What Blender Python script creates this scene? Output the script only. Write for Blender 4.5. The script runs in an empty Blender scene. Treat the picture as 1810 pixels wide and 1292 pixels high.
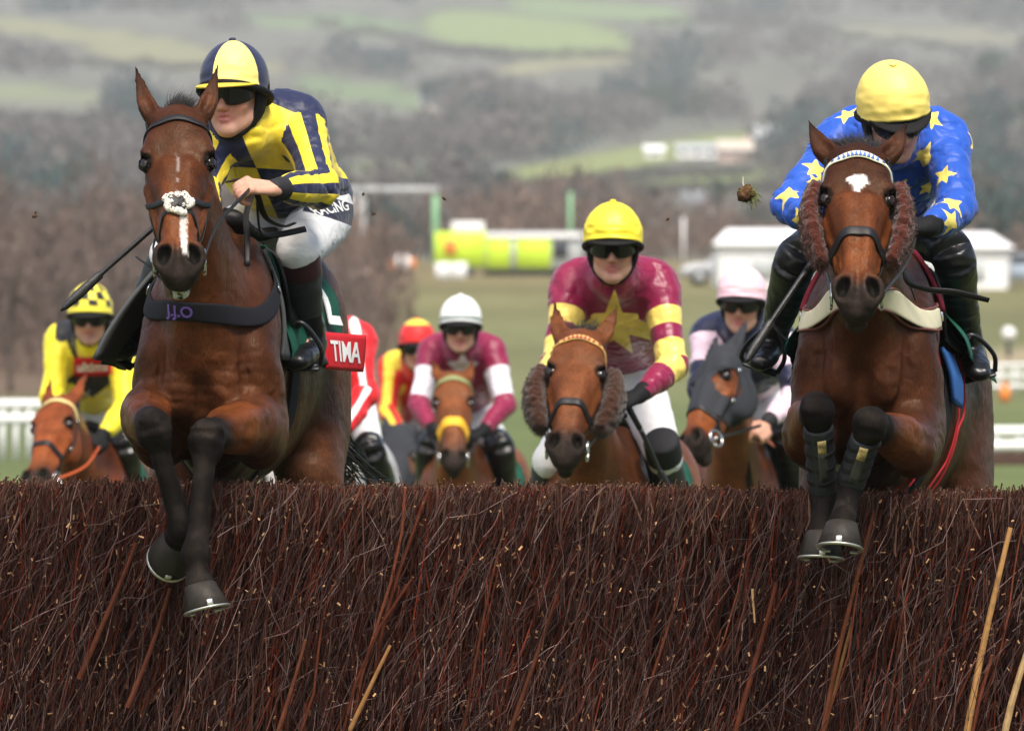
import bpy, math, random
import numpy as np
from mathutils import Vector, Matrix
from mathutils.bvhtree import BVHTree

random.seed(7)
RNG = np.random.default_rng(11)
SC = bpy.context.scene
COL = SC.collection

# ------------------------------------------------------------------ camera, sky, sun, exposure
F_PX, CX, CY, CZ = 12000.0, 905.0, 840.0, 1.42      # focal length and principal point in photo pixels, eye height


def P(px, py, Y):
    return np.array([(px - CX) * Y / F_PX, Y, CZ + (CY - py) * Y / F_PX])


cam = bpy.data.cameras.new('camera')
cam.sensor_width = 36.0
cam.lens = F_PX / 1810.0 * 36.0
cam.shift_y = (CY - 646.0) / 1810.0
cam.clip_start, cam.clip_end = 0.5, 20000.0
cam.dof.use_dof = True
cam.dof.focus_distance = 19.75
cam.dof.aperture_fstop = 7.0
cam_ob = bpy.data.objects.new('camera', cam)
cam_ob.location = (0, 0, CZ)
cam_ob.rotation_euler = (math.radians(90), 0, 0)
COL.objects.link(cam_ob)
SC.camera = cam_ob

SUN_EL, SUN_AZ = math.radians(58), math.radians(208)     # azimuth: from behind the camera, over the right shoulder
world = bpy.data.worlds.new('World')
SC.world = world
world.use_nodes = True
wn = world.node_tree
sky = wn.nodes.new('ShaderNodeTexSky')
sky.sky_type = 'NISHITA'
sky.sun_disc = False
sky.sun_elevation = SUN_EL
sky.sun_rotation = SUN_AZ
sky.dust_density = 4.0
sky.ozone_density = 0.6
bg = wn.nodes['Background']
bg.inputs['Strength'].default_value = 0.11
wn.links.new(sky.outputs[0], bg.inputs[0])

sl = bpy.data.lights.new('sun', 'SUN')
sl.energy = 2.6
sl.angle = math.radians(20)
sl.color = (1.0, 0.93, 0.82)
sun = bpy.data.objects.new('sun', sl)
sd = Vector((math.sin(SUN_AZ) * math.cos(SUN_EL) * -1, math.cos(SUN_AZ) * math.cos(SUN_EL), math.sin(SUN_EL)))
sun.rotation_euler = sd.to_track_quat('Z', 'Y').to_euler()
sun.location = (0, 0, 60)
COL.objects.link(sun)

SC.view_settings.view_transform = 'Standard'
SC.view_settings.look = 'None'
SC.view_settings.exposure = 0.98
SC.view_settings.gamma = 1.0
SC.render.engine = 'CYCLES'
SC.cycles.max_bounces = 6
SC.cycles.volume_bounces = 1
SC.cycles.use_denoising = True


# ------------------------------------------------------------------ small maths
def nrm(v):
    v = np.asarray(v, float)
    return v / max(np.linalg.norm(v), 1e-12)


def A(*v):
    return np.array(v, float)


def catmull(pts, n):
    pts = np.asarray(pts, float)
    if len(pts) < 3:
        t = np.linspace(0, 1, n + 1)[:, None]
        return pts[0] * (1 - t) + pts[-1] * t
    q = np.vstack([2 * pts[0] - pts[1], pts, 2 * pts[-1] - pts[-2]])
    out = []
    for i in range(1, len(q) - 2):
        p0, p1, p2, p3 = q[i - 1:i + 3]
        for j in range(n):
            t = j / n
            out.append(0.5 * ((2 * p1) + (-p0 + p2) * t + (2 * p0 - 5 * p1 + 4 * p2 - p3) * t * t + (-p0 + 3 * p1 - 3 * p2 + p3) * t ** 3))
    out.append(q[-2])
    return np.array(out)


def _hash(ix, iy, iz, seed):
    h = (ix * 374761393 + iy * 668265263 + iz * 2147483647 + seed * 974711) & 0xFFFFFFFF
    h = ((h ^ (h >> 13)) * 1274126177) & 0xFFFFFFFF
    h = h ^ (h >> 16)
    return (h & 0xFFFFFF) / float(0xFFFFFF)


def vnoise(p, seed=0):
    """value noise in 0..1 for an (N,3) array"""
    p = np.asarray(p, float)
    i = np.floor(p).astype(np.int64)
    f = p - i
    f = f * f * f * (f * (f * 6 - 15) + 10)
    r = np.zeros(len(p))
    for dx in (0, 1):
        wx = f[:, 0] if dx else 1 - f[:, 0]
        for dy in (0, 1):
            wy = f[:, 1] if dy else 1 - f[:, 1]
            for dz in (0, 1):
                wz = f[:, 2] if dz else 1 - f[:, 2]
                r += wx * wy * wz * _hash(i[:, 0] + dx, i[:, 1] + dy, i[:, 2] + dz, seed)
    return r


def fbm(p, seed=0, octv=3):
    s, a, r, t = 1.0, 1.0, 0, 0
    for o in range(octv):
        r = r + a * vnoise(np.asarray(p) * s + 17.3 * o, seed + o)
        t += a
        s *= 2.03
        a *= 0.5
    return r / t


def ridged(p, seed=0):
    return 1 - np.abs(2 * vnoise(p, seed) - 1)


def sstep(a, b, x):
    t = np.clip((x - a) / (b - a), 0, 1)
    return t * t * (3 - 2 * t)


# ------------------------------------------------------------------ signed distance shapes -> one continuous surface
class Ell:
    def __init__(s, c, r, B=None, k=0.03, col=(0, 0, 0), col2=None, neg=False):
        s.c, s.r, s.k, s.neg = np.asarray(c, np.float32), np.asarray(r, np.float32), k, neg
        s.B = np.eye(3, dtype=np.float32) if B is None else np.asarray(B, np.float32)   # rows = local axes
        s.col = np.asarray(col, float)
        m = float(max(s.r)) + k
        s.lo, s.hi = s.c - m, s.c + m

    def d(s, p):
        q = (p - s.c) @ s.B.T
        a = q / s.r
        k0 = np.sqrt((a * a).sum(-1))
        b = a / s.r
        k1 = np.sqrt((b * b).sum(-1))
        return k0 * (k0 - 1) / np.maximum(k1, 1e-6)

    def colour(s, p):
        return np.broadcast_to(s.col, (len(p), 3))


class Tube:
    """chain of rounded, tapered, elliptical segments; w = half width along side, h = half height"""
    def __init__(s, pts, w, h=None, side=(1, 0, 0), k=0.03, col=(0, 0, 0), col2=None, neg=False, n=3, cap=1.0, cols=None):
        pts = np.asarray(pts, float)
        w = np.broadcast_to(np.asarray(w, float), (len(pts),)) if np.ndim(w) == 0 else np.asarray(w, float)
        h = w if h is None else (np.broadcast_to(np.asarray(h, float), (len(pts),)) if np.ndim(h) == 0 else np.asarray(h, float))
        if cols is None:
            c1 = np.asarray(col, float)
            c2 = c1 if col2 is None else np.asarray(col2, float)
            t = np.linspace(0, 1, len(pts))[:, None]
            cols = c1 * (1 - t) + c2 * t
        full = np.hstack([pts, w[:, None], h[:, None], np.asarray(cols, float)])
        if len(pts) > 2:
            full = catmull(full, n)
        s.p = full[:, :3].astype(np.float32)
        s.w, s.h = np.maximum(full[:, 3], 1e-3), np.maximum(full[:, 4], 1e-3)
        s.cols = full[:, 5:8]
        s.side = np.asarray(side, float)
        s.k, s.neg, s.cap = k, neg, cap
        m = float(max(s.w.max(), s.h.max())) + k
        s.lo, s.hi = s.p.min(0) - m, s.p.max(0) + m
        s.fr = []
        for i in range(len(s.p) - 1):
            a, b = s.p[i].astype(float), s.p[i + 1].astype(float)
            L = np.linalg.norm(b - a)
            ax = (b - a) / max(L, 1e-9)
            sd_ = s.side - ax * (s.side @ ax)
            if np.linalg.norm(sd_) < 1e-4:
                sd_ = np.cross(ax, [0.3, 0.9, 0.2])
            sd_ = nrm(sd_)
            s.fr.append((a.astype(np.float32), ax.astype(np.float32), sd_.astype(np.float32), np.cross(ax, sd_).astype(np.float32), np.float32(max(L, 1e-6))))

    def seg(s, i, p):
        a, ax, sd_, up, L = s.fr[i]
        q = p - a
        u = q @ ax
        t = np.clip(u / L, 0, 1)
        w = (s.w[i] + (s.w[i + 1] - s.w[i]) * t).astype(np.float32)
        h = (s.h[i] + (s.h[i + 1] - s.h[i]) * t).astype(np.float32)
        e = u - t * L
        c = np.minimum(w, h) * s.cap
        x, y, z = (q @ sd_) / w, (q @ up) / h, e / c
        k0 = np.sqrt(x * x + y * y + z * z)
        x, y, z = x / w, y / h, z / c
        k1 = np.sqrt(x * x + y * y + z * z)
        return k0 * (k0 - 1) / np.maximum(k1, 1e-6), t

    def d(s, p):
        r = None
        for i in range(len(s.fr)):
            v, _ = s.seg(i, p)
            r = v if r is None else np.minimum(r, v)
        return r

    def colour(s, p):
        best = np.full(len(p), 1e9)
        out = np.zeros((len(p), 3))
        for i in range(len(s.fr)):
            v, t = s.seg(i, p)
            m = v < best
            best[m] = v[m]
            t = t[m][:, None]
            out[m] = s.cols[i] * (1 - t) + s.cols[i + 1] * t
        return out


def smin(a, b, k):
    if k <= 1e-6:
        return np.minimum(a, b)
    h = np.maximum(k - np.abs(a - b), 0) / k
    return np.minimum(a, b) - h * h * k * 0.25


class Sdf(list):
    def d(s, p):
        p = np.asarray(p, np.float32)
        r = np.full(len(p), 1e3, np.float32)
        for q in s:
            v = q.d(p)
            r = -smin(-r, v, q.k) if q.neg else smin(r, v, q.k)
        return r

    bvh = None

    def surface(s, V, Q):
        s.bvh = BVHTree.FromPolygons([tuple(v) for v in V.tolist()], Q.tolist())

    def grad(s, p, e=0.002):
        if s.bvh is not None:
            return np.array([s.bvh.find_nearest(tuple(q))[1][:] for q in p])
        g = np.zeros((len(p), 3))
        for i in range(3):
            o = np.zeros(3)
            o[i] = e
            g[:, i] = s.d(p + o) - s.d(p - o)
        return g / np.maximum(np.linalg.norm(g, axis=1, keepdims=True), 1e-9)

    def snap(s, p, lift=0.0, it=6):
        p = np.asarray(p, float).copy()
        if s.bvh is not None:
            out = []
            for q in p:
                l, n, _, _ = s.bvh.find_nearest(tuple(q))
                out.append(np.array(l) + np.array(n) * lift)
            return np.array(out)
        for _ in range(it):
            p -= (s.d(p) - lift)[:, None] * s.grad(p) * 0.9
        return p

    def colours(s, p, sig=0.008):
        p32 = np.asarray(p, np.float32)
        ds = np.array([q.d(p32) for q in s if not q.neg])
        m = ds.min(0)
        W = np.exp(-(ds - m) / sig)
        W[W < 0.01] = 0
        out = np.zeros((len(p), 3))
        i = 0
        for q in s:
            if q.neg:
                continue
            idx = np.nonzero(W[i])[0]
            if len(idx):
                out[idx] += W[i][idx, None] * q.colour(p32[idx])
            i += 1
        return out / W.sum(0)[:, None]

    def mesh(s, res):
        """sparse evaluation on 8^3 blocks, then surface nets; returns verts, quads"""
        pos = [q for q in s if not q.neg]
        lo = np.min([q.lo for q in pos], 0) - 3 * res
        hi = np.max([q.hi for q in pos], 0) + 3 * res
        nb = np.ceil((hi - lo) / (res * 8)).astype(int)
        bc = np.stack(np.meshgrid(*[np.arange(n) for n in nb], indexing='ij'), -1).reshape(-1, 3)
        ctr = (lo + (bc * 8 + 3.5) * res).astype(np.float32)
        R = res * 8 * 0.87
        D = np.array([q.d(ctr) for q in s])
        tot = np.full(len(ctr), 1e3, np.float32)
        for q, v in zip(s, D):
            tot = -smin(-tot, v, q.k) if q.neg else smin(tot, v, q.k)
        act = np.nonzero(np.abs(tot) < 1.6 * R + 0.01)[0]
        off = np.stack(np.meshgrid(*[np.arange(8)] * 3, indexing='ij'), -1).reshape(-1, 3)
        pts = (lo + (bc[act][:, None, :] * 8 + off[None]) * res).astype(np.float32)
        acc = np.full(pts.shape[:2], 1e3, np.float32)
        for q, v in zip(s, D):
            va = v[act]
            sel = np.nonzero(va < (1.6 * R + q.k if q.neg else tot[act] + 3.2 * R + q.k))[0]
            if not len(sel):
                continue
            w = q.d(pts[sel].reshape(-1, 3)).reshape(len(sel), 512)
            acc[sel] = -smin(-acc[sel], w, q.k) if q.neg else smin(acc[sel], w, q.k)
        G = np.empty((nb[0], nb[1], nb[2], 8, 8, 8), np.float32)
        G[:] = np.where(tot > 0, 1.0, -1.0).reshape(*nb, 1, 1, 1)
        G.reshape(-1, 512)[act] = acc
        G = G.transpose(0, 3, 1, 4, 2, 5).reshape(nb * 8)
        G[np.abs(G) < 1e-7] = 1e-7
        return surface_nets(G, lo, res)


def surface_nets(G, lo, res):
    S = G < 0
    n = np.array(G.shape)
    c = np.zeros(n - 1, np.int8)
    for dx in (0, 1):
        for dy in (0, 1):
            for dz in (0, 1):
                c += S[dx:n[0] - 1 + dx, dy:n[1] - 1 + dy, dz:n[2] - 1 + dz]
    cells = np.argwhere((c > 0) & (c < 8))
    idm = np.full(n - 1, -1, np.int32)
    idm[tuple(cells.T)] = np.arange(len(cells))
    acc = np.zeros((len(cells), 3))
    cnt = np.zeros(len(cells))
    corners = [(0, 0, 0), (1, 0, 0), (0, 1, 0), (1, 1, 0), (0, 0, 1), (1, 0, 1), (0, 1, 1), (1, 1, 1)]
    val = [G[cells[:, 0] + a, cells[:, 1] + b, cells[:, 2] + c_] for a, b, c_ in corners]
    for i in range(8):
        for ax in range(3):
            j = i | (1 << ax)
            if j == i:
                continue
            a, b = val[i], val[j]
            m = (a < 0) != (b < 0)
            t = a[m] / (a[m] - b[m])
            p = np.broadcast_to(np.array(corners[i], float), (m.sum(), 3)).copy()
            p[:, ax] += t
            acc[m] += p
            cnt[m] += 1
    V = lo + (cells + acc / cnt[:, None]) * res
    quads = []
    for ax in range(3):
        u, v = (ax + 1) % 3, (ax + 2) % 3
        sl0 = [slice(None)] * 3
        sl1 = [slice(None)] * 3
        sl0[ax] = slice(0, n[ax] - 1)
        sl1[ax] = slice(1, n[ax])
        e = np.argwhere(S[tuple(sl0)] != S[tuple(sl1)])
        e = e[(e[:, u] > 0) & (e[:, v] > 0) & (e[:, u] < n[u] - 1) & (e[:, v] < n[v] - 1)]
        if not len(e):
            continue
        flip = S[tuple(e.T)]
        def cid(du, dv):
            q = e.copy()
            q[:, u] -= du
            q[:, v] -= dv
            return idm[tuple(q.T)]
        f = np.stack([cid(1, 1), cid(0, 1), cid(0, 0), cid(1, 0)], 1)
        f[~flip] = f[~flip][:, ::-1]
        quads.append(f)
    return V, np.vstack(quads)


# ------------------------------------------------------------------ objects
def empty(name, loc, label=None, cat=None, group=None):
    o = bpy.data.objects.new(name, None)
    o.empty_display_size = 0.1
    o.location = tuple(float(x) for x in loc)
    COL.objects.link(o)
    tag(o, label, cat, group)
    return o


def tag(o, label=None, cat=None, group=None, kind=None):
    if label:
        o['label'] = label
    if cat:
        o['category'] = cat
    if group:
        o['group'] = group
    if kind:
        o['kind'] = kind
    return o


def base_of(o):
    b = np.zeros(3)
    while o is not None:
        b = b + np.array(o.location)
        o = o.parent
    return b


def mkmesh(name, V, Fc, mat, parent=None, cols=None, attrs=None, smooth=True, loc=None):
    """V world positions; Fc = (N,k) array or list of faces"""
    V = np.asarray(V, float)
    b = base_of(parent) if parent is not None else np.zeros(3)
    l = np.asarray(loc, float) if loc is not None else b
    me = bpy.data.meshes.new(name)
    if isinstance(Fc, np.ndarray):
        k = Fc.shape[1]
        starts = np.arange(len(Fc)) * k
        idx = Fc.reshape(-1)
        nf = len(Fc)
    else:
        lens = np.array([len(f) for f in Fc])
        starts = np.concatenate([[0], np.cumsum(lens)[:-1]])
        idx = np.array([i for f in Fc for i in f])
        nf = len(Fc)
    me.vertices.add(len(V))
    me.vertices.foreach_set('co', (V - l).astype(np.float32).ravel())
    me.loops.add(len(idx))
    me.loops.foreach_set('vertex_index', idx.astype(np.int32))
    me.polygons.add(nf)
    me.polygons.foreach_set('loop_start', starts.astype(np.int32))
    me.polygons.foreach_set('use_smooth', np.full(nf, smooth))
    me.update(calc_edges=True)
    me.validate()
    if cols is not None:
        at = me.color_attributes.new('Col', 'FLOAT_COLOR', 'POINT')
        c4 = np.ones((len(V), 4), np.float32)
        c4[:, :3] = cols
        at.data.foreach_set('color', c4.ravel())
    for kx, v in (attrs or {}).items():
        at = me.attributes.new(kx, 'FLOAT', 'POINT')
        at.data.foreach_set('value', np.asarray(v, np.float32))
    if mat is not None:
        for m in (mat if isinstance(mat, (list, tuple)) else [mat]):
            me.materials.append(m)
    o = bpy.data.objects.new(name, me)
    COL.objects.link(o)
    if parent is not None:
        o.parent = parent
        o.location = tuple(l - b)
    else:
        o.location = tuple(l)
    return o


class MB:
    """collects simple shapes into one mesh"""
    def __init__(s):
        s.v, s.f, s.n, s.c = [], [], 0, []

    def add(s, V, Fc, col=None):
        V = np.asarray(V, float)
        s.v.append(V)
        s.f += [tuple(int(i) + s.n for i in f) for f in Fc]
        s.n += len(V)
        s.c.append(np.broadcast_to(np.asarray(col if col is not None else (0.5, 0.5, 0.5), float), (len(V), 3)))
        return s

    def rings(s, rings, cap=True, closed_loop=False, col=None):
        n = len(rings[0])
        V = np.vstack(rings)
        Fc = []
        m = len(rings)
        for i in range(m if closed_loop else m - 1):
            j = (i + 1) % m
            for a in range(n):
                b = (a + 1) % n
                Fc.append((i * n + a, i * n + b, j * n + b, j * n + a))
        if cap and not closed_loop:
            Fc.append(tuple(range(n))[::-1])
            Fc.append(tuple((m - 1) * n + a for a in range(n)))
        return s.add(V, Fc, col)

    def tube(s, pts, r, n=8, sub=1, col=None, flat=1.0, up=(0, 0, 1), cap=True):
        pts = np.asarray(pts, float)
        r = np.broadcast_to(np.asarray(r, float), (len(pts),))
        full = np.hstack([pts, r[:, None]])
        if sub > 1:
            full = catmull(full, sub)
        p, r = full[:, :3], full[:, 3]
        T = np.gradient(p, axis=0)
        rings = []
        prev = None
        for i in range(len(p)):
            t = nrm(T[i])
            a = np.cross(t, up) if prev is None else prev - t * (prev @ t)
            if np.linalg.norm(a) < 1e-5:
                a = np.cross(t, [0.9, 0.1, 0.3])
            a = nrm(a)
            prev = a
            b = np.cross(t, a)
            th = np.linspace(0, 2 * math.pi, n, endpoint=False)
            rings.append(p[i] + r[i] * (np.cos(th)[:, None] * a + flat * np.sin(th)[:, None] * b))
        return s.rings(rings, cap, col=col)

    def box(s, c, size, B=None, col=None, bevel=0.0):
        c = np.asarray(c, float)
        B = np.eye(3) if B is None else np.asarray(B, float)
        h = np.asarray(size, float) / 2
        if bevel <= 0:
            V = [c + (np.array([x, y, z]) * h) @ B for x in (-1, 1) for y in (-1, 1) for z in (-1, 1)]
            return s.add(V, [(0, 1, 3, 2), (4, 6, 7, 5), (0, 4, 5, 1), (2, 3, 7, 6), (0, 2, 6, 4), (1, 5, 7, 3)], col)
        b = min(bevel, min(h) * 0.9)
        rings = []
        for z, k in ((-h[2], b), (-h[2] + b, 0), (h[2] - b, 0), (h[2], b)):
            x, y = h[0] - k, h[1] - k
            q = [(x, y - b), (x - b, y), (-x + b, y), (-x, y - b), (-x, -y + b), (-x + b, -y), (x - b, -y), (x, -y + b)]
            rings.append(np.array([c + np.array([a_, b_, z]) @ B for a_, b_ in q]))
        return s.rings(rings, True, col=col)

    def build(s, name, mat, parent=None, smooth=True, loc=None, usecol=False):
        return mkmesh(name, np.vstack(s.v), s.f, mat, parent, cols=np.vstack(s.c) if usecol else None, smooth=smooth, loc=loc)


def strap(sdf, pts, width, thick=0.004, lift=0.003, n=8, closed=False, normals=None, even=2):
    """leather strap lying on a shape's surface along the given path"""
    pts = np.asarray(pts, float)
    if closed:
        q = np.vstack([pts[-2:], pts, pts[:2]])
        c = catmull(q, n)[2 * n:-2 * n]
        c = c[:len(pts) * n]
    else:
        c = catmull(pts, n)
    if sdf is not None:
        p = sdf.snap(c, lift)
        N = sdf.grad(p, 0.006)
    else:
        p, N = c, np.asarray(normals, float) if normals is not None else np.tile([0, -1.0, 0], (len(c), 1))
        if len(N) != len(p):
            N = catmull(N, n)
    for _ in range(even):
        q = p.copy()
        N[1:-1] = (N[:-2] + 2 * N[1:-1] + N[2:]) / 4
        if closed:
            p = (np.roll(q, 1, 0) + 2 * q + np.roll(q, -1, 0)) / 4
        else:
            p[1:-1] = (q[:-2] + 2 * q[1:-1] + q[2:]) / 4
    w = np.broadcast_to(np.asarray(width, float), (len(p),)) if np.ndim(width) == 0 else np.interp(np.linspace(0, 1, len(p)), np.linspace(0, 1, len(width)), width)
    T = (np.roll(p, -1, 0) - np.roll(p, 1, 0)) if closed else np.gradient(p, axis=0)
    rings = []
    th = np.linspace(0, 2 * math.pi, 12, endpoint=False)
    ce, se = np.cos(th), np.sin(th)
    ce, se = np.sign(ce) * np.abs(ce) ** 0.45, np.sign(se) * np.abs(se) ** 0.6
    for i in range(len(p)):
        t = nrm(T[i])
        nn = nrm(N[i] - t * (N[i] @ t))
        b = np.cross(t, nn)
        rings.append(p[i] + b * (ce * w[i] / 2)[:, None] + nn * (se * thick / 2)[:, None])
    return rings, p, N


def add_strap(mb, sdf, pts, width, thick=0.004, lift=0.003, n=8, closed=False, normals=None, col=None, even=2):
    r, p, N = strap(sdf, pts, width, thick, lift, n, closed, normals, even)
    mb.rings(r, True, closed, col=col)
    return p, N


def sheet(grid, thick, name, mat, parent, cols=None):
    """thick cloth from a (m,n,3) grid of points"""
    G = np.asarray(grid, float)
    m, n = G.shape[:2]
    du, dv = np.gradient(G, axis=0), np.gradient(G, axis=1)
    N = np.cross(du, dv)
    N /= np.maximum(np.linalg.norm(N, axis=2, keepdims=True), 1e-9)
    top, bot = G + N * thick / 2, G - N * thick / 2
    V = np.vstack([top.reshape(-1, 3), bot.reshape(-1, 3)])
    K = m * n
    Fc = []
    for i in range(m - 1):
        for j in range(n - 1):
            a, b, c, d = i * n + j, i * n + j + 1, (i + 1) * n + j + 1, (i + 1) * n + j
            Fc.append((a, d, c, b))
            Fc.append((a + K, b + K, c + K, d + K))
    bd = [(0, j) for j in range(n)] + [(i, n - 1) for i in range(1, m)] + [(m - 1, j) for j in range(n - 2, -1, -1)] + [(i, 0) for i in range(m - 2, 0, -1)]
    ids = [i * n + j for i, j in bd]
    for a, b in zip(ids, ids[1:] + ids[:1]):
        Fc.append((a, b, b + K, a + K))
    return mkmesh(name, V, Fc, mat, parent, cols=cols)


def text_mesh(s, size):
    """flat lettering as mesh points (x right, y up) centred, and faces"""
    cu = bpy.data.curves.new('lettering', 'FONT')
    cu.body = s
    cu.size = size
    cu.align_x = 'CENTER'
    cu.align_y = 'CENTER'
    cu.resolution_u = 3
    cu.offset = size * 0.018
    o = bpy.data.objects.new('lettering', cu)
    COL.objects.link(o)
    dg = bpy.context.evaluated_depsgraph_get()
    dg.update()
    me = bpy.data.meshes.new_from_object(o.evaluated_get(dg))
    V = np.array([v.co[:] for v in me.vertices])
    Fc = [tuple(p.vertices) for p in me.polygons]
    bpy.data.objects.remove(o)
    bpy.data.curves.remove(cu)
    bpy.data.meshes.remove(me)
    return V, Fc


def vnormals(V, Q):
    n = np.cross(V[Q[:, 2]] - V[Q[:, 0]], V[Q[:, 3]] - V[Q[:, 1]])
    N = np.zeros_like(V)
    for i in range(4):
        np.add.at(N, Q[:, i], n)
    return N / np.maximum(np.linalg.norm(N, axis=1, keepdims=True), 1e-12)


def smooth_verts(V, Q, it=1, f=0.5):
    E = np.vstack([Q[:, [0, 1]], Q[:, [1, 2]], Q[:, [2, 3]], Q[:, [3, 0]]])
    for _ in range(it):
        S = np.zeros_like(V)
        c = np.zeros(len(V))
        for a, b in ((0, 1), (1, 0)):
            np.add.at(S, E[:, a], V[E[:, b]])
            np.add.at(c, E[:, a], 1)
        V = V * (1 - f) + f * S / np.maximum(c, 1)[:, None]
    return V


# ------------------------------------------------------------------ materials
def new_mat(name):
    m = bpy.data.materials.new(name)
    m.use_nodes = True
    nt = m.node_tree
    return m, nt, nt.nodes['Principled BSDF']


def nd(nt, t, **kw):
    n = nt.nodes.new(t)
    for k, v in kw.items():
        if hasattr(n, k) and k not in ('Scale',):
            setattr(n, k, v)
        else:
            n.inputs[k].default_value = v
    return n


def mixc(nt, a, b, fac, mode='MIX'):
    n = nt.nodes.new('ShaderNodeMix')
    n.data_type = 'RGBA'
    n.blend_type = mode
    for sock, v in ((n.inputs['Factor'], fac), (n.inputs['A'], a), (n.inputs['B'], b)):
        if hasattr(v, 'links') or hasattr(v, 'is_linked'):
            nt.links.new(v, sock)
        elif isinstance(v, (int, float)):
            sock.default_value = v
        else:
            sock.default_value = (*v, 1) if len(v) == 3 else v
    return n.outputs['Result']


def add_bump(nt, bs, height, strength, dist=0.01, normal=None):
    b = nt.nodes.new('ShaderNodeBump')
    b.inputs['Strength'].default_value = strength
    b.inputs['Distance'].default_value = dist
    nt.links.new(height, b.inputs['Height'])
    if normal is not None:
        nt.links.new(normal, b.inputs['Normal'])
    nt.links.new(b.outputs[0], bs.inputs['Normal'])
    return b.outputs[0]


def tex(nt, kind='NOISE', scale=5.0, detail=4.0, rough=0.55, dist=0.0, coords='Object', stretch=None):
    tc = nt.nodes.new('ShaderNodeTexCoord')
    src = tc.outputs[coords]
    if stretch is not None:
        mp = nt.nodes.new('ShaderNodeMapping')
        mp.inputs['Scale'].default_value = stretch
        nt.links.new(src, mp.inputs['Vector'])
        src = mp.outputs[0]
    if kind == 'NOISE':
        t = nt.nodes.new('ShaderNodeTexNoise')
        t.inputs['Detail'].default_value = detail
        t.inputs['Roughness'].default_value = rough
        t.inputs['Distortion'].default_value = dist
        out = t.outputs['Fac']
    else:
        t = nt.nodes.new('ShaderNodeTexVoronoi')
        out = t.outputs['Distance']
    t.inputs['Scale'].default_value = scale
    nt.links.new(src, t.inputs['Vector'])
    return out


def ramp(nt, fac, stops, const=False):
    r = nt.nodes.new('ShaderNodeValToRGB')
    if const:
        r.color_ramp.interpolation = 'CONSTANT'
    e = r.color_ramp.elements
    while len(e) > len(stops):
        e.remove(e[-1])
    while len(e) < len(stops):
        e.new(0.5)
    for x, (p, c) in zip(e, stops):
        x.position = p
        x.color = (*c, 1)
    nt.links.new(fac, r.inputs[0])
    return r.outputs[0]


def simple(name, col, rough=0.5, spec=0.5, metal=0.0, bump=0.0, bscale=200, var=0.0, vscale=6, sheen=0.0, stretch=None, bdist=0.003, coat=0.0):
    m, nt, bs = new_mat(name)
    bs.inputs['Roughness'].default_value = rough
    bs.inputs['Specular IOR Level'].default_value = spec
    bs.inputs['Metallic'].default_value = metal
    bs.inputs['Sheen Weight'].default_value = sheen
    bs.inputs['Coat Weight'].default_value = coat
    if var > 0:
        t = tex(nt, scale=vscale, detail=5)
        c = np.asarray(col)
        nt.links.new(ramp(nt, t, [(0.3, tuple(c * (1 - var))), (0.7, tuple(np.minimum(c * (1 + var), 1)))]), bs.inputs['Base Color'])
    else:
        bs.inputs['Base Color'].default_value = (*col, 1)
    if bump > 0:
        add_bump(nt, bs, tex(nt, scale=bscale, detail=3, stretch=stretch), bump, bdist)
    return m


def vcol_mat(name, rough=0.5, spec=0.5, noise=0.25, nscale=9, bump=0.2, bscale=260, sheen=0.0, stretch=None, bdist=0.002, coat=0.0, big=0.0, sss=0.0, rvar=0.0):
    """base colour from the mesh's own colour attribute, broken up by noise"""
    m, nt, bs = new_mat(name)
    at = nt.nodes.new('ShaderNodeAttribute')
    at.attribute_name = 'Col'
    t = tex(nt, scale=nscale, detail=6, rough=0.6)
    g = ramp(nt, t, [(0.28, (1 - noise,) * 3), (0.72, (1 + noise,) * 3)])
    c = mixc(nt, at.outputs['Color'], g, 1.0, 'MULTIPLY')
    nt.links.new(c, bs.inputs['Base Color'])
    bs.inputs['Roughness'].default_value = rough
    bs.inputs['Specular IOR Level'].default_value = spec
    bs.inputs['Sheen Weight'].default_value = sheen
    bs.inputs['Coat Weight'].default_value = coat
    bs.inputs['Coat Roughness'].default_value = 0.35
    if rvar > 0:
        bs.inputs['Specular Tint'].default_value = (1.0, .78, .60, 1)
        rr_ = ramp(nt, tex(nt, scale=38, detail=6, rough=.7), [(.3, (rough - rvar,) * 3), (.7, (rough + rvar,) * 3)])
        sr = nt.nodes.new('ShaderNodeSeparateColor')
        nt.links.new(at.outputs['Color'], sr.inputs[0])
        mr = nt.nodes.new('ShaderNodeMapRange')
        mr.inputs['From Min'].default_value, mr.inputs['From Max'].default_value = .012, .05
        mr.inputs['To Min'].default_value, mr.inputs['To Max'].default_value = .30, 0.0
        nt.links.new(sr.outputs[0], mr.inputs['Value'])
        ad = nt.nodes.new('ShaderNodeMath')
        ad.operation = 'ADD'
        nt.links.new(rr_, ad.inputs[0])
        nt.links.new(mr.outputs[0], ad.inputs[1])
        nt.links.new(ad.outputs[0], bs.inputs['Roughness'])
        sp_ = ramp(nt, tex(nt, scale=190, detail=4, rough=.7, stretch=(1, 1, .35)), [(.33, (.66,) * 3), (.67, (1.34,) * 3)])
        c = mixc(nt, c, sp_, 1.0, 'MULTIPLY')
        nt.links.new(c, bs.inputs['Base Color'])
    if sss:
        bs.inputs['Subsurface Weight'].default_value = sss
        bs.inputs['Subsurface Scale'].default_value = 0.006
        bs.inputs['Subsurface Radius'].default_value = (1, 0.35, 0.2)
    nrmo = None
    if big > 0:
        nrmo = add_bump(nt, bs, tex(nt, scale=22, detail=3, dist=0.6), big, 0.01)
    if bump > 0:
        add_bump(nt, bs, tex(nt, scale=bscale, detail=2, stretch=stretch), bump, bdist, nrmo)
    return m


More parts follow.
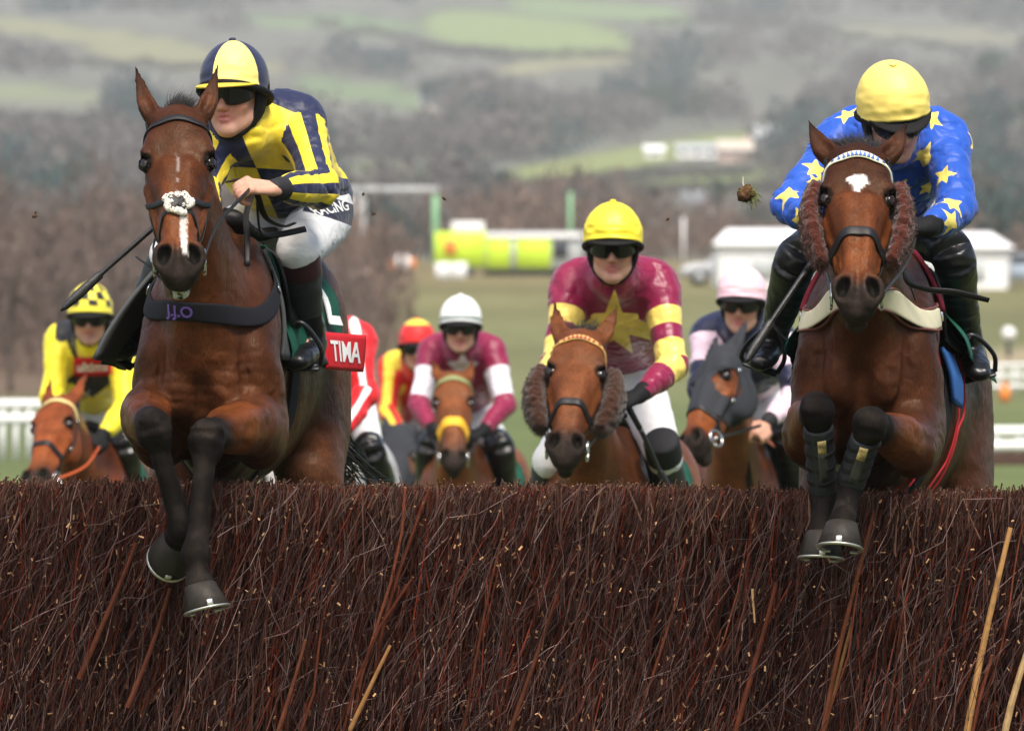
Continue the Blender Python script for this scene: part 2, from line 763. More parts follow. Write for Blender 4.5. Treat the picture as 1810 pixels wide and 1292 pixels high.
def pattern_mat(name, ca, cb, rough=0.46, wrinkle=0.25, crease=1.0):
    """two-colour silk: 'pat' attribute > 0 shows the second colour"""
    m, nt, bs = new_mat(name)
    at = nt.nodes.new('ShaderNodeAttribute')
    at.attribute_name = 'pat'
    mr = nt.nodes.new('ShaderNodeMapRange')
    mr.inputs['From Min'].default_value = -0.0006
    mr.inputs['From Max'].default_value = 0.0006
    nt.links.new(at.outputs['Fac'], mr.inputs['Value'])
    c = mixc(nt, ca, cb, mr.outputs[0])
    nt.links.new(c, bs.inputs['Base Color'])
    bs.inputs['Roughness'].default_value = rough
    bs.inputs['Specular IOR Level'].default_value = 0.28
    bs.inputs['Sheen Weight'].default_value = 0.12
    n1 = add_bump(nt, bs, tex(nt, scale=16, detail=4, dist=1.2, stretch=(1, 1, 0.6)), wrinkle, 0.012)
    # sharp creases: thin ridges where a warped noise crosses its middle value
    for sc_, st_, k_ in ((4.2, (1, 1, .6), .50), (7.0, (.6, 1, 1.2), .22)):
        f_ = tex(nt, scale=sc_, detail=2, rough=.45, dist=1.6, stretch=st_)
        prev = f_
        for op, v in (('MULTIPLY', 2.0), ('SUBTRACT', 1.0), ('ABSOLUTE', 0), ('MULTIPLY', 2.2), ('MINIMUM', 1.0)):
            mn = nt.nodes.new('ShaderNodeMath')
            mn.operation = op
            nt.links.new(prev, mn.inputs[0])
            if op != 'ABSOLUTE':
                mn.inputs[1].default_value = v
            prev = mn.outputs[0]
        n1 = add_bump(nt, bs, prev, k_ * crease, .010, n1)
    add_bump(nt, bs, tex(nt, scale=700, detail=1), 0.08, 0.001, n1)
    return m
# ------------------------------------------------------------------ land
PROF = np.array([(60, 1124), (90, 832), (120, 775), (200, 640), (280, 510), (400, 462), (600, 425), (900, 345), (1300, 235), (1800, 115), (2400, 0), (3200, -75), (4200, -130)], float)


def ground_z(X, d):
    X, d = np.asarray(X, float), np.asarray(d, float)
    y = np.interp(d, PROF[:, 0], PROF[:, 1])
    z = CZ + (CY - y) * d / F_PX
    z = np.where(d <= 60, 0, z)
    p = np.stack([X / 160, d / 260, np.zeros_like(d)], -1).reshape(-1, 3)
    nz = (fbm(p, 21, 3).reshape(d.shape) - .5) * sstep(150, 900, d) * d * .011
    return z + nz


def d_of_y(py):
    return np.interp(-np.asarray(py, float), -PROF[:, 1], PROF[:, 0])


def on_ground(px, d):
    X = (px - CX) * d / F_PX
    return A(X, d, float(ground_z(np.array([X]), np.array([d]))[0]))


M_LAND, nt_, bs_ = new_mat('grassland')
at_ = nt_.nodes.new('ShaderNodeAttribute')
at_.attribute_name = 'Col'
tn_ = ramp(nt_, tex(nt_, scale=.9, detail=8, rough=.7), [(.3, (.72, .74, .70)), (.7, (1.28, 1.25, 1.25))])
nt_.links.new(mixc(nt_, at_.outputs['Color'], tn_, 1.0, 'MULTIPLY'), bs_.inputs['Base Color'])
bs_.inputs['Roughness'].default_value = .95
bs_.inputs['Specular IOR Level'].default_value = .1

FIELDS = [  # centre x, y, half width, half height, tilt (deg), colour
    (930, 62, 210, 46, 6, (.20, .25, .10)), (1060, 18, 190, 20, 5, (.17, .23, .10)), (1090, 284, 290, 24, -10, (.22, .25, .09)),
    (1180, 330, 240, 17, -8, (.19, .22, .08)), (170, 66, 240, 20, 8, (.21, .21, .11)), (330, 108, 200, 16, 6, (.22, .21, .11)),
    (80, 165, 130, 18, 4, (.19, .21, .12)), (650, 165, 150, 22, 8, (.15, .20, .10)), (1010, 112, 150, 12, -6, (.24, .23, .13)),
    (560, 45, 160, 12, 5, (.15, .20, .10)), (1640, 60, 200, 14, 4, (.20, .19, .13)), (700, 300, 90, 16, 4, (.16, .18, .10)),
    (640, 40, 120, 14, 6, (.14, .19, .10)), (1330, 390, 160, 10, -3, (.18, .17, .11)), (600, 250, 60, 14, 4, (.14, .17, .09))]


def field_mask(px, py):
    m = np.zeros(np.shape(px))
    c = np.zeros(np.shape(px) + (3,))
    for x, y, w, h, t, col in FIELDS:
        t = math.radians(t)
        u = ((px - x) * math.cos(t) + (py - y) * math.sin(t)) / w
        v = (-(px - x) * math.sin(t) + (py - y) * math.cos(t)) / h
        k = np.clip(1.6 - 1.5 * (u ** 4 + v ** 2), 0, 1)
        c = c * (1 - k[..., None]) + np.array(col) * k[..., None]
        m = np.maximum(m, k)
    return m, c


tt = np.concatenate([np.linspace(-2600, -20, 40), np.linspace(0, 1810, 190), np.linspace(1830, 4400, 40)])
dd = np.concatenate([[-30, 6, 12, 18, 26, 36, 48, 60, 68, 76, 84], np.linspace(90, 420, 70), np.geomspace(430, 4200, 120)])
TT, DD = np.meshgrid(tt, dd)
XX = (TT - CX) * np.maximum(DD, 60) / F_PX * np.where(DD < 200, 1 + 5 * sstep(200, 40, DD), 1)
ZZ = ground_z(XX, DD)
py_ = CY - (ZZ - CZ) * F_PX / np.maximum(DD, 1)
pxx = CX + XX * F_PX / np.maximum(DD, 1)
m_, c_f = field_mask(pxx, py_)
near = sstep(520, 400, DD)
q_ = np.stack([XX / 9, DD / 14, 0 * XX], -1).reshape(-1, 3)
nn_ = fbm(q_, 31, 3).reshape(XX.shape)
grass = np.array([.128, .132, .060]) * (.75 + .5 * nn_)[..., None] + np.array([.03, .0, .005]) * sstep(230, 330, DD)[..., None]
lush = np.array([.095, .120, .044]) * (.8 + .4 * nn_)[..., None]
grass = grass * (1 - sstep(190, 130, DD)[..., None]) + lush * sstep(190, 130, DD)[..., None]
scrub = np.array([.105, .105, .088]) * (.7 + .6 * nn_)[..., None]
far = scrub * (1 - m_[..., None]) + c_f * np.array([.78, .80, .80]) * m_[..., None]
col_ = far * (1 - near[..., None]) + grass * near[..., None]
# the brown wood floor on the left, the worn path on the right
wl = sstep(760, 600, pxx) * sstep(150, 175, DD) * near
col_ = col_ * (1 - wl[..., None]) + np.array([.12, .085, .06]) * wl[..., None]
pth = np.exp(-((DD - 205 - (pxx - 1780) * .08) / 8) ** 2) * sstep(1350, 1500, pxx)
col_ = col_ * (1 - pth[..., None] * .8) + np.array([.30, .24, .17]) * pth[..., None] * .8
n0, n1 = XX.shape
ii = np.arange(n0 * n1).reshape(n0, n1)
Qg = np.stack([ii[:-1, :-1], ii[:-1, 1:], ii[1:, 1:], ii[1:, :-1]], -1).reshape(-1, 4)
tag(mkmesh('ground', np.stack([XX, DD, ZZ], -1).reshape(-1, 3), Qg, M_LAND, None, col_.reshape(-1, 3), loc=(0, 0, 0)), kind='structure')


# ------------------------------------------------------------------ foliage
def leaf_cloud(centres, radii, n, size, g, col, colvar=.35, elong=1.0, shell=.25):
    """n small triangles spread through each ellipsoid; centres (M,3), radii (M,3)"""
    M = len(centres)
    d = g.normal(0, 1, (M, n, 3))
    d /= np.linalg.norm(d, axis=2, keepdims=True)
    lump = 1 + .28 * np.sin(d[..., 0] * 5 + g.uniform(0, 6, (M, 1))) * np.sin(d[..., 2] * 6 + g.uniform(0, 6, (M, 1)))
    u = g.uniform(shell, 1, (M, n)) ** .5 * lump
    c = centres[:, None] + d * u[..., None] * radii[:, None]
    sz = np.broadcast_to(np.asarray(size, float).reshape(-1, 1, 1), (M, 1, 1))
    tri = g.normal(0, 1, (M, n, 3, 3))
    tri /= np.linalg.norm(tri, axis=3, keepdims=True)
    tri = c[:, :, None] + tri * sz[..., None] * g.uniform(.5, 1.2, (M, n, 1, 1)) * np.array([1, 1, elong])
    V = tri.reshape(-1, 3)
    cc = np.asarray(col, float) * (1 + g.uniform(-colvar, colvar, (M, n, 1)))
    C = np.repeat(cc.reshape(-1, 3), 3, 0)
    return V, np.arange(len(V)).reshape(-1, 3), C


M_LEAF = vcol_mat('foliage', rough=.8, spec=.15, noise=.15, nscale=.4, bump=0)
M_BARK = simple('bark', (.11, .085, .07), .9, .1, bump=.6, bscale=30, var=.3, vscale=3)
g = np.random.default_rng(2)
# far woods: what is not field is bare winter wood, with darker evergreen patches
N = 8600
px = g.uniform(-1500, 3200, N)
py = g.uniform(-60, 455, N)
mk, _ = field_mask(px, py)
nz = fbm(np.stack([px / 150, py / 50, 0 * px], -1), 77, 3)
keep = (mk < .15) & (nz > .42)
d = d_of_y(py)
X = (px - CX) * d / F_PX
z = ground_z(X, d)
pya = CY - (z - CZ) * F_PX / d
for fr_ in (0, .35, .7, 1.0):
    keep &= field_mask(px, pya - 8.0 * F_PX / d * fr_)[0] < .3
px, py, d, X, z = px[keep], py[keep], d[keep], X[keep], z[keep]
hgt = g.uniform(4, 8, len(d)) * np.clip(d / 900, .6, 1.15) * (.75 + .5 * vnoise(np.stack([px / 90, py / 30, 0 * px], -1), 5))
wid = hgt * g.uniform(.45, .8, len(d))
ev = fbm(np.stack([px / 110, py / 40, 0 * px + 3], -1), 99, 2) > .64
for nm, sel, n, col, sh in (('bare_woodland', ~ev, 150, (.098, .088, .080), .15), ('evergreen_woodland', ev, 170, (.030, .054, .050), .4)):
    c = np.stack([X, d, z + hgt * .52], -1)[sel]
    r = np.stack([wid, wid, hgt * .52], -1)[sel]
    V, T_, C = leaf_cloud(c, r, n, .085 * hgt[sel] if nm[0] == 'b' else .11 * hgt[sel], g, col, .35, 1.5, sh)
    tv = g.uniform(.8, 1.25, (sel.sum(), 1))
    C = C * np.repeat(tv, n * 3, 0)
    tag(mkmesh(nm, V, T_, M_LEAF, None, C, smooth=False, loc=(0, 900, 0)), kind='stuff')
# hedges along the field edges
hp = []
for (x0, y0, x1, y1) in ((800, 340, 1330, 284), (880, 352, 1420, 318), (700, 100, 1150, 104), (0, 120, 420, 128), (1330, 262, 1700, 330), (300, 232, 760, 262), (0, 205, 330, 190), (1150, 55, 1700, 90), (560, 70, 900, 108)):
    t = np.linspace(0, 1, 60)
    hx_, hy_ = x0 + (x1 - x0) * t + g.normal(0, 4, 60), y0 + (y1 - y0) * t + g.normal(0, 3, 60)
    dh = d_of_y(hy_)
    Xh = (hx_ - CX) * dh / F_PX
    hp.append(np.stack([Xh, dh, ground_z(Xh, dh) + .9], -1))
hp = np.vstack(hp)
V, T_, C = leaf_cloud(hp, np.tile([3.0, 2, 1.1], (len(hp), 1)), 70, np.full(len(hp), .5), g, (.075, .072, .055))
tag(mkmesh('hedgerows', V, T_, M_LEAF, None, C, smooth=False, loc=(0, 900, 0)), kind='stuff')


def tree(name, label, px, d, h, w, kind, group, trunk=True):
    b = on_ground(px, d)
    root = empty(name, b, label, 'tree', group)
    mb = MB()
    top = b + A(g.normal(0, .04) * h, 0, h * (.85 if kind == 'bare' else .6))
    mb.tube([b - A(0, 0, .2), b * .5 + top * .5 + A(g.normal(0, .02) * h, 0, 0), top], [h * .022, h * .015, h * .004], 7, 4)
    if kind == 'bare':
        for k in range(9):
            t = g.uniform(.3, .85)
            s_ = b * (1 - t) + top * t
            e = s_ + A(g.normal(0, 1), g.normal(0, 1), g.uniform(.6, 1.6)) * w * .45
            mb.tube([s_, s_ * .5 + e * .5 + A(0, 0, -.05 * h), e], [h * .008, h * .005, h * .0015], 5, 3)
    mb.build('trunk', M_BARK, root)
    if kind == 'bare':
        V, T_, C = leaf_cloud(np.array([b + A(0, 0, h * .62)]), np.array([[w * .5, w * .5, h * .40]]), 620, np.array([.020 * h]), g, (.145, .110, .095), .3, 3.5, .05)
    else:
        k = 7
        cs = np.array([b + A(g.normal(0, .2) * w, g.normal(0, .2) * w, h * g.uniform(.35, .8)) for _ in range(k)])
        rs = np.array([[w * .30, w * .30, h * .22]] * k) * g.uniform(.7, 1.2, (k, 1))
        V, T_, C = leaf_cloud(cs, rs, 170, np.full(k, .055 * h), g, (.034, .066, .038), .5, 1.0, .4)
    mkmesh('crown', V, T_, M_LEAF, root, C, smooth=False)


for i, (x, y, w_, h_, lb) in enumerate(((120, 368, 74, 76, 'round dark evergreen tree standing alone above the brown saplings on the left'), (2, 362, 60, 62, 'dark evergreen tree at the left edge of the photo above the saplings'),
                                        (752, 160, 44, 62, 'dark pointed evergreen tree directly behind the pale hillside cottage'), (1160, 180, 70, 74, 'left dark evergreen of the pair on the mid hillside'),
                                        (1228, 186, 60, 72, 'right dark evergreen of the pair on the mid hillside'), (1752, 175, 66, 92, 'tall dark evergreen on the hillside at the upper right'),
                                        (1796, 300, 120, 120, 'broad dark evergreen at the right edge beside the blue jockey'), (1272, 378, 34, 66, 'slim dark evergreen beside the pale gabled house'),
                                        (688, 218, 40, 42, 'small dark evergreen in the middle of the hillside below the cottage'), (850, 250, 46, 40, 'low dark evergreen on the hillside left of the sloping green field'),
                                        (652, 230, 30, 60, 'slim dark evergreen left of the middle of the hillside'))):
    d_ = float(d_of_y(y))
    tree('evergreen_tree', lb, x, d_, h_ * d_ / F_PX * 1.05, w_ * d_ / F_PX, 'ever', 'dark evergreens on the hillside')
for i in range(34):
    x = -40 + i * 20.5 + g.normal(0, 8)
    d_ = g.uniform(165, 235)
    hh = g.uniform(3.8, 5.6) * d_ / 200 * (1 if x < 300 else .72)
    tree('bare_sapling', 'leafless brown sapling in the thin wood behind the left white rails', x, d_, hh, hh * .42, 'bare', 'bare saplings left of the course')
V, T_, C = leaf_cloud(np.array([on_ground(x, dq) + A(0, 0, 1.2) for x, dq in zip(g.uniform(-1100, 680, 520), g.uniform(190, 300, 520))]), np.tile([1.6, 1.6, 2.6], (520, 1)), 110, np.full(520, .15), g, (.145, .102, .083), .3, 3.5, .05)
tag(mkmesh('undergrowth', V, T_, M_LEAF, None, C, smooth=False, loc=(0, 200, 0)), kind='stuff')
# a soft brown belt of bare scrub right across the middle distance
xs = g.uniform(-1500, 3200, 1500)
ds = g.uniform(430, 700, 1500)
Xs = (xs - CX) * ds / F_PX
hs_ = g.uniform(2.2, 4.4, 1500) * ds / 500 * (.6 + .8 * vnoise(np.stack([xs / 120, 0 * xs, 0 * xs], -1), 9))
V, T_, C = leaf_cloud(np.stack([Xs, ds, ground_z(Xs, ds) + hs_ * .45], -1), np.stack([hs_ * .7, hs_ * .7, hs_ * .5], -1), 110, hs_ * .07, g, (.135, .095, .075), .3, 2.5, .05)
tag(mkmesh('scrub_belt', V, T_, M_LEAF, None, C, smooth=False, loc=(0, 500, 0)), kind='stuff')
# short grass where the near turf shows beside the fence
# ------------------------------------------------------------------ background things
M_PVC = simple('white plastic rail', (.80, .80, .78), .4, .4)
M_PALEW = simple('white canvas', (.82, .82, .82), .7, .3, bump=.15, bscale=3, var=.04, vscale=1)
M_LIME = simple('lime panel', (.52, .72, .03), .5, .4, var=.08, vscale=2)
M_PGREY = simple('pale grey metal', (.42, .44, .44), .5, .4, var=.1, vscale=2)
M_DKG = simple('dark metal', (.03, .035, .04), .5, .4)
M_STONE = simple('pale stone', (.48, .43, .36), .9, .2, var=.2, vscale=1.5)
M_SLATE = simple('slate roof', (.16, .17, .18), .8, .3, var=.2, vscale=2)
M_TILE = simple('pink wall', (.50, .36, .30), .9, .2, var=.15, vscale=1.5)
M_GLASS = simple('window glass', (.03, .035, .045), .1, .6)
M_ORNG = simple('orange plastic', (.75, .22, .03), .5, .4)
M_PGREEN = simple('pale green paint', (.20, .42, .22), .5, .4)


def rail(label, x0, x1, d0, d1, h, step, rails, post_r=.05, mat=M_PVC, r=.06):
    n = max(2, int(abs(x1 - x0) / step))
    pts = []
    for i in range(n + 1):
        t = i / n
        d = d0 + (d1 - d0) * t
        pts.append(on_ground(x0 + (x1 - x0) * t, d))
    root = empty('running_rail', pts[0], label, 'rail', 'white running rails')
    for z in rails:
        mb = MB()
        mb.tube([p + A(0, 0, z) for p in pts], r, 8, 1)
        mb.build('rail', mat, root)
    for p in pts:
        mb = MB()
        mb.tube([p - A(0, 0, .1), p + A(0, 0, h)], post_r, 8, 1)
        mb.build('post', mat, root)


rail('white plastic rail with close posts at the left behind the plaited browband horse', -160, 262, 99, 101, .86, 23, (.82, .60), .045, r=.075)
rail('white rail at the right edge crossing the green below the path', 1600, 1960, 164, 168, .72, 26, (.70, .45, .2), .04, r=.06)
rail('low white rail at the right edge just above the dark brush fence', 1600, 1960, 104, 105, .42, 40, (.36, .14), .05, r=.085)


def gable(name, label, cat, px, py, wpx, hpx, depth, wall, roof, roofh=.5, windows=2, group=None, chimney=True):
    d = float(d_of_y(py))
    b = on_ground(px, d)
    s = d / F_PX
    w, h = wpx * s, hpx * s
    root = empty(name, b, label, cat, group)
    dp = depth
    mb = MB()
    eh = h * (1 - roofh)
    V = [b + A(x * w / 2, y, z) for x, y, z in ((-1, 0, -1.5), (1, 0, -1.5), (1, dp, -1.5), (-1, dp, -1.5), (-1, 0, eh), (1, 0, eh), (1, dp, eh), (-1, dp, eh), (-1, dp / 2, h - .1), (1, dp / 2, h - .1))]
    mb.add(V, [(0, 1, 5, 4), (1, 2, 6, 9, 5), (2, 3, 7, 6), (3, 0, 4, 8, 7), (0, 3, 2, 1)])
    mb.build('wall', wall, root, smooth=False)
    mb = MB()
    o = .35
    for sg in (0, 1):
        y0 = -o if sg == 0 else dp + o
        a = [b + A(x * (w / 2 + o), y0, eh - .15) for x in (-1, 1)]
        c = [b + A(x * (w / 2 + o), dp / 2, h) for x in (1, -1)]
        t = A(0, 0, .18)
        mb.add([*a, *c, *[q + t for q in a], *[q + t for q in c]], [(0, 1, 2, 3), (4, 5, 6, 7), (0, 1, 5, 4), (1, 2, 6, 5), (2, 3, 7, 6), (3, 0, 4, 7)])
    rf = mb.build('roof', roof, root, smooth=False)
    if chimney:
        mb = MB()
        mb.box(b + A(w * .38, dp / 2, h + .3), (.7, .7, 1.4), bevel=.04)
        mb.build('chimney', wall, rf)
    for i in range(windows):
        x = (i + .5) / windows - .5
        mb = MB()
        mb.box(b + A(x * w, -.03, eh * .55), (w / windows * .35, .12, eh * .4), bevel=.02)
        mb.build('window', M_GLASS, root)
    return root


gable('cottage', 'small pale cottage high on the hillside in front of a dark evergreen', 'house', 762, 158, 40, 34, 9, M_STONE, M_SLATE, group='far houses')
gable('house', 'pale gabled house left of the slim evergreen beside the flying turf', 'house', 1235, 372, 50, 42, 8, M_STONE, M_SLATE, .55, group='far houses')
gable('house', 'pink walled house right of the white sheds on the sloping field', 'house', 1300, 262, 58, 40, 9, M_TILE, M_STONE, .45, 3, group='far houses')
gable('shed', 'long low white shed left of the pink walled house', 'shed', 1232, 252, 70, 26, 9, M_PALEW, M_PGREY, .35, 3, 'far sheds', False)
gable('shed', 'small white shed at the left end of the farm row on the sloping field', 'shed', 1157, 250, 32, 22, 7, M_PALEW, M_PALEW, .4, 1, 'far sheds', False)
gable('barn', 'wide grey roofed barn behind the pink walled house', 'barn', 1382, 236, 92, 42, 14, M_SLATE, M_PGREY, .6, 1, 'far sheds', False)
gable('house', 'grey house half hidden right of the blue jockey at mid height', 'house', 1782, 360, 60, 40, 9, M_STONE, M_SLATE, .5, 2, 'far houses')


def marquee(label, x0, x1, y0, y1, py, depth=7):
    d = float(d_of_y(py))
    a, b = on_ground(x0, d), on_ground(x1, d)
    s = d / F_PX
    root = empty('marquee', (a + b) / 2, label, 'marquee', 'white marquees by the car park')
    zt = CZ + (CY - y0) * s
    ze = CZ + (CY - y1) * s
    V = [A(x, y, z) for x, y, z in ((a[0], d, a[2] - 1), (b[0], d, a[2] - 1), (b[0], d, ze), (a[0], d, ze), (a[0], d + depth, a[2] - 1), (b[0], d + depth, a[2] - 1), (b[0], d + depth, ze), (a[0], d + depth, ze))]
    mb = MB()
    mb.add(V, [(0, 1, 2, 3), (4, 7, 6, 5), (0, 3, 7, 4), (1, 5, 6, 2)])
    mb.build('wall', M_PALEW, root, smooth=False)
    mb = MB()
    q = [A(x, y, z) for x, y, z in ((a[0] - .2, d - .25, ze), (b[0] + .2, d - .25, ze), (b[0] - .5, d + depth / 2, zt), (a[0] + .5, d + depth / 2, zt), (a[0] - .2, d + depth + .25, ze), (b[0] + .2, d + depth + .25, ze))]
    q += [v + A(0, 0, .06) for v in q]
    mb.add(q, [(6, 7, 8, 9), (9, 8, 11, 10), (6, 9, 10), (7, 11, 8), (0, 3, 2, 1), (3, 4, 5, 2), (0, 1, 7, 6), (4, 10, 11, 5)])
    mb.build('roof', M_PALEW, root, smooth=False)
    k = max(3, int((b[0] - a[0]) / 2.6))
    for i in range(k + 1):
        mb = MB()
        x = a[0] + (b[0] - a[0]) * i / k
        mb.box(A(x, d - .06, (a[2] + ze) / 2), (.10, .10, ze - a[2]), bevel=.01)
        mb.build('pole', M_PGREY, root)
    mb = MB()
    mb.box(A(a[0] * .5 + b[0] * .5, d - .04, a[2] + (ze - a[2]) * .45), ((b[0] - a[0]) * .6, .05, (ze - a[2]) * .5), bevel=.01)
    mb.build('window', simple('clear vinyl', (.45, .48, .48), .2, .5), root)


marquee('long white marquee behind the pink capped rider', 1268, 1565, 402, 434, 510)
marquee('white marquee with sloping end right of the blue jockey', 1572, 1784, 408, 440, 512)


def car(label, px, py, col, d=None, face=1):
    d = float(d_of_y(py)) if d is None else d
    b = on_ground(px, d)
    root = empty('parked_car', b, label, 'car', 'cars parked by the marquees')
    M = simple('car paint', col, .3, .5, coat=.5)
    prof = [(-2.1, .35), (-2.1, .75), (-1.7, .92), (-1.0, .98), (-.5, 1.42), (.9, 1.44), (1.6, 1.0), (2.05, .9), (2.1, .35)]
    mb = MB()
    rings = []
    for y, k in ((-.85, .94), (-.80, 1), (.80, 1), (.85, .94)):
        rings.append(np.array([b + A(x * k, y + 1, .35 + (z - .35) * (k if z > 1 else 1)) for x, z in prof]))
    mb.rings(rings, True)
    mb.build('body', M, root)
    mb = MB()
    for y in (-.86, .84):
        mb.add([b + A(x, y + 1, z) for x, z in ((-.85, 1.0), (-.45, 1.36), (.85, 1.38), (1.4, 1.02))] + [b + A(x, y + 1.02, z) for x, z in ((-.85, 1.0), (-.45, 1.36), (.85, 1.38), (1.4, 1.02))], [(0, 1, 2, 3), (4, 7, 6, 5), (0, 4, 5, 1), (1, 5, 6, 2), (2, 6, 7, 3), (3, 7, 4, 0)])
    mb.build('window', M_GLASS, root, smooth=False)
    for x in (-1.3, 1.35):
        for y in (.12, 1.88):
            mb = MB()
            mb.tube([b + A(x, y - .1, .33), b + A(x, y + .1, .33)], .33, 18, up=(1, 0, 0))
            w_ = mb.build('wheel', M_DKG, root)
            mb = MB()
            mb.tube([b + A(x, y - .115, .33), b + A(x, y + .115, .33)], .18, 12, up=(1, 0, 0))
            mb.build('rim', M_PGREY, w_)


car('silver car parked in front of the long white marquee', 1290, 506, (.45, .47, .5))
car('pale blue car at the right edge beyond the second marquee', 1800, 512, (.35, .42, .52))

# the lime and white trailer
d_ = 330.0
b = on_ground(890, d_)
s = d_ / F_PX
tr = empty('lime_trailer', b, 'lime green and grey trailer with a box on its roof in the middle distance', 'trailer')


def pbox(x0, x1, y0, y1, dep, name, mat, y_off=0.0, par=tr):
    mb = MB()
    x0w, x1w = (x0 - CX) * s, (x1 - CX) * s
    z0, z1 = CZ + (CY - y1) * s, CZ + (CY - y0) * s
    mb.box(A((x0w + x1w) / 2, d_ + dep / 2 + y_off, (z0 + z1) / 2), (x1w - x0w, dep, z1 - z0), bevel=.03)
    return mb.build(name, mat, par)


pbox(768, 858, 410, 472, 2.4, 'cab', M_LIME)
pbox(858, 1030, 410, 477, 2.3, 'trailer_body', M_PGREY)
pbox(858, 1030, 414, 422, .1, 'awning', M_PALEW, -.15)
pbox(860, 902, 420, 475, .1, 'side_panel', M_LIME, -.1)
pbox(912, 974, 420, 475, .1, 'side_panel', M_LIME, -.1)
pbox(978, 1004, 422, 456, .1, 'window', M_GLASS, -.1)
pbox(903, 911, 420, 475, .1, 'door', M_PGREY, -.1)
pbox(798, 856, 392, 413, 1.8, 'roof_box', M_PALEW, .2)
pbox(786, 806, 424, 450, .1, 'warning_patch', M_ORNG, -.1)
pbox(855, 1030, 478, 486, 2.0, 'chassis', M_DKG, .1)
for x in (830, 915, 945, 1005):
    mb = MB()
    c = A((x - CX) * s, d_ - .02, CZ + (CY - 481) * s)
    mb.tube([c, c + A(0, .3, 0)], .24, 16, up=(1, 0, 0))
    mb.build('wheel', M_DKG, tr)

# small boards, marker and poles
sb = on_ground(797, 300)
rt = empty('white_board', sb, 'pair of small white boards standing below the lime trailer', 'sign')
for x in (-.36, .36):
    mb = MB()
    mb.box(sb + A(x, 0, .55), (.66, .06, .70), bevel=.01)
    mb.build('panel', M_PALEW, rt)
    mb = MB()
    mb.box(sb + A(x, .06, .3), (.06, .05, .7), bevel=.01)
    mb.build('leg', M_PGREY, rt)
mk_ = on_ground(712, 290)
mk_[2] = CZ + (CY - 482) * 290 / F_PX
rt = empty('course_marker', mk_, 'round white marker with orange sides left of the lime trailer', 'marker')
mb = MB()
rr = []
for t in np.linspace(0, math.pi, 10):
    th = np.linspace(0, 2 * math.pi, 18, endpoint=False)
    rr.append(mk_ + A(0, 0, .45) + A(0, -.16 * math.cos(t), 0) + .36 * math.sin(t) * np.stack([np.cos(th), 0 * th, np.sin(th)], -1))
mb.rings(rr)
mb.build('white_drum', M_PALEW, rt)
for x in (-.42, .42):
    mb = MB()
    mb.box(mk_ + A(x, .1, .38), (.26, .22, .56), bevel=.08)
    mb.build('orange_side', M_ORNG, rt)
mb = MB()
mb.box(mk_ + A(0, .1, .03), (1.0, .2, .10), bevel=.03)
mb.build('base', M_DKG, rt)
gp = on_ground(690, 380)
s = 380 / F_PX
rt = empty('white_gantry', gp, 'pale gantry frame with one green leg left of the lime trailer', 'gantry')
for x0, x1, y0, y1, mt, nm in ((598, 776, 330, 340, M_PGREY, 'beam'), (764, 775, 345, 470, M_PGREEN, 'leg'), (632, 646, 345, 470, M_PGREY, 'leg'), (598, 621, 345, 400, M_PALEW, 'panel')):
    mb = MB()
    mb.box(A(((x0 + x1) / 2 - CX) * s, 380.5, CZ + (CY - (y0 + y1) / 2) * s), ((x1 - x0) * s, .5, (y1 - y0) * s), bevel=.03)
    mb.build(nm, mt, rt)
for x, y0, lb in ((1008, 340, 'pale green pole behind the middle jockey cap'), (1208, 385, 'thin white pole on the course left of the long marquee')):
    bp = on_ground(x, 360)
    mb = MB()
    mb.tube([bp - A(0, 0, .2), bp + A(0, 0, CZ + (CY - y0) * 360 / F_PX - bp[2])], .11 if x < 1100 else .06, 10)
    tag(mb.build('flag_pole', M_PGREEN if x < 1100 else M_PALEW, None, loc=bp), lb, 'pole', 'poles')
bp = on_ground(1783, 205)
rt = empty('distance_marker', bp, 'small white disc on a grey post beside the path at the right edge', 'marker')
mb = MB()
mb.tube([bp, bp + A(0, 0, .6)], .07, 8)
mb.build('post', M_DKG, rt)
mb = MB()
mb.tube([bp + A(0, -.10, .72), bp + A(0, .02, .72)], .20, 18, up=(1, 0, 0))
mb.build('disc', M_PALEW, rt)
bp = on_ground(1776, 158)
mb = MB()
mb.box(bp + A(0, 0, .18), (.24, .24, .36), bevel=.05)
mb.box(bp + A(0, 0, .40), (.14, .14, .12), bevel=.03)
tag(mb.build('orange_marker', M_ORNG, None, loc=bp), 'orange block marker on the dark strip at the right edge', 'marker')


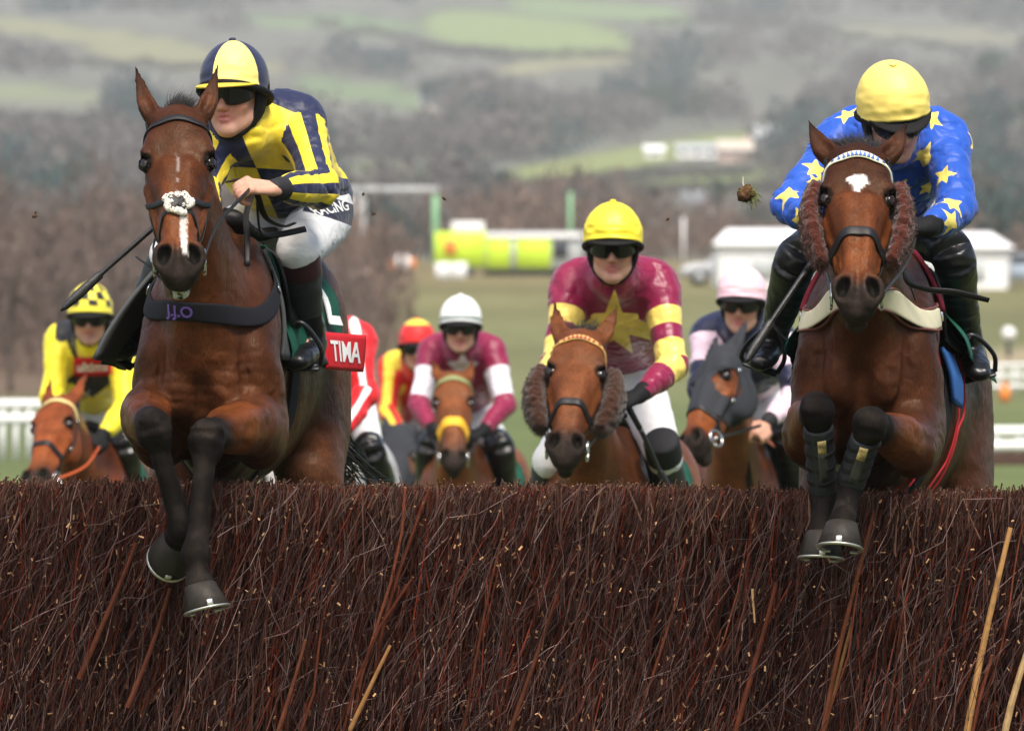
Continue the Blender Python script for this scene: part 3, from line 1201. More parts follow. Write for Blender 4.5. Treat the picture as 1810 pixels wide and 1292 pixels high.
# ------------------------------------------------------------------ birch fence
def twigs(base, tip, r0, r1, col, colend, g, bend=.03, n=3, K=4):
    """batch of tapered, slightly bent twigs with cut ends; base, tip (M,3)"""
    M = len(base)
    t = np.linspace(0, 1, K)[None, :, None]
    ax = tip - base
    L = np.linalg.norm(ax, axis=1)[:, None, None]
    bd = g.normal(0, 1, (M, 1, 3)) * bend * L
    bd2 = g.normal(0, 1, (M, 1, 3)) * bend * .6 * L
    c = base[:, None] * (1 - t) + tip[:, None] * t + bd * np.sin(t * math.pi) + bd2 * np.sin(t * 2 * math.pi)
    d = ax / np.linalg.norm(ax, axis=1, keepdims=True)
    u = np.cross(d, np.array([.3, 1, .1]))
    u /= np.linalg.norm(u, axis=1, keepdims=True)
    v = np.cross(d, u)
    th = np.linspace(0, 2 * math.pi, n, endpoint=False) + .4
    ring = np.cos(th)[None, :, None] * u[:, None] + np.sin(th)[None, :, None] * v[:, None]
    rad = (r0[:, None] * (1 - t[0, :, 0]) + r1[:, None] * t[0, :, 0])
    R = c[:, :, None] + ring[:, None] * rad[:, :, None, None]
    # duplicate end ring (pale cut wood) slanted a little
    end = R[:, -1:].copy()
    V = np.concatenate([R, end], 1).reshape(M, -1, 3)
    nv = (K + 1) * n
    F4 = []
    for k in range(K - 1):
        for a in range(n):
            b2 = (a + 1) % n
            F4.append((k * n + a, k * n + b2, (k + 1) * n + b2, (k + 1) * n + a))
    F4 = np.array(F4)
    if n == 4:
        F4 = np.vstack([F4, [[K * n, K * n + 1, K * n + 2, K * n + 3]]])
        capf = None
    else:
        capf = np.array([[K * n + a for a in range(n)]])
    C = np.repeat(col[:, None, :], nv, 1)
    C[:, K * n:] = colend[:, None, :]
    off = (np.arange(M) * nv)[:, None, None]
    faces = (F4[None] + off).reshape(-1, 4).tolist()
    if capf is not None:
        faces += (capf[None] + off).reshape(-1, n).tolist()
    return V.reshape(-1, 3), faces, C.reshape(-1, 3)


g = np.random.default_rng(19)
FX0, FX1, FY, FH = -3.6, 3.6, 19.93, 1.390
FD = .62
fence = empty('birch_fence', (0, FY + .4, 0), 'long dark birch brush fence across the whole foreground', 'fence')
M_TWIG = vcol_mat('birch twigs', rough=.75, spec=.08, noise=.35, nscale=30, bump=.3, bscale=220)


def ftop(x):
    x = np.clip(x, -2.2, 2.2)
    return 1.385 - .011 * x + .004 * np.sin(x * 5.1)


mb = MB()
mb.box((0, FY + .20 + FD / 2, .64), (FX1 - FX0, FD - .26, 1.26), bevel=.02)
mb.build('packed_core', simple('twig core in painted shade', (.012, .006, .005), .95, .1, bump=1, bscale=90, var=.5, vscale=60, stretch=(1, 1, .15)), fence)  # solid core; its near-black colour paints in the shade between the twigs
parts = []


def layer(M, zlo, zhi, L0, L1, tilt, tsd, r0, r1, c0, c1, pale, y0, y1, bend, n=3, K=4, xl=FX0, xh=FX1, cap=True):
    x = g.uniform(xl, xh, M)
    z = g.uniform(zlo, zhi, M)
    L = g.uniform(L0, L1, M)
    th = g.normal(tilt, tsd, M)
    ph = g.normal(.02, .05, M)
    base = np.stack([x, FY + g.uniform(y0, y1, M), z], -1)
    tip = base + np.stack([np.sin(th) * L, -ph * L, np.cos(th) * L], -1)
    if cap:
        k = tip[:, 2] > ftop(tip[:, 0])
        f = (ftop(tip[:, 0]) + g.uniform(-.02, .006, M) - base[:, 2]) / (tip[:, 2] - base[:, 2])
        tip[k] = (base + (tip - base) * f[:, None])[k]
    ra = g.uniform(r0[0], r0[1], M)
    rb = ra * g.uniform(r1[0], r1[1], M)
    t = g.uniform(0, 1, (M, 1)) ** 1.3
    col = np.asarray(c0) * (1 - t) + np.asarray(c1) * t
    col = col * np.exp(np.clip(g.normal(-.25, .60, (M, 1)), -2, .75))
    ce = np.where(g.uniform(0, 1, (M, 1)) < pale, np.array([[.78, .46, .24]]) * g.uniform(.6, 1.15, (M, 1)), col)
    parts.append(twigs(base, tip, ra, rb, col, ce, g, bend, n, K))


RED, GREY, OCH = (.110, .019, .0085), (.085, .046, .038), (.16, .075, .030)
layer(13000, -.1, 1.27, .30, .85, .20, .16, (.0012, .0030), (.5, .9), (.026, .0066, .0042), RED, .6, .02, .18, .03)
layer(9000, -.05, 1.30, .25, .7, .17, .17, (.0011, .0022), (.4, .8), (.030, .0095, .0065), GREY, .5, -.01, .10, .06)
layer(520, -.2, 1.0, .3, 1.0, .20, .09, (.0030, .0062), (.6, .9), (.045, .011, .006), (.075, .022, .011), .9, -.005, .08, .03, 6, 6)
layer(7000, 0, 1.36, .08, .34, .28, .48, (.0007, .0014), (.4, .8), (.045, .022, .021), (.15, .105, .097), .25, -.03, .03, .09)
layer(4200, 0, 1.37, .003, .016, .25, .7, (.0009, .0032), (.9, 1), (.09, .035, .02), (.42, .24, .12), 1, -.045, -.005, .01, 6, 2)
layer(1, -.3, .75, .5, 1.2, .24, .05, (.006, .009), (.5, .8), OCH, (.34, .17, .06), 1, -.03, .0, .012, 6, 6)
# fine stubble along the clipped top, back to the far edge
M = 11000
x = g.uniform(FX0, FX1, M)
yy = FY + g.uniform(-.02, FD + .06, M)
z1 = ftop(x) + g.normal(-.006, .012, M)
L = g.uniform(.05, .16, M)
th = g.normal(.15, .3, M)
tip = np.stack([x, yy, z1], -1)
base = tip - np.stack([np.sin(th) * L, g.normal(0, .25, M) * L, np.cos(th) * L], -1)
ra = g.uniform(.0014, .0032, M)
t = g.uniform(0, 1, (M, 1))
col = np.array([.030, .011, .008]) * (1 - t) + np.array([.12, .065, .045]) * t
ce = np.where(g.uniform(0, 1, (M, 1)) < .75, np.array([[.60, .34, .19]]) * g.uniform(.5, 1.2, (M, 1)), col)
parts.append(twigs(base, tip, ra, ra * .9, col, ce, g, .03, 4, 3))
# a few long ends standing above the line
M = 260
x = g.uniform(FX0, FX1, M)
base = np.stack([x, FY + g.uniform(0, FD, M), ftop(x) - .05], -1)
tip = base + np.stack([g.normal(.01, .025, M), g.normal(0, .02, M), g.uniform(.04, .065, M)], -1)
parts.append(twigs(base, tip, g.uniform(.001, .002, M), g.uniform(.0006, .001, M), np.tile([.08, .04, .03], (M, 1)), np.tile([.35, .2, .1], (M, 1)), g, .05, 3, 4))
# pale peeled stems on the right, as in the front face
def stems(lst):
    V = []
    for x0, y0, x1, y1, r, c in lst:
        a, b2 = P(x0, y0, FY - .045), P(x1, y1, FY - .045)
        parts.append(twigs(np.array([a]), np.array([b2]), np.array([r]), np.array([r * .62]), np.array([c], float), np.array([[.72, .46, .22]]), g, .008, 8, 8))
stems([(1704, 1330, 1786, 932, .0115, (.38, .20, .075)), (1770, 1330, 1850, 1010, .0115, (.40, .26, .13)), (1448, 1330, 1545, 905, .008, (.10, .032, .015)),
       (600, 1330, 690, 1140, .008, (.26, .13, .05)), (140, 1200, 240, 960, .009, (.085, .026, .014)), (225, 1250, 300, 1040, .008, (.10, .03, .016)), (1290, 1330, 1372, 1030, .009, (.085, .024, .012)),
       (480, 1330, 540, 1130, .007, (.11, .036, .018)), (1330, 1040, 1334, 1100, .004, (.40, .24, .12)), (890, 1330, 985, 1050, .008, (.07, .022, .012))])
V, Fc, C = [], [], []
o_ = 0
for v, f_, c in parts:
    V.append(v)
    C.append(c)
    Fc += [[i + o_ for i in q] for q in f_]
    o_ += len(v)
tag(mkmesh('brush', np.vstack(V), Fc, M_TWIG, fence, np.vstack(C), smooth=False), kind='stuff')
del parts, V, Fc, C

# second brush fence far off on the right
fb = on_ground(1760, 95)
f2nd = empty('far_brush_fence', A(fb[0], 95, fb[2]), 'low dark brush fence in the distance at the right edge', 'fence')
mb = MB()
sx = 95 / F_PX
mb.box(A((1800 - CX) * sx, 95.3, CZ + (CY - 848) * sx), (460 * sx, .8, 100 * sx), bevel=.06)
mb.build('packed_core', simple('far brush', (.055, .032, .025), .95, .1, bump=1, bscale=12, var=.4, vscale=14, stretch=(1, 1, .2)), f2nd)
bx = (np.random.default_rng(4).uniform(1570, 2030, 2600) - CX) * sx
gz = np.random.default_rng(5)
base = np.stack([bx, 94.88 + gz.uniform(-.03, .85, 2600), np.full(2600, CZ + (CY - 840) * sx) + gz.uniform(-.2, .1, 2600)], -1)
tip = base + np.stack([gz.normal(.05, .05, 2600), gz.normal(0, .05, 2600), gz.uniform(.15, .28, 2600)], -1)
v, f_, c = twigs(base, tip, np.full(2600, .008), np.full(2600, .005), np.tile([.08, .05, .04], (2600, 1)) * gz.uniform(.5, 1.4, (2600, 1)), np.tile([.25, .17, .1], (2600, 1)), gz, .03, 3, 3)
tag(mkmesh('brush', v, f_, M_TWIG, f2nd, c, smooth=False), kind='stuff')

# ------------------------------------------------------------------ air
mv = bpy.data.materials.new('haze')
mv.use_nodes = True
mv.node_tree.nodes.remove(mv.node_tree.nodes['Principled BSDF'])
pv = mv.node_tree.nodes.new('ShaderNodeVolumePrincipled')
pv.inputs['Color'].default_value = (.88, .92, .96, 1)
pv.inputs['Density'].default_value = .00017
pv.inputs['Anisotropy'].default_value = 0.0
mv.node_tree.links.new(pv.outputs[0], mv.node_tree.nodes['Material Output'].inputs['Volume'])
mb = MB()
mb.box((0, 2080, 160), (7000, 4400, 330))
tag(mb.build('haze', mv, None, smooth=False), kind='stuff')
# ------------------------------------------------------------------ horse materials
M_COAT = vcol_mat('horse coat', rough=0.42, spec=0.12, noise=0.36, nscale=14, bump=0.5, bscale=150, stretch=(1, 1, 0.3), bdist=0.0035, coat=0.0, big=0.30, rvar=.12)
M_MANE = simple('mane hair', (0.016, 0.013, 0.012), 0.5, 0.4)
M_EYE = simple('horse eye', (0.012, 0.006, 0.004), 0.12, 0.45)
M_HOOF = simple('hoof horn', (0.024, 0.020, 0.016), 0.55, 0.2, bump=0.6, bscale=60, var=0.35, vscale=25, stretch=(1, 1, 0.2))
M_SHOE = simple('aluminium shoe', (0.55, 0.54, 0.50), 0.35, 0.5, 0.8)
M_LEATHER = simple('black leather', (0.010, 0.009, 0.010), 0.45, 0.28, bump=0.25, bscale=300)
M_STEEL = simple('steel', (0.62, 0.62, 0.62), 0.22, 0.5, 1.0)
M_WEB = simple('black webbing', (0.012, 0.012, 0.016), 0.75, 0.15, bump=0.4, bscale=500)
M_GREYPAD = simple('grey rubber pad', (0.070, 0.074, 0.076), 0.75, 0.3, bump=0.25, bscale=400)
M_GREEN = simple('green cloth', (0.006, 0.085, 0.050), 0.65, 0.3, bump=0.5, bscale=25, var=0.25, vscale=10, bdist=0.01)
M_REDP = simple('red panel cloth', (0.55, 0.010, 0.018), 0.6, 0.3, bump=0.3, bscale=30, bdist=0.006)
M_WHITE = simple('white print', (0.80, 0.80, 0.78), 0.6, 0.3)
M_FLEECE = simple('white fleece', (0.72, 0.68, 0.60), 0.95, 0.1, bump=0.8, bscale=220, bdist=0.004)
M_CREAM = simple('cream girth', (0.58, 0.54, 0.38), 0.7, 0.3, bump=0.3, bscale=400, var=0.12, vscale=12)
M_BURG = simple('burgundy pad', (0.13, 0.010, 0.022), 0.8, 0.2, bump=0.7, bscale=260)
M_BLUEP = simple('blue pad', (0.03, 0.12, 0.36), 0.7, 0.3)
M_REDW = simple('red webbing', (0.42, 0.012, 0.02), 0.6, 0.3)
M_ORANGE = simple('orange rubber rein', (0.62, 0.11, 0.03), 0.6, 0.3)
M_YELLB = simple('yellow nylon', (0.75, 0.40, 0.02), 0.6, 0.3)
M_PURPLE = simple('purple thread', (0.16, 0.09, 0.34), 0.7, 0.3)
M_LIGHTRED = simple('dark hood cloth', (0.030, 0.032, 0.038), 0.85, 0.2, bump=0.3, bscale=60)
M_FOAM = simple('foam froth', (0.62, 0.62, 0.58), 0.3, 0.5, bump=0.6, bscale=150)

BAY, DARK, BLACK, TAN = A(.074, .0235, .0086), A(.028, .0108, .0066), A(.0050, .0042, .0041), A(.240, .062, .0130)


def hoof_mb(mb, C, d, f, s=1.0, shoe=None):
    """hoof: coronet centre C, axis d towards the ground surface, f = toe direction"""
    d = nrm(d)
    f = nrm(f - d * (f @ d))
    r = np.cross(d, f)
    th = np.linspace(0, 2 * math.pi, 24, endpoint=False)
    rings = []
    for t, w, l, o in ((-.12, .036, .038, .0), (0, .046, .050, .004), (.25, .050, .056, .010), (1.0, .066, .072, .028), (1.04, .063, .069, .028), (1.0, .050, .055, .022)):
        x = np.cos(th) * w * s
        y = np.sin(th) * l * s
        y = np.where(y < -l * s * .55, -l * s * .55 - (np.abs(y) - l * s * .55) * .4, y)
        h = t * .072 * s * np.where(np.sin(th) < 0, 1 - .28 * np.abs(np.sin(th)), 1)
        rings.append(C + x[:, None] * r + (y + o * s)[:, None] * f + h[:, None] * d)
    mb.rings(rings, True)
    if shoe is not None:
        q = []
        for a in np.linspace(-0.35 * math.pi, 1.35 * math.pi, 30):
            x, y = math.cos(a) * .063 * s, math.sin(a) * .069 * s
            y = max(y, -.045 * s)
            q.append(C + x * r + (y + .028 * s) * f + .078 * s * d)
        shoe.tube(q, .0065 * s, 8, 1, flat=0.6)
        shoe.box(C + f * (.097 * s) + d * (.066 * s), (.018, .006, .022), np.array([r, f, d]), bevel=.002)


def hair(mb, roots, dirs, length, r, bend=0.3, n=3, seed=0, droop=(0, 0, -1)):
    g = np.random.default_rng(seed)
    for p, d in zip(roots, dirs):
        L = length * g.uniform(.6, 1.1)
        d = nrm(d + g.normal(0, .16, 3))
        side = g.normal(0, 1, 3) * bend * .15
        q = [p + d * L * t + (side + np.array(droop) * bend) * L * t * t for t in np.linspace(0, 1, 5)]
        mb.tube(q, [r, r * .9, r * .8, r * .55, r * .15], n, 1)


def limb_coords(V, pts):
    """nearest point on a polyline: distance, running parameter, offset vector"""
    best = np.full(len(V), 1e9)
    t_ = np.zeros(len(V))
    off = np.zeros((len(V), 3))
    for i in range(len(pts) - 1):
        a, b = pts[i], pts[i + 1]
        ab = b - a
        t = np.clip(((V - a) @ ab) / max(ab @ ab, 1e-12), 0, 1)
        o = V - (a + t[:, None] * ab)
        d = np.linalg.norm(o, axis=1)
        m = d < best
        best[m], t_[m], off[m] = d[m], t[m] + i, o[m]
    return best, t_, off


class Horse:
    pass


def make_horse(label, T, f, up, poll, muz, nface, fore, hind, res=.012, group='racehorses jumping or approaching the fence', bay=BAY, dark=DARK,
               tan=TAN, black=BLACK, ear=(.105, .17), earfwd=.0, neckdrop=0.0, detail=True, points=BLACK, hs=1.0, headcol=None, paint=None, mane_n=120, tail=None, ears_dark=True, legw=1.0, earw=1.0):
    h = Horse()
    T = np.asarray(T, float)
    f = nrm(f)
    r = nrm(np.cross(up, f))
    u = np.cross(f, r)
    B = np.array([r, f, u])
    W = lambda x, y, z: T + r * x + f * y + u * z
    a = nrm(np.asarray(muz) - poll)
    nF = nrm(nface - a * (np.asarray(nface) @ a))
    s = np.cross(nF, a)
    HB = np.array([s, a, nF])
    H = lambda x, y, z: poll + (s * x + a * y + nF * z) * hs
    h.W, h.H, h.f, h.r, h.u, h.a, h.nF, h.s, h.B, h.HB = W, H, f, r, u, a, nF, s, B, HB
    hc = bay if headcol is None else headcol
    S = Sdf()
    # trunk
    S.append(Tube([W(0, .60, -.06), W(0, .42, -.05), W(0, .15, -.03), W(0, -.15, -.01), W(0, -.42, .05), W(0, -.64, .08)],
                  [.11, .150, .188, .245, .245, .20], [.20, .315, .36, .345, .285, .20], r, .06,
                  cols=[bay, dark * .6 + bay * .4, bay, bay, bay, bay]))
    S.append(Ell(W(0, .22, .30), (.045, .30, .12), B, .09, dark))
    for g in (-1, 1):
        S.append(Ell(W(g * .125, -.52, .15), (.165, .30, .235), B, .08, bay))
        S.append(Ell(W(g * .165, -.62, -.10), (.125, .22, .33), B, .08, bay))
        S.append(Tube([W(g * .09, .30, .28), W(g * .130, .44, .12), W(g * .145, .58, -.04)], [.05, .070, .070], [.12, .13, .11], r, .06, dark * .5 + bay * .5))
        S.append(Ell(W(g * .072, .668, -.105), (.064, .080, .100), B, .014, bay))
        S.append(Tube([W(g * .045, .63, .10), W(g * .075, .665, -.02), W(g * .060, .66, -.14)], [.040, .050, .045], None, r, .022, bay * .8 + dark * .2))
        S.append(Ell(W(g * .135, .60, -.05), (.062, .085, .12), B, .026, bay * .6 + dark * .4))
        S.append(Ell(W(g * .150, .585, -.19), (.058, .085, .085), B, .028, bay))
    # creases between the breast muscles, shoulder and arm
    S.append(Tube([W(0, .72, .16), W(0, .735, -.02), W(0, .735, -.15), W(0, .68, -.26)], [.013, .017, .022, .028], None, r, .026, neg=True))
    for g in (-1, 1):
        S.append(Tube([W(g * .105, .66, .14), W(g * .118, .69, .02), W(g * .130, .70, -.10), W(g * .105, .70, -.19), W(g * .03, .70, -.225)], [.010, .014, .017, .019, .020], None, r, .020, neg=True))
        S.append(Tube([W(g * .185, .46, .26), W(g * .215, .50, .08), W(g * .215, .52, -.10)], [.010, .014, .012], None, r, .03, neg=True))
        S.append(Tube([W(g * .03, .70, .12), W(g * .055, .715, .03), W(g * .050, .72, -.05)], [.008, .014, .010], None, r, .014, bay))
    # neck
    nb, pt = W(0, .50, .12), H(0, .05, -.125)
    mid1, mid2 = nb * .62 + pt * .38 + u * (-.02 + neckdrop), nb * .25 + pt * .75 + u * (.015 + neckdrop)
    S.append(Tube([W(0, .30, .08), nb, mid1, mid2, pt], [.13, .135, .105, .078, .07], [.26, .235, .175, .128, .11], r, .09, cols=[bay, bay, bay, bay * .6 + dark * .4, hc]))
    # wind pipe and neck muscles
    S.append(Tube([W(0, .70, .0), mid1 - np.cross(r, nrm(pt - nb)) * (-.15) if False else nb * .5 + pt * .5 + f * .10 - u * .04, H(0, .16, -.20)], [.06, .05, .045], None, r, .06, bay))
    # head
    c_ = hc
    nostr = []
    eyes = []
    S.append(Ell(H(0, .085, -.075), A(.088, .135, .085) * hs, HB, .03, c_ * .6 + dark * .4))
    S.append(Tube([H(0, .10, -.055), H(0, .24, -.045), H(0, .36, -.050), H(0, .50, -.055)], A(.082, .084, .058, .046) * hs, A(.05, .052, .052, .042) * hs, s, .035,
                  cols=[c_ * .7 + dark * .3, c_ * .75 + dark * .25, c_, tan]))
    S.append(Tube([H(0, .18, -.13), H(0, .34, -.115), H(0, .50, -.10)], A(.068, .055, .042) * hs, A(.08, .066, .048) * hs, s, .04, cols=[c_, c_, tan]))
    for g in (-1, 1):
        S.append(Ell(H(g * .058, .19, -.150), A(.034, .115, .105) * hs, HB, .03, c_))
        S.append(Ell(H(g * .074, .172, -.042), A(.030, .055, .034) * hs, HB, .025, c_ * .55 + tan * .35))
        S.append(Ell(H(g * .066, .13, -.022), A(.026, .05, .022) * hs, HB, .03, c_ * .5 + dark * .5))
        S.append(Tube([H(g * .088, .25, -.078), H(g * .070, .34, -.082), H(g * .054, .42, -.085)], A(.016, .014, .01) * hs, None, s, .025, c_ * .6 + tan * .4))
        S.append(Tube([H(g * .030, .22, -.012), H(g * .026, .36, -.006), H(g * .022, .47, -.018)], A(.018, .014, .012) * hs, None, s, .025, c_ * .6 + tan * .4))
        # eye socket and lids
        ec_ = H(g * .0895, .190, -.036)
        ed = nrm(s * g * .72 + nF * .68 + a * .06)
        e_b = nrm(np.cross(ed, a))
        S.append(Ell(ec_ + ed * .020 * hs, A(.027, .035, .026) * hs, np.array([e_b, np.cross(ed, e_b), ed]), .012, neg=True))
        lid = [ec_ + (ed * .0135 + a * (.0255 * math.cos(t_)) + e_b * (.0195 * math.sin(t_))) * hs for t_ in np.linspace(0, 2 * math.pi, 9)]
        S.append(Tube(lid, .0052 * hs, None, ed, .006, black * 1.1, n=2))
        S.append(Tube([ec_ + (ed * .006 - a * .036 + nF * .006) * hs, ec_ + (ed * .014 - a * .030 + nF * .012) * hs, ec_ + (ed * .010 - a * .014 + nF * .030) * hs], A(.010, .011, .006) * hs, None, ed, .015, c_ * .6 + black * .4))
        eyes.append(ec_ + ed * .012 * hs)
        # muzzle, nostril
        S.append(Ell(H(g * .026, .535, -.066), A(.037, .062, .052) * hs, HB, .02, black * .8 + tan * .2))
        S.append(Tube([H(g * .030, .490, -.020), H(g * .056, .515, -.022), H(g * .060, .550, -.040), H(g * .036, .585, -.048)], A(.012, .017, .017, .012) * hs, None, s, .016, cols=[tan * .4 + black * .6, black, black, black]))
        S.append(Tube([H(g * .020, .500, -.012), H(g * .024, .545, -.016), H(g * .028, .580, -.040)], A(.010, .012, .010) * hs, None, s, .014, black))
        nv = Ell(H(g * .0425, .540, -.008), A(.0180, .031, .036) * hs, np.array([nrm(s + a * g * -.25), nrm(a + s * g * .25), nF]), .008, col=black * .3, neg=True)
        S.append(nv)
        nostr.append(nv)
        # ear
        e0, e1, e2 = H(g * .052, .035, -.055), H(g * (.052 + (ear[0] - .052) * .62), .035 - ear[1] * .50, -.040 + earfwd * .5), H(g * ear[0], -ear[1], -.045 + earfwd)
        ec = [c_ * .8, c_ * .7 + dark * .3, black * 1.2 if ears_dark else c_ * .7]
        em = e0 * .55 + e1 * .45 + s * g * .004
        S.append(Tube([e0, em, e1, e2], A(.030, .035, .030, .004) * hs * earw, A(.028, .026, .018, .004) * hs, s - nF * g * .25, .02, cols=[c_ * .8, c_ * .75, ec[1], ec[2]]))
        S.append(Tube([em + nF * .022 + s * g * .004, e1 + nF * .016 + s * g * .002, e2 * .8 + e1 * .2 + nF * .008], A(.016, .019, .004) * hs * earw, A(.014, .013, .003) * hs, s - nF * g * .25, .008, neg=True))
    S.append(Ell(H(0, .583, -.080), A(.042, .036, .040) * hs, HB, .02, black))
    S.append(Ell(H(0, .565, -.135), A(.034, .045, .028) * hs, HB, .016, black * 1.4))
    S.append(Tube([H(-.05, .50, -.112), H(-.042, .575, -.112), H(0, .612, -.108), H(.042, .575, -.112), H(.05, .50, -.112)], .0045, None, s, .006, neg=True))
    # legs
    hoofs, shoes = MB(), MB()
    h.hoofs = []
    lw = legw
    for L in fore:
        E, K, Fk, C = [np.asarray(v, float) for v in L['pts']]
        g = L['g']
        c2 = points
        sd = L.get('side', r)
        k0 = K + (E - K) * .17
        S.append(Tube([W(g * .140, .54, -.10), W(g * .150, .50, -.22), E], [.085, .085, .070], [.12, .12, .09], r, .05, bay))
        S.append(Tube([E, E * .66 + K * .34, E * .35 + K * .65, k0], A(.068, .070, .058, .046) * lw, A(.085, .078, .060, .050) * lw, sd, .025, cols=[bay, bay * .7 + tan * .3, bay * .6 + tan * .3, c2]))
        eo = np.cross(nrm(K - E), sd)
        eo = eo * (1 if eo @ u > 0 else -1)
        for q_ in (-1, 1):
            S.append(Tube([E * .85 + K * .15 + sd * q_ * .038 * lw + eo * .035, E * .5 + K * .5 + sd * q_ * .036 * lw + eo * .034, E * .15 + K * .85 + sd * q_ * .022 * lw + eo * .014], A(.034, .034, .016) * lw, None, sd, .012, cols=[bay, bay * .5 + tan * .5, c2]))
        S.append(Tube([k0, K, K * .86 + Fk * .14], A(.044, .053, .042) * lw, A(.048, .056, .046) * lw, sd, .018, c2))
        kn = np.cross(sd, nrm(Fk - K))
        kn = kn * (1 if kn @ f > 0 else -1)
        for q_, w_ in ((-.05, .026), (.06, .024)):
            for z_ in (-1, 1):
                S.append(Ell(K + (Fk - K) * q_ + kn * .038 * lw + sd * z_ * .018 * lw, A(.022, .018, .018) * lw, np.array([sd, kn, nrm(Fk - K)]), .008, c2 * 1.2))
        S.append(Ell(K + (Fk - K) * .005 + kn * .062 * lw, A(.06, .008, .004) * lw, np.array([sd, kn, nrm(Fk - K)]), .012, neg=True))
        for q_ in (-1, 1):
            S.append(Ell(K + sd * q_ * .028 * lw + (Fk - K) * .05, A(.024, .030, .050) * lw, None, .02, c2))
        S.append(Tube([K, K * .75 + Fk * .25, K * .3 + Fk * .7, Fk], A(.042, .034, .032, .040) * lw, A(.046, .040, .040, .044) * lw, sd, .015, c2))
        tb = np.cross(sd, nrm(Fk - K))
        tb = tb * (1 if tb @ f < 0 else -1)
        S.append(Tube([K * .85 + Fk * .15 + tb * .022 * lw, K * .2 + Fk * .8 + tb * .030 * lw], .017 * lw, None, sd, .012, c2))
        S.append(Ell(Fk, A(.043, .043, .043) * lw, None, .015, c2))
        S.append(Tube([Fk, Fk * .45 + C * .55, C], A(.040, .037, .046) * lw, A(.042, .039, .048) * lw, sd, .015, c2))
        h.hoofs.append((C, L['hd'], L['hf']))
    for L in hind:
        St, Hk, Fk, C = [np.asarray(v, float) for v in L['pts']]
        g = L['g']
        S.append(Tube([W(g * .15, -.55, .0), W(g * .17, -.50, -.18), St], [.13, .13, .10], [.24, .22, .13], r, .06, bay))
        S.append(Tube([St, St * .55 + Hk * .45, Hk], [.09, .075, .042], [.12, .095, .055], r, .04, cols=[bay, bay, points]))
        S.append(Tube([Hk, Hk * .6 + Fk * .4, Fk], [.042, .034, .036], [.052, .038, .040], r, .015, points))
        S.append(Tube([Fk, Fk * .45 + C * .55, C], [.036, .032, .044], [.038, .034, .046], r, .015, points))
        h.hoofs.append((C, L['hd'], L['hf']))
    h.S = S
    base = A(T[0], T[1], 0.0)
    root = empty('race_horse', base, label, 'horse', group)
    h.root = root
    V, Q = S.mesh(res)
    V = smooth_verts(V, Q, 2, .5)
    S.surface(V, Q)
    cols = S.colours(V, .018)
    # dapple of the dark back line and paler flanks, in the trunk frame
    q = V - T
    lx, ly, lz = q @ r, q @ f, q @ u
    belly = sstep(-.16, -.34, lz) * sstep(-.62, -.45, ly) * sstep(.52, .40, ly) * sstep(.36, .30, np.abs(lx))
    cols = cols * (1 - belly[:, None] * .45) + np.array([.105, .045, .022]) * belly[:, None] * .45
    nz = fbm(V * 7, 5)
    cols *= (0.72 + .56 * nz)[:, None]
    hq = (V - poll) / hs
    hx, hy, hz = hq @ s, hq @ a, hq @ nF
    inhead = (hy > -.2) & (hy < .72) & (np.abs(hx) < .2) & (hz > -.26) & (hz < .15)
    h.hcoord = (hx, hy, hz, inhead)
    for nv in nostr:
        pass
    for e_ in eyes:
        m_ = sstep(.040, .026, np.linalg.norm((V - e_) / A(1, 1, 1), axis=1) / hs)[:, None]
        cols = cols * (1 - m_) + black * .9 * m_
    mz = sstep(.500, .545, hy - .25 * np.maximum(np.abs(hx) - .02, 0)*-1 + .03 * (fbm(V * 30, 6) - .5)) * inhead
    cols = cols * (1 - mz[:, None]) + A(.022, .016, .014) * (.6 + .8 * fbm(V * 45, 31))[:, None] * mz[:, None]
    for nv in nostr:
        m_ = sstep(.006, .0, nv.d(V.astype(np.float32)))[:, None]
        cols = cols * (1 - m_) + black * .25 * m_
    if detail:      # skin folds and raised veins
        N_ = vnormals(V, Q)
        wq = (fbm(V * 8, 12) - .5)[:, None] * 1.6
        fold = ridged(np.stack([lx * 9, ly * 9, lz * 30], -1) + wq, 23) ** 3
        fm = sstep(.35, .55, ly) * sstep(.24, .10, lz) * sstep(-.45, -.25, lz)
        V = V - N_ * (fold * fm * .0050 * sstep(.45, .65, fbm(V * 6, 8)))[:, None]
        V = V + N_ * ((fbm(V * 26, 15, 2) - .5) * .0035)[:, None]
        vd = np.zeros(len(V))
        for g in (-1, 1):
            for pl in ([W(g * .05, .74, .02), W(g * .085, .74, -.06), W(g * .075, .75, -.14), W(g * .10, .73, -.20)], [W(g * .085, .74, -.06), W(g * .12, .72, -.02), W(g * .15, .68, -.06)],
                       [H(g * .07, .22, -.09), H(g * .074, .29, -.085), H(g * .060, .35, -.075), H(g * .066, .41, -.07)], [H(g * .060, .35, -.075), H(g * .045, .40, -.05), H(g * .04, .45, -.04)]):
                d_, _, _ = limb_coords(V, list(S.snap(catmull(np.array(pl), 4), 0)))
                vd = np.maximum(vd, np.exp(-(d_ / .0042) ** 2))
        for L in fore:
            E, K = [np.asarray(v, float) for v in L['pts'][:2]]
            pl = [E * (1 - t) + K * t + eo * .08 + r * (.02 * math.sin(t * 5) + L['g'] * .01) for t in np.linspace(.05, .8, 6)]
            d_, _, _ = limb_coords(V, list(S.snap(np.array(pl), 0)))
            vd = np.maximum(vd, np.exp(-(d_ / .0048) ** 2))
        V = V + N_ * (vd * .0042)[:, None]
        # dust and dried mud on the dark lower legs
        mud = sstep(.50, .66, fbm(V * 16, 44)) * (cols.max(1) < .03) * ~inhead
        cols = cols * (1 - mud[:, None] * .3) + np.array([.036, .029, .025]) * mud[:, None] * .3
        spk = (vnoise(V * 150, 66) > .94) & (lz < .2)
        cols[spk] = cols[spk] * .6 + np.array([.06, .045, .03]) * .4
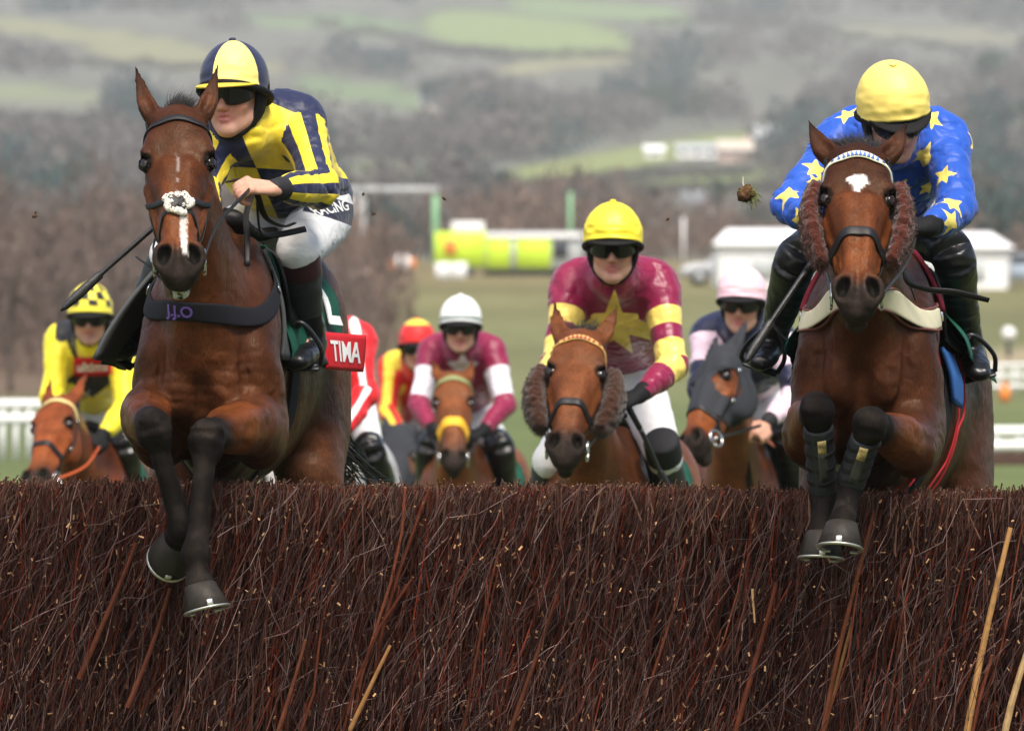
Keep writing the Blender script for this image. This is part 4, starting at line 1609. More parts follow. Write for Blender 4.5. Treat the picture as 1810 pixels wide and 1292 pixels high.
    if paint is not None:
        cols = paint(h, V, cols, hx, hy, hz, inhead, (lx, ly, lz))
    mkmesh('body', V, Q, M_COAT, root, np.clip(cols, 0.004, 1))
    for g in (-1, 1):
        mb = MB()
        bm_ = []
        c = H(g * .0855, .190, -.040)
        n1, n2 = 12, 16
        rr = []
        for i in range(n1 + 1):
            t = math.pi * i / n1
            rg = .0245 * hs * math.sin(t) + 1e-5
            th = np.linspace(0, 2 * math.pi, n2, endpoint=False)
            rr.append(c + s * g * (.0245 * hs * math.cos(t)) + rg * 1.15 * np.cos(th)[:, None] * a + rg * .95 * np.sin(th)[:, None] * nF)
        mb.rings(rr, True)
        mb.build('eye', M_EYE, root)
    hm = []
    for (C, hd, hf) in h.hoofs:
        mb, sm = MB(), MB()
        hoof_mb(mb, np.asarray(C, float), np.asarray(hd, float), np.asarray(hf, float), 1.0, sm)
        o = mb.build('hoof', M_HOOF, root)
        sm.build('horseshoe', M_SHOE, o)
    # mane along the crest and a forelock
    if mane_n:
        mb = MB()
        g = np.random.default_rng(3)
        up_n = nrm(np.cross(r, nrm(pt - nb)))
        if up_n @ u < 0:
            up_n = -up_n
        roots, dirs = [], []
        for i in range(mane_n):
            t = g.uniform(0, 1)
            c = W(0, .36, .34) * (1 - t) + H(0, .01, -.07) * t
            c = S.snap(np.array([c + up_n * .02]), 0.0)[0]
            roots.append(c + r * g.normal(0, .012))
            dirs.append(up_n * .9 + r * g.normal(.15, .5) + f * .2)
        hair(mb, roots, dirs, .075, .0022, .5, 3, 9)
        mb.build('mane', M_MANE, root)
    if tail is not None:
        mb = MB()
        g = np.random.default_rng(8)
        tb = W(0, -.83, .20)
        for i in range(tail['n']):
            e = np.asarray(tail['end']) + g.normal(0, tail['spread'], 3)
            m = tb * .5 + e * .5 + np.asarray(tail['sag']) + g.normal(0, tail['spread'] * .5, 3)
            mb.tube([tb + g.normal(0, .02, 3), tb * .7 + m * .3 + np.asarray(tail['sag']) * .5 + g.normal(0, .025, 3), m, m * .4 + e * .6 + g.normal(0, .02, 3), e], [.005, .004, .0035, .003, .001], 3, 2)
        mb.build('tail', M_MANE, root)
    return h


def bit_and_reins(h, hands, rein_mat=None, rubber=None, noseband='plain', browband=None, cheek=True, ring=True, nose_y=.40, nose_w=.022):
    """bridle: browband, cheek pieces, noseband, bit rings and reins up to the rider's hands"""
    H, S, root = h.H, h.S, h.root
    br = empty('bridle', base_of(root))
    br.parent = root
    br.location = (0, 0, 0)
    mb = MB()
    if cheek:
        for g in (-1, 1):
            add_strap(mb, S, [H(g * .075, .03, -.05), H(g * .105, .10, -.09), H(g * .105, .26, -.12), H(g * .075, .40, -.10), H(g * .062, .485, -.095)], .014, .004, .004)
            add_strap(mb, S, [H(g * .07, .04, -.075), H(g * .10, .12, -.14), H(g * .08, .22, -.25), H(0, .26, -.27)], .012, .004, .004)
        add_strap(mb, S, [H(-.075, .03, -.05), H(-.04, .0, -.09), H(0, -.012, -.10), H(.04, .0, -.09), H(.075, .03, -.05)], .018, .004, .005)
        mb.build('cheek_straps', M_LEATHER, br)
    nbm = MB()
    if noseband == 'plain':
        add_strap(nbm, S, [H(-.07, nose_y + .03, -.13), H(-.075, nose_y + .005, -.075), H(-.045, nose_y - .01, -.0), H(0, nose_y - .015, .01), H(.045, nose_y - .01, .0), H(.075, nose_y + .005, -.075), H(.07, nose_y + .03, -.13)], nose_w, .007, .004)
        add_strap(nbm, S, [H(-.07, nose_y + .03, -.13), H(-.04, nose_y + .04, -.19), H(.04, nose_y + .04, -.19), H(.07, nose_y + .03, -.13)], nose_w * .8, .005, .004)
    elif noseband == 'cross':
        for g in (-1, 1):
            add_strap(nbm, S, [H(0, .375, .0), H(g * .04, .355, -.01), H(g * .08, .325, -.06), H(g * .10, .29, -.12), H(g * .07, .27, -.22)], .017, .006, .004)
            add_strap(nbm, S, [H(0, .375, .0), H(g * .035, .405, -.02), H(g * .06, .445, -.07), H(g * .055, .49, -.13), H(g * .03, .515, -.17)], .015, .005, .004)
    nbm.build('noseband', M_LEATHER if rubber is None else rubber, br)
    if browband is not None:
        bb = MB()
        p = [H(-.098, .115, -.085), H(-.085, .085, -.035), H(-.045, .062, .01), H(0, .055, .02), H(.045, .062, .01), H(.085, .085, -.035), H(.098, .115, -.085)]
        pp, NN = add_strap(bb, S, p, browband.get('w', .02), .007, .005)
        o = bb.build('browband', browband['mat'], br)
        if 'tri' in browband:
            tb = MB()
            m = browband.get('nt', 22)
            idx = np.linspace(2, len(pp) - 3, m).astype(int)
            fi = np.linspace(1, len(pp) - 2, m)
            for x in fi:
                i = int(x)
                fr = x - i
                c = pp[i] * (1 - fr) + pp[i + 1] * fr
                n = nrm(NN[i])
                t = nrm(pp[i + 1] - pp[i - 1])
                b = np.cross(t, n)
                if b @ h.a > 0:
                    b = -b
                w = np.linalg.norm(pp[-1] - pp[0]) / m * .62
                hh = browband.get('w', .02) * .42
                o3 = c + n * .0045
                tb.add([o3 - t * w - b * hh, o3 + t * w - b * hh, o3 + b * hh, o3 - t * w - b * hh + n * .0015, o3 + t * w - b * hh + n * .0015, o3 + b * hh + n * .0015], [(3, 4, 5), (0, 1, 4, 3), (1, 2, 5, 4), (2, 0, 3, 5)])
            tb.build('browband_trim', browband['tri'], o, smooth=False)
    for g in (-1, 1):
        c = H(g * .066, .50, -.105)
        if ring:
            rb = MB()
            th = np.linspace(0, 2 * math.pi, 18, endpoint=False)
            ax1, ax2 = h.a, h.nF
            q = [c + .036 * (math.cos(x) * ax1 + math.sin(x) * ax2) + h.s * g * .006 for x in th]
            rb.tube(q + q[:1], .0045, 8, 1)
            rb.tube([c + h.s * g * .012, c - h.s * g * .035], .007, 8)
            rb.build('bit_ring', M_STEEL, br)
        if cheek:
            for y_, x_, z_ in ((.28, .104, -.118), (.115, .106, -.090)):
                q = S.snap(np.array([H(g * x_, y_, z_)]), .008)[0]
                nn = S.grad(np.array([q]))[0]
                tt_ = nrm(h.a - nn * (h.a @ nn))
                bx_ = MB()
                bx_.box(q, (.020, .016, .004), np.array([tt_, np.cross(nn, tt_), nn]), bevel=.0015)
                bx_.build('buckle', M_STEEL, br)
        if hands is not None and hands.get(g) is not None:
            q = [c] + list(hands[g])
            rm = MB()
            full = catmull(q, 6) if len(q) > 2 else np.linspace(q[0], q[-1], 10)
            rm.tube(full, .0075, 8, 1, flat=.45, up=(1, 0, 0))
            rm.build('rein', rein_mat or M_LEATHER, br)
    return br


def drape_grid(h, side, fw, upr, lift=.006, flare=None, n=(14, 16), rip=0.0):
    """points hanging over the flank: fw(t) -> (front, rear) along the height, upr = (top, bottom)"""
    S = h.S
    G = np.zeros((n[0], n[1], 3))
    st = []
    for i in range(n[0]):
        t = i / (n[0] - 1)
        z = upr[0] + (upr[1] - upr[0]) * t
        a0, a1 = fw(t)
        for j in range(n[1]):
            y = a0 + (a1 - a0) * j / (n[1] - 1)
            st.append((y, z, t, j / (n[1] - 1)))
    st = np.array(st)
    p = h.W(0, 0, 0) + np.outer(np.full(len(st), side * .75), h.r) + np.outer(st[:, 0], h.f) + np.outer(st[:, 1], h.u)
    out = []
    for q in p:
        l, n_, _, _ = S.bvh.ray_cast(tuple(q), tuple(-h.r * side))
        if l is None:
            l = q - h.r * side * .70
        out.append(np.array(l) + h.r * side * lift)
    p = np.array(out)
    # even out dents so that cloth hangs over them
    q = ((p - h.T0) @ h.r * side).reshape(n[0], n[1])
    for i in range(1, n[0]):
        q[i] = np.maximum(q[i], q[i - 1] - .01)
    p = p + np.outer(((q.ravel() - (p - h.T0) @ h.r * side)) * side, h.r)
    if flare is not None:
        p = p + np.outer(np.array([flare(t, v) for _, _, t, v in st]) * side, h.r)
    if rip:
        p = p + np.outer((fbm(p * 9, 3) - .5) * rip * side, h.r)
    return p.reshape(n[0], n[1], 3)


def std_legs(T, f, r, u, gallop=True):
    """fore and hind legs for a horse near the ground"""
    W = lambda x, y, z: T + r * x + f * y + u * z
    zg = T[2]
    fore, hind = [], []
    for g, dy in ((-1, .10), (1, -.06)):
        x = g * .15
        fore.append(dict(g=g, pts=[W(g * .17, .46, -.36), W(x, .55 + dy, -.66), W(x, .50 + dy, -1.0), W(x, .56 + dy, -1.10)], hd=-u * .9 + f * .25, hf=f + u * .1))
    for g, dy in ((-1, -.10), (1, .08)):
        x = g * .15
        hind.append(dict(g=g, pts=[W(g * .20, -.42, -.32), W(x, -.78 + dy, -.62), W(x, -.72 + dy, -.99), W(x, -.66 + dy, -1.09)], hd=-u * .9 + f * .25, hf=f))
    return fore, hind
# ------------------------------------------------------------------ the horses
def from_pec(pec, f):
    f = nrm(f)
    r = nrm(np.cross((0, 0, 1), f))
    u = np.cross(f, r)
    return pec - f * .66 + u * .10, f, r, u


def put_text(h_or_fn, txt, size, name, mat, parent, depth=.0015):
    """lettering laid on a surface through a mapping (x, y) -> (point, normal)"""
    V, Fc = text_mesh(txt, size)
    top, N = h_or_fn(V[:, 0], V[:, 1])
    K = len(V)
    VV = np.vstack([top + N * depth, top - N * depth])
    FF = [tuple(f) for f in Fc] + [tuple(i + K for i in f[::-1]) for f in Fc]
    return mkmesh(name, VV, FF, mat, parent, smooth=False)


def grid_map(G, i0, j0, su, sv, lift):
    """map text x along the second grid axis and y up the first; G is (m,n,3)"""
    m, n = G.shape[:2]
    def fn(x, y):
        jj = np.clip(j0 + x * su, 0, n - 1.001)
        ii = np.clip(i0 - y * sv, 0, m - 1.001)
        def samp(ii, jj):
            i, j = ii.astype(int), jj.astype(int)
            a, b = (ii - i)[:, None], (jj - j)[:, None]
            return (G[i, j] * (1 - a) * (1 - b) + G[i + 1, j] * a * (1 - b) + G[i, j + 1] * (1 - a) * b + G[i + 1, j + 1] * a * b)
        p = samp(ii, jj)
        e = .05
        du = samp(ii, np.minimum(jj + e, n - 1.001)) - samp(ii, np.maximum(jj - e, 0))
        dv = samp(np.minimum(ii + e, m - 1.001), jj) - samp(np.maximum(ii - e, 0), jj)
        N = np.cross(du, -dv)
        N /= np.maximum(np.linalg.norm(N, axis=1, keepdims=True), 1e-9)
        return p + N * lift, N
    return fn


def saddlery(h, cloth=M_GREEN, pad=M_GREYPAD, flare=None, girth_mat=M_WEB, pad_len=.34, red=True, sides=(-1, 1), number=None, pz=(.33, .02), cz=(.345, -.03), cfw=.335, detail=True, word='TIMA', noleft=False, padk=1.0):
    """pad, number cloth with its red panel, saddle with flaps, girth"""
    root = h.root
    h.T0 = h.W(0, 0, 0)
    fl = flare or (lambda side: (lambda t, v: 0.0))
    for sd in sides:
        k = fl(sd)
        n = (16, 20) if detail else (8, 10)
        G = drape_grid(h, sd, lambda t: (pad_len, -.22), pz, .008, lambda t, v: k(t, v) * padk, n)
        sheet(G, .012, 'saddle_pad', pad, root)
        G = drape_grid(h, sd, lambda t: (cfw - .10 * t, -.33), cz, .018, lambda t, v: k(t, v) * .9 + .014 * math.sin(9 * t + 5 * v) * t, (18, 26) if detail else (8, 10))
        sheet(G, .003, 'number_cloth', cloth, root)
        G2 = drape_grid(h, sd, lambda t: (-.08, -.34), (cz[1] + .11, cz[1] - .005), .024, lambda t, v: k(1, v) * .9 + .010 + .035 * v, (9, 16) if detail else (5, 8))
        if red and (sd > 0 or not noleft):
            o = sheet(G2, .003, 'sponsor_panel', M_REDP, root)
            if detail and word:
                m, n2 = G2.shape[:2]
                Gs = G2 if sd > 0 else G2[:, ::-1]
                put_text(grid_map(Gs, 4.2, (n2 - 1) * .5, (n2 - 1) / .26, 8 / .115, .003), word, .088, 'lettering', M_WHITE, o)
        if number and detail:
            G3 = drape_grid(h, sd, lambda t: (-.08, -.33), (cz[1] + .30, cz[1] + .11), .026, lambda t, v: k(t, v) * .9 + .012, (9, 12))
            Gs = G3 if sd > 0 else G3[:, ::-1]
            put_text(grid_map(Gs, 4, 5.5, 11 / .25, 8 / .19, .003), number, .22, 'saddle_number', M_WHITE, root)
        G = drape_grid(h, sd, lambda t: (.25 + .06 * math.sin(math.pi * t), -.08 - .06 * t), (.37, .12), .032, lambda t, v: .008, (12, 12) if detail else (6, 6))
        sheet(G, .008, 'saddle_flap', M_LEATHER, root)
    mb = MB()
    S2 = Sdf([Tube([h.W(0, .22, .43), h.W(0, .08, .395), h.W(0, -.10, .40), h.W(0, -.22, .445)], [.07, .10, .13, .12], [.035, .025, .025, .03], h.r, .02)])
    V, Q = S2.mesh(.012 if detail else .02)
    mkmesh('saddle', V, Q, M_LEATHER, root)
    gm = MB()
    q = [h.W(math.sin(a) * .5, .16, -.02 - math.cos(a) * .5) for a in np.linspace(-2.2, 2.2, 13)]
    add_strap(gm, h.S, q, .075, .006, .006)
    gm.build('girth', girth_mat, root)


# ---- lead horse on the left
T1, f1, r1, u1 = from_pec(P(360, 688, 20.1), (-.085, -1, .02))
W1 = lambda x, y, z: T1 + r1 * x + f1 * y + u1 * z
fore1 = [dict(g=1, pts=[P(446, 752, 20.08), P(366, 772, 19.66), P(346, 982, 19.56), P(353, 1034, 19.53)], hd=(.22, -.12, -.96), hf=(.25, -.95, -.1)),
         dict(g=-1, pts=[P(256, 735, 20.10), P(270, 752, 19.64), P(322, 935, 19.68), P(314, 952, 19.77)], hd=(-.35, .75, -.55), hf=(-.15, -.35, -.92))]
hind1 = [dict(g=g, pts=[W1(g * .20, -.36, -.36), W1(g * .15, -.80, -.44), W1(g * .13, -.62, -.80), W1(g * .13, -.70, -.88)], hd=(0, .8, -.5), hf=(0, -.5, -.8)) for g in (-1, 1)]


def paint1(h, V, c, hx, hy, hz, ih, tr):
    c = c.copy()
    dk = ih & (hy < .33) & (hy > -.03)
    c[dk] *= (.62 + .3 * fbm(V[dk] * 24, 2))[:, None]
    n = fbm(V * 60, 4)
    bl = ih * sstep(.0025, -.0025, np.abs(hx - .014 - .14 * np.maximum(hy - .50, 0)) - (.0045 + .008 * n)) * sstep(.395, .41, hy) * sstep(.55, .53, hy) * (hz > -.06)
    c = c * (1 - bl[:, None]) + np.array([.60, .56, .52]) * bl[:, None]
    fl = ih * sstep(.006, .002, np.abs(hx)) * (hy > .12) * (hy < .33) * sstep(.50, .62, n) * (hz > -.03)
    c = c * (1 - .5 * fl[:, None]) + np.array([.35, .32, .3]) * .5 * fl[:, None]
    fo = ih & (hy > .585) & (hz < -.095) & (hx > -.02) & (n > .38)
    c[fo] = (.5, .5, .47)
    return c


H1 = make_horse('bay racehorse with white sheepskin cross noseband leaping the fence on the left', T1, f1, (0, 0, 1), P(313, 186, 19.72), P(316, 462, 19.38), A(.02, -1, .62),
                fore1, hind1, res=.0075, bay=A(.070, .0225, .0084), earw=.86, ear=(.122, .190), paint=paint1, mane_n=0, legw=.97,
                tail=dict(n=140, end=P(628, 852, 22.2), spread=.055, sag=(-.02, .0, -.10)))
mb = MB()
hair(mb, [H1.H(RNG.normal(0, .016), .0 + RNG.normal(0, .015), -.045) for _ in range(700)], [-H1.a * .9 + H1.s * RNG.normal(.1, .5) + H1.nF * .35 for _ in range(700)], .048, .0009, .8, 3, 4, (.5, 0, .1))
mb.build('forelock', M_MANE, H1.root)
h1_lh, h1_rh = P(440, 336, 20.08), P(350, 345, 20.1)
BR1 = bit_and_reins(H1, {1: [P(384, 398, 19.8), h1_lh], -1: [P(272, 430, 19.9), P(300, 380, 20.15), h1_rh]}, noseband='cross', browband=dict(mat=M_LEATHER, w=.022))
# fleece ring round the leather cross patch on the nose
cx = H1.S.snap(np.array([H1.H(0, .375, .02)]), .008)[0]
fl = MB()
g_ = np.random.default_rng(5)
for a_ in np.linspace(0, 2 * math.pi, 95):
    rr = g_.uniform(.022, .036) * (1 + .13 * math.cos(5 * a_))
    c = cx + H1.s * math.cos(a_) * rr * 1.08 + H1.a * math.sin(a_) * rr * .92
    c = H1.S.snap(np.array([c]), .008)[0]
    m = bmesh_ball = None
    th = np.linspace(0, 2 * math.pi, 7, endpoint=False)
    R_ = g_.uniform(.006, .011)
    rings = [c + H1.nF * (R_ * math.cos(t)) + (R_ * math.sin(t) + 1e-5) * (np.cos(th)[:, None] * H1.s + np.sin(th)[:, None] * H1.a) + g_.normal(0, .0012, (7, 3)) for t in np.linspace(0, math.pi, 6)]
    fl.rings(rings)
fl.build('fleece_ring', M_FLEECE, BR1)
cr = MB()
for q in ([H1.H(-.024, .354, .02), H1.H(0, .373, .02), H1.H(.024, .394, .02)], [H1.H(.024, .354, .02), H1.H(0, .373, .02), H1.H(-.024, .394, .02)]):
    add_strap(cr, H1.S, q, .020, .006, .014)
cr.build('cross_patch', M_LEATHER, BR1)
H1.T0 = T1


def flare1(sd):
    if sd < 0:
        return lambda t, v: .20 * (max(0, t - .05) ** 1.1) * (1 - .5 * v)
    return lambda t, v: .012 * t + .03 * t * v


saddlery(H1, flare=flare1, pad_len=.36, number='2', cz=(.345, -.01), pz=(.33, .0), noleft=True)


def breast_girth(h, z, width, mat, n=5, text=None, tmat=None, tsize=.05, y0=.30, drop=.0, zs=1.0):
    mb = MB()
    pts = [h.W(x, y, z + dz * zs) for x, y, dz in ((-.35, y0, .26 + drop), (-.30, y0 + .18, .15), (-.20, .80, .05), (0, .95, .0), (.20, .80, .05), (.30, y0 + .18, .15), (.35, y0, .26 + drop))]
    pp, NN = add_strap(mb, h.S, pts, [width * .5, width * .9, width, width, width, width * .9, width * .5], .008, .008, 8, even=7)
    o = mb.build('breast_girth', mat, h.root)
    if text:
        lat = np.maximum.accumulate((pp - h.W(0, 0, 0)) @ h.r + np.arange(len(pp)) * 1e-6)
        def fn(x, y):
            t = x * .92 - .050
            c = np.stack([np.interp(t, lat, pp[:, i]) for i in range(3)], 1)
            nn = np.stack([np.interp(t, lat, NN[:, i]) for i in range(3)], 1)
            e = np.tile(h.r, (len(t), 1))
            nn /= np.linalg.norm(nn, axis=1, keepdims=True)
            b = np.cross(nn, e)
            b *= np.sign(b @ h.u)[:, None]
            b /= np.linalg.norm(b, axis=1, keepdims=True)
            return c + b * y[:, None] + nn * .0055, nn
        put_text(fn, text, tsize, 'lettering', tmat, o)
    for i in (6, -7):
        bk = MB()
        c, n_ = pp[i], NN[i]
        t = nrm(pp[i + 1] - pp[i - 1])
        bk.box(c + n_ * .008, (.03, width * .45, .006), np.array([t, np.cross(n_, t), n_]), bevel=.002)
        bk.build('buckle', M_STEEL, h.root)
    return pp, NN


breast_girth(H1, .066, .060, M_WEB, text='J.J.O', tmat=M_PURPLE, tsize=.050)
# neck strap of the breast girth and the loose rein loops over the withers
mb = MB()
mb.tube([P(437, 470, 20.2), P(437, 420, 20.25), P(435, 380, 20.35), P(445, 345, 20.45)], .009, 8, 5, flat=.3)
mb.build('neck_strap', M_LEATHER, H1.root)
mb = MB()
mb.tube([P(400, 322, 20.3), P(430, 318, 20.2), P(452, 332, 20.2), P(455, 370, 20.25), P(462, 410, 20.35), P(490, 415, 20.4), P(540, 405, 20.45)], .010, 8, 5, flat=.4)
mb.tube([P(455, 345, 20.2), P(470, 385, 20.3), P(500, 400, 20.4), P(520, 395, 20.45)], .010, 8, 5, flat=.4)
mb.build('loose_rein', M_LEATHER, H1.root)
mb = MB()
mb.tube([H1.H(.055, .50, -.13), P(300, 500, 19.5), P(262, 470, 19.55), P(242, 455, 19.6)], .008, 8, 6, flat=.35)
mb.build('strap_end', M_LEATHER, H1.root)

# ---- lead horse on the right
T2, f2, r2, u2 = from_pec(P(1527, 672, 20.15), (-.14, -1, .20))
W2 = lambda x, y, z: T2 + r2 * x + f2 * y + u2 * z
fore2 = [dict(g=1, pts=[P(1612, 792, 20.04), P(1538, 748, 19.58), P(1503, 858, 19.70), P(1488, 926, 19.60)], hd=(-.08, -.22, -.97), hf=(-.10, -.98, .05)),
         dict(g=-1, pts=[P(1424, 770, 20.08), P(1444, 722, 19.62), P(1455, 872, 19.78), P(1452, 942, 19.72)], hd=(-.05, -.12, -.98), hf=(0, -.98, -.1))]
hind2 = [dict(g=g, pts=[W2(g * .20, -.45, -.38), W2(g * .15, -.98, -.55), W2(g * .14, -1.10, -.92), W2(g * .14, -1.05, -1.04)], hd=(0, .3, -.95), hf=(0, -.95, -.3)) for g in (-1, 1)]


def paint2(h, V, c, hx, hy, hz, ih, tr):
    c = c.copy()
    n = fbm(V * 70, 4)
    dk = ih & (hy < .20) & (hy > -.03)
    c[dk] *= (.60 + .3 * fbm(V[dk] * 24, 2))[:, None]
    an = np.arctan2(hy - .165, hx)
    rad = np.hypot(hx, (hy - .160) * .85)
    st = ih * (hz > -.06) * sstep(.003, -.003, rad - (.025 * (1 + .22 * np.cos(3 * an + 1.6)) + .018 * (n - .5)))
    c = c * (1 - st[:, None]) + np.array([.70, .68, .66]) * st[:, None]
    return c


H2 = make_horse('bay racehorse with white star and brown sheepskin cheekpieces leaping the fence on the right', T2, f2, (0, 0, 1), P(1517, 252, 19.64), P(1517, 522, 19.27), A(0, -1, .58),
                fore2, hind2, res=.0075, bay=A(.054, .0170, .0066), ear=(.145, .125), paint=paint2, mane_n=0, legw=.90,
                tail=dict(n=80, end=W2(0, -1.25, -.35), spread=.05, sag=(0, .1, .05)))
mb = MB()
rt, dr = [], []
for i in range(1500):
    t = RNG.uniform(0, 1)
    rt.append(H2.H(RNG.normal(0, .03), -.005 - .05 * t, -.05 - .06 * t))
    dr.append(-H2.a * 1.0 + H2.s * (RNG.normal(-.1, .35) + (rt[-1] - H2.H(0, 0, 0)) @ H2.s * 9) + H2.nF * .05)
hair(mb, rt, dr, .085, .0010, .9, 3, 6, (-.15, 0, -.3))
mb.build('mane', M_MANE, H2.root)
BR2 = bit_and_reins(H2, {1: [P(1600, 470, 20.0), P(1618, 420, 20.15), P(1612, 400, 20.2)], -1: [P(1450, 440, 20.0), P(1440, 410, 20.2)]}, noseband='plain', nose_y=.365, nose_w=.032,
                    browband=dict(mat=simple('pale browband', (.72, .70, .52), .5), w=.028, tri=simple('blue trim', (.06, .14, .42), .5)))


def fleece_roll(h, side, p0, p1, w, dpt, mat, name='cheekpiece', res=.006, curl=60.0, amp=.016, seed=1):
    """curly sheepskin roll fixed along the cheek"""
    H = h.H
    q = [H(side * (p0[0] + (p1[0] - p0[0]) * t + .020 * math.sin(math.pi * t)), p0[1] + (p1[1] - p0[1]) * t, p0[2] + (p1[2] - p0[2]) * t) for t in np.linspace(0, 1, 4)]
    S = Sdf([Tube(q, [w * .8, w, w, w * .72], [dpt * .8, dpt, dpt, dpt * .7], h.s, .01)])
    V, Q = S.mesh(res)
    N = vnormals(V, Q)
    d = (fbm(V * curl, seed, 2) - .42) * amp + (ridged(V * curl * 2.1, seed + 3) - .5) * amp * .55
    V = V + N * d[:, None]
    o = mkmesh(name, V, Q, mat, h.root)
    mb = MB()
    g = np.random.default_rng(seed)
    ix = g.choice(len(V), 1700, replace=False)
    hair(mb, V[ix] - N[ix] * .003, N[ix] + g.normal(0, .45, (len(ix), 3)), .011, .0012, 1.1, 3, seed, g.normal(0, .5, 3))
    mb.build('fleece_curls', mat, o)


M_SHEEP = simple('rust sheepskin', (.060, .012, .0055), .95, .1, bump=.7, bscale=150, var=.35, vscale=60, bdist=.005, sheen=.3)
M_SHEEP2 = simple('brown sheepskin', (.040, .0145, .007), .95, .1, bump=.7, bscale=150, var=.3, vscale=60, bdist=.005, sheen=.3)
for sd in (-1, 1):
    fleece_roll(H2, sd, (.124, .120, -.085), (.104, .365, -.105), .028, .056, M_SHEEP, seed=3 + sd, curl=70, amp=.014)
H2.T0 = T2


def flare2(sd):
    return lambda t, v: .03 * t + (.05 if sd > 0 else .07) * t * (1 - v)


saddlery(H2, flare=flare2, pad=M_BURG, pad_len=.40, red=False, pz=(.36, .17), cz=(.37, .10), cfw=.26, padk=.2)
pp, NN = breast_girth(H2, .070, .066, M_CREAM, zs=.5)
mb = MB()
add_strap(mb, H2.S, pp[3:-3] + H2.u * .036, .007, .010, .006, 2)
add_strap(mb, H2.S, pp[3:-3] - H2.u * .036, .007, .010, .006, 2)
mb.build('girth_edging', simple('girth edging', (.16, .05, .04), .7), H2.root)
for sd in (-1, 1):
    G = drape_grid(H2, sd, lambda t: (.20 - .10 * t, .06 - .05 * t), (.10, -.05), .012, lambda t, v: .020 * (1 - abs(2 * t - 1) * .5), (10, 10))
    sheet(G, .012, 'gel_pad', M_BLUEP, H2.root)
mb = MB()
add_strap(mb, H2.S, [W2(math.sin(a) * .5, .30, -.02 - math.cos(a) * .5) for a in np.linspace(-1.9, 1.9, 11)], .014, .006, .006)
add_strap(mb, H2.S, [W2(math.sin(a) * .5, .22, -.02 - math.cos(a) * .5) for a in np.linspace(-1.9, 1.9, 11)], .010, .006, .006)
for y_, w_ in ((.02, .016), (-.035, .010)):
    add_strap(mb, H2.S, [W2(math.sin(a) * .5, y_, -.02 - math.cos(a) * .5) for a in np.linspace(-2.0, 2.0, 13)], w_, .006, .007)
mb.build('surcingle', M_REDW, H2.root)
mb = MB()
mb.tube([P(1592, 445, 20.1), P(1598, 475, 20.05), P(1606, 500, 20.05), P(1640, 512, 20.1), P(1690, 517, 20.12), P(1748, 531, 20.15)], [.007, .007, .008, .009, .010, .008], 8, 6, flat=.35)
mb.tube([P(1592, 445, 20.1), P(1604, 490, 20.1), P(1618, 530, 20.15)], .006, 8, 5, flat=.5)
mb.build('loose_rein', M_LEATHER, H2.root)
# tendon boots on the forelegs, each with a small square badge
for L in fore2:
    _, K, Fk, C = L['pts']
    a_, b_ = K * .80 + Fk * .20, K * .10 + Fk * .90
    sb = Sdf([Tube([a_, a_ * .5 + b_ * .5, b_], [.044, .041, .042], [.050, .047, .048], r2, .01), Ell(a_ + (a_ - b_) * .12, (.07, .07, .03), np.array([r2, np.cross(nrm(b_ - a_), r2), nrm(b_ - a_)]), .006, neg=True)])
    V, Q = sb.mesh(.007)
    bo = mkmesh('leg_boot', V, Q, simple('boot neoprene', (.018, .020, .024), .6, .4, bump=.2, bscale=300), H2.root)
    for t_ in (.16, .40, .64, .86):
        c_ = a_ * (1 - t_) + b_ * t_
        x1, x2 = nrm(np.cross(b_ - a_, r2)), r2
        sbm = MB()
        add_strap(sbm, sb, [c_ + (x1 * math.cos(w_) + x2 * math.sin(w_)) * .06 for w_ in np.linspace(0, 2 * math.pi, 10, endpoint=False)], .016, .003, .003, 3, closed=True)
        sbm.build('boot_strap', M_LEATHER, bo)
    ax = nrm(b_ - a_)
    fr = nrm(A(.05, -1, .1) - ax * (A(.05, -1, .1) @ ax))
    sx = np.cross(ax, fr)
    pts = np.array([a_ * .78 + b_ * .22 + sx * (x - .002) + ax * y + fr * .08 for y in np.linspace(-.022, .022, 5) for x in np.linspace(-.022, .022, 5)])
    G = sb.snap(pts, .003, 10).reshape(5, 5, 3)
    sheet(G, .002, 'badge', simple('boot badge', (.42, .30, .12), .6, var=.7, vscale=45), bo)
    pts = np.array([a_ * .45 + b_ * .55 + sx * (x - .002) + ax * y + fr * .08 for y in np.linspace(-.05, .05, 6) for x in np.linspace(-.026, .026, 5)])
    sheet(sb.snap(pts, .002, 10).reshape(6, 5, 3), .002, 'wear_patch', simple('worn leather patch', (.040, .036, .028), .8, bump=.5, bscale=120, var=.5, vscale=30), bo)

# ---- chasing horses
def chaser(label, chest, Yc, f, poll, muz, nface, res, zT=1.22, **kw):
    f = nrm(f)
    r = nrm(np.cross((0, 0, 1), f))
    u = np.cross(f, r)
    c = P(chest, 800, Yc)
    T = A(c[0], c[1], zT + .0) - f * .66
    T[2] = zT
    fo, hi = std_legs(T, f, r, u)
    h = make_horse(label, T, f, (0, 0, 1), poll, muz, nface, fo, hi, res=res, **kw)
    h.T0 = T
    return h


def tailspec(px, Y, f, T=None):
    return None


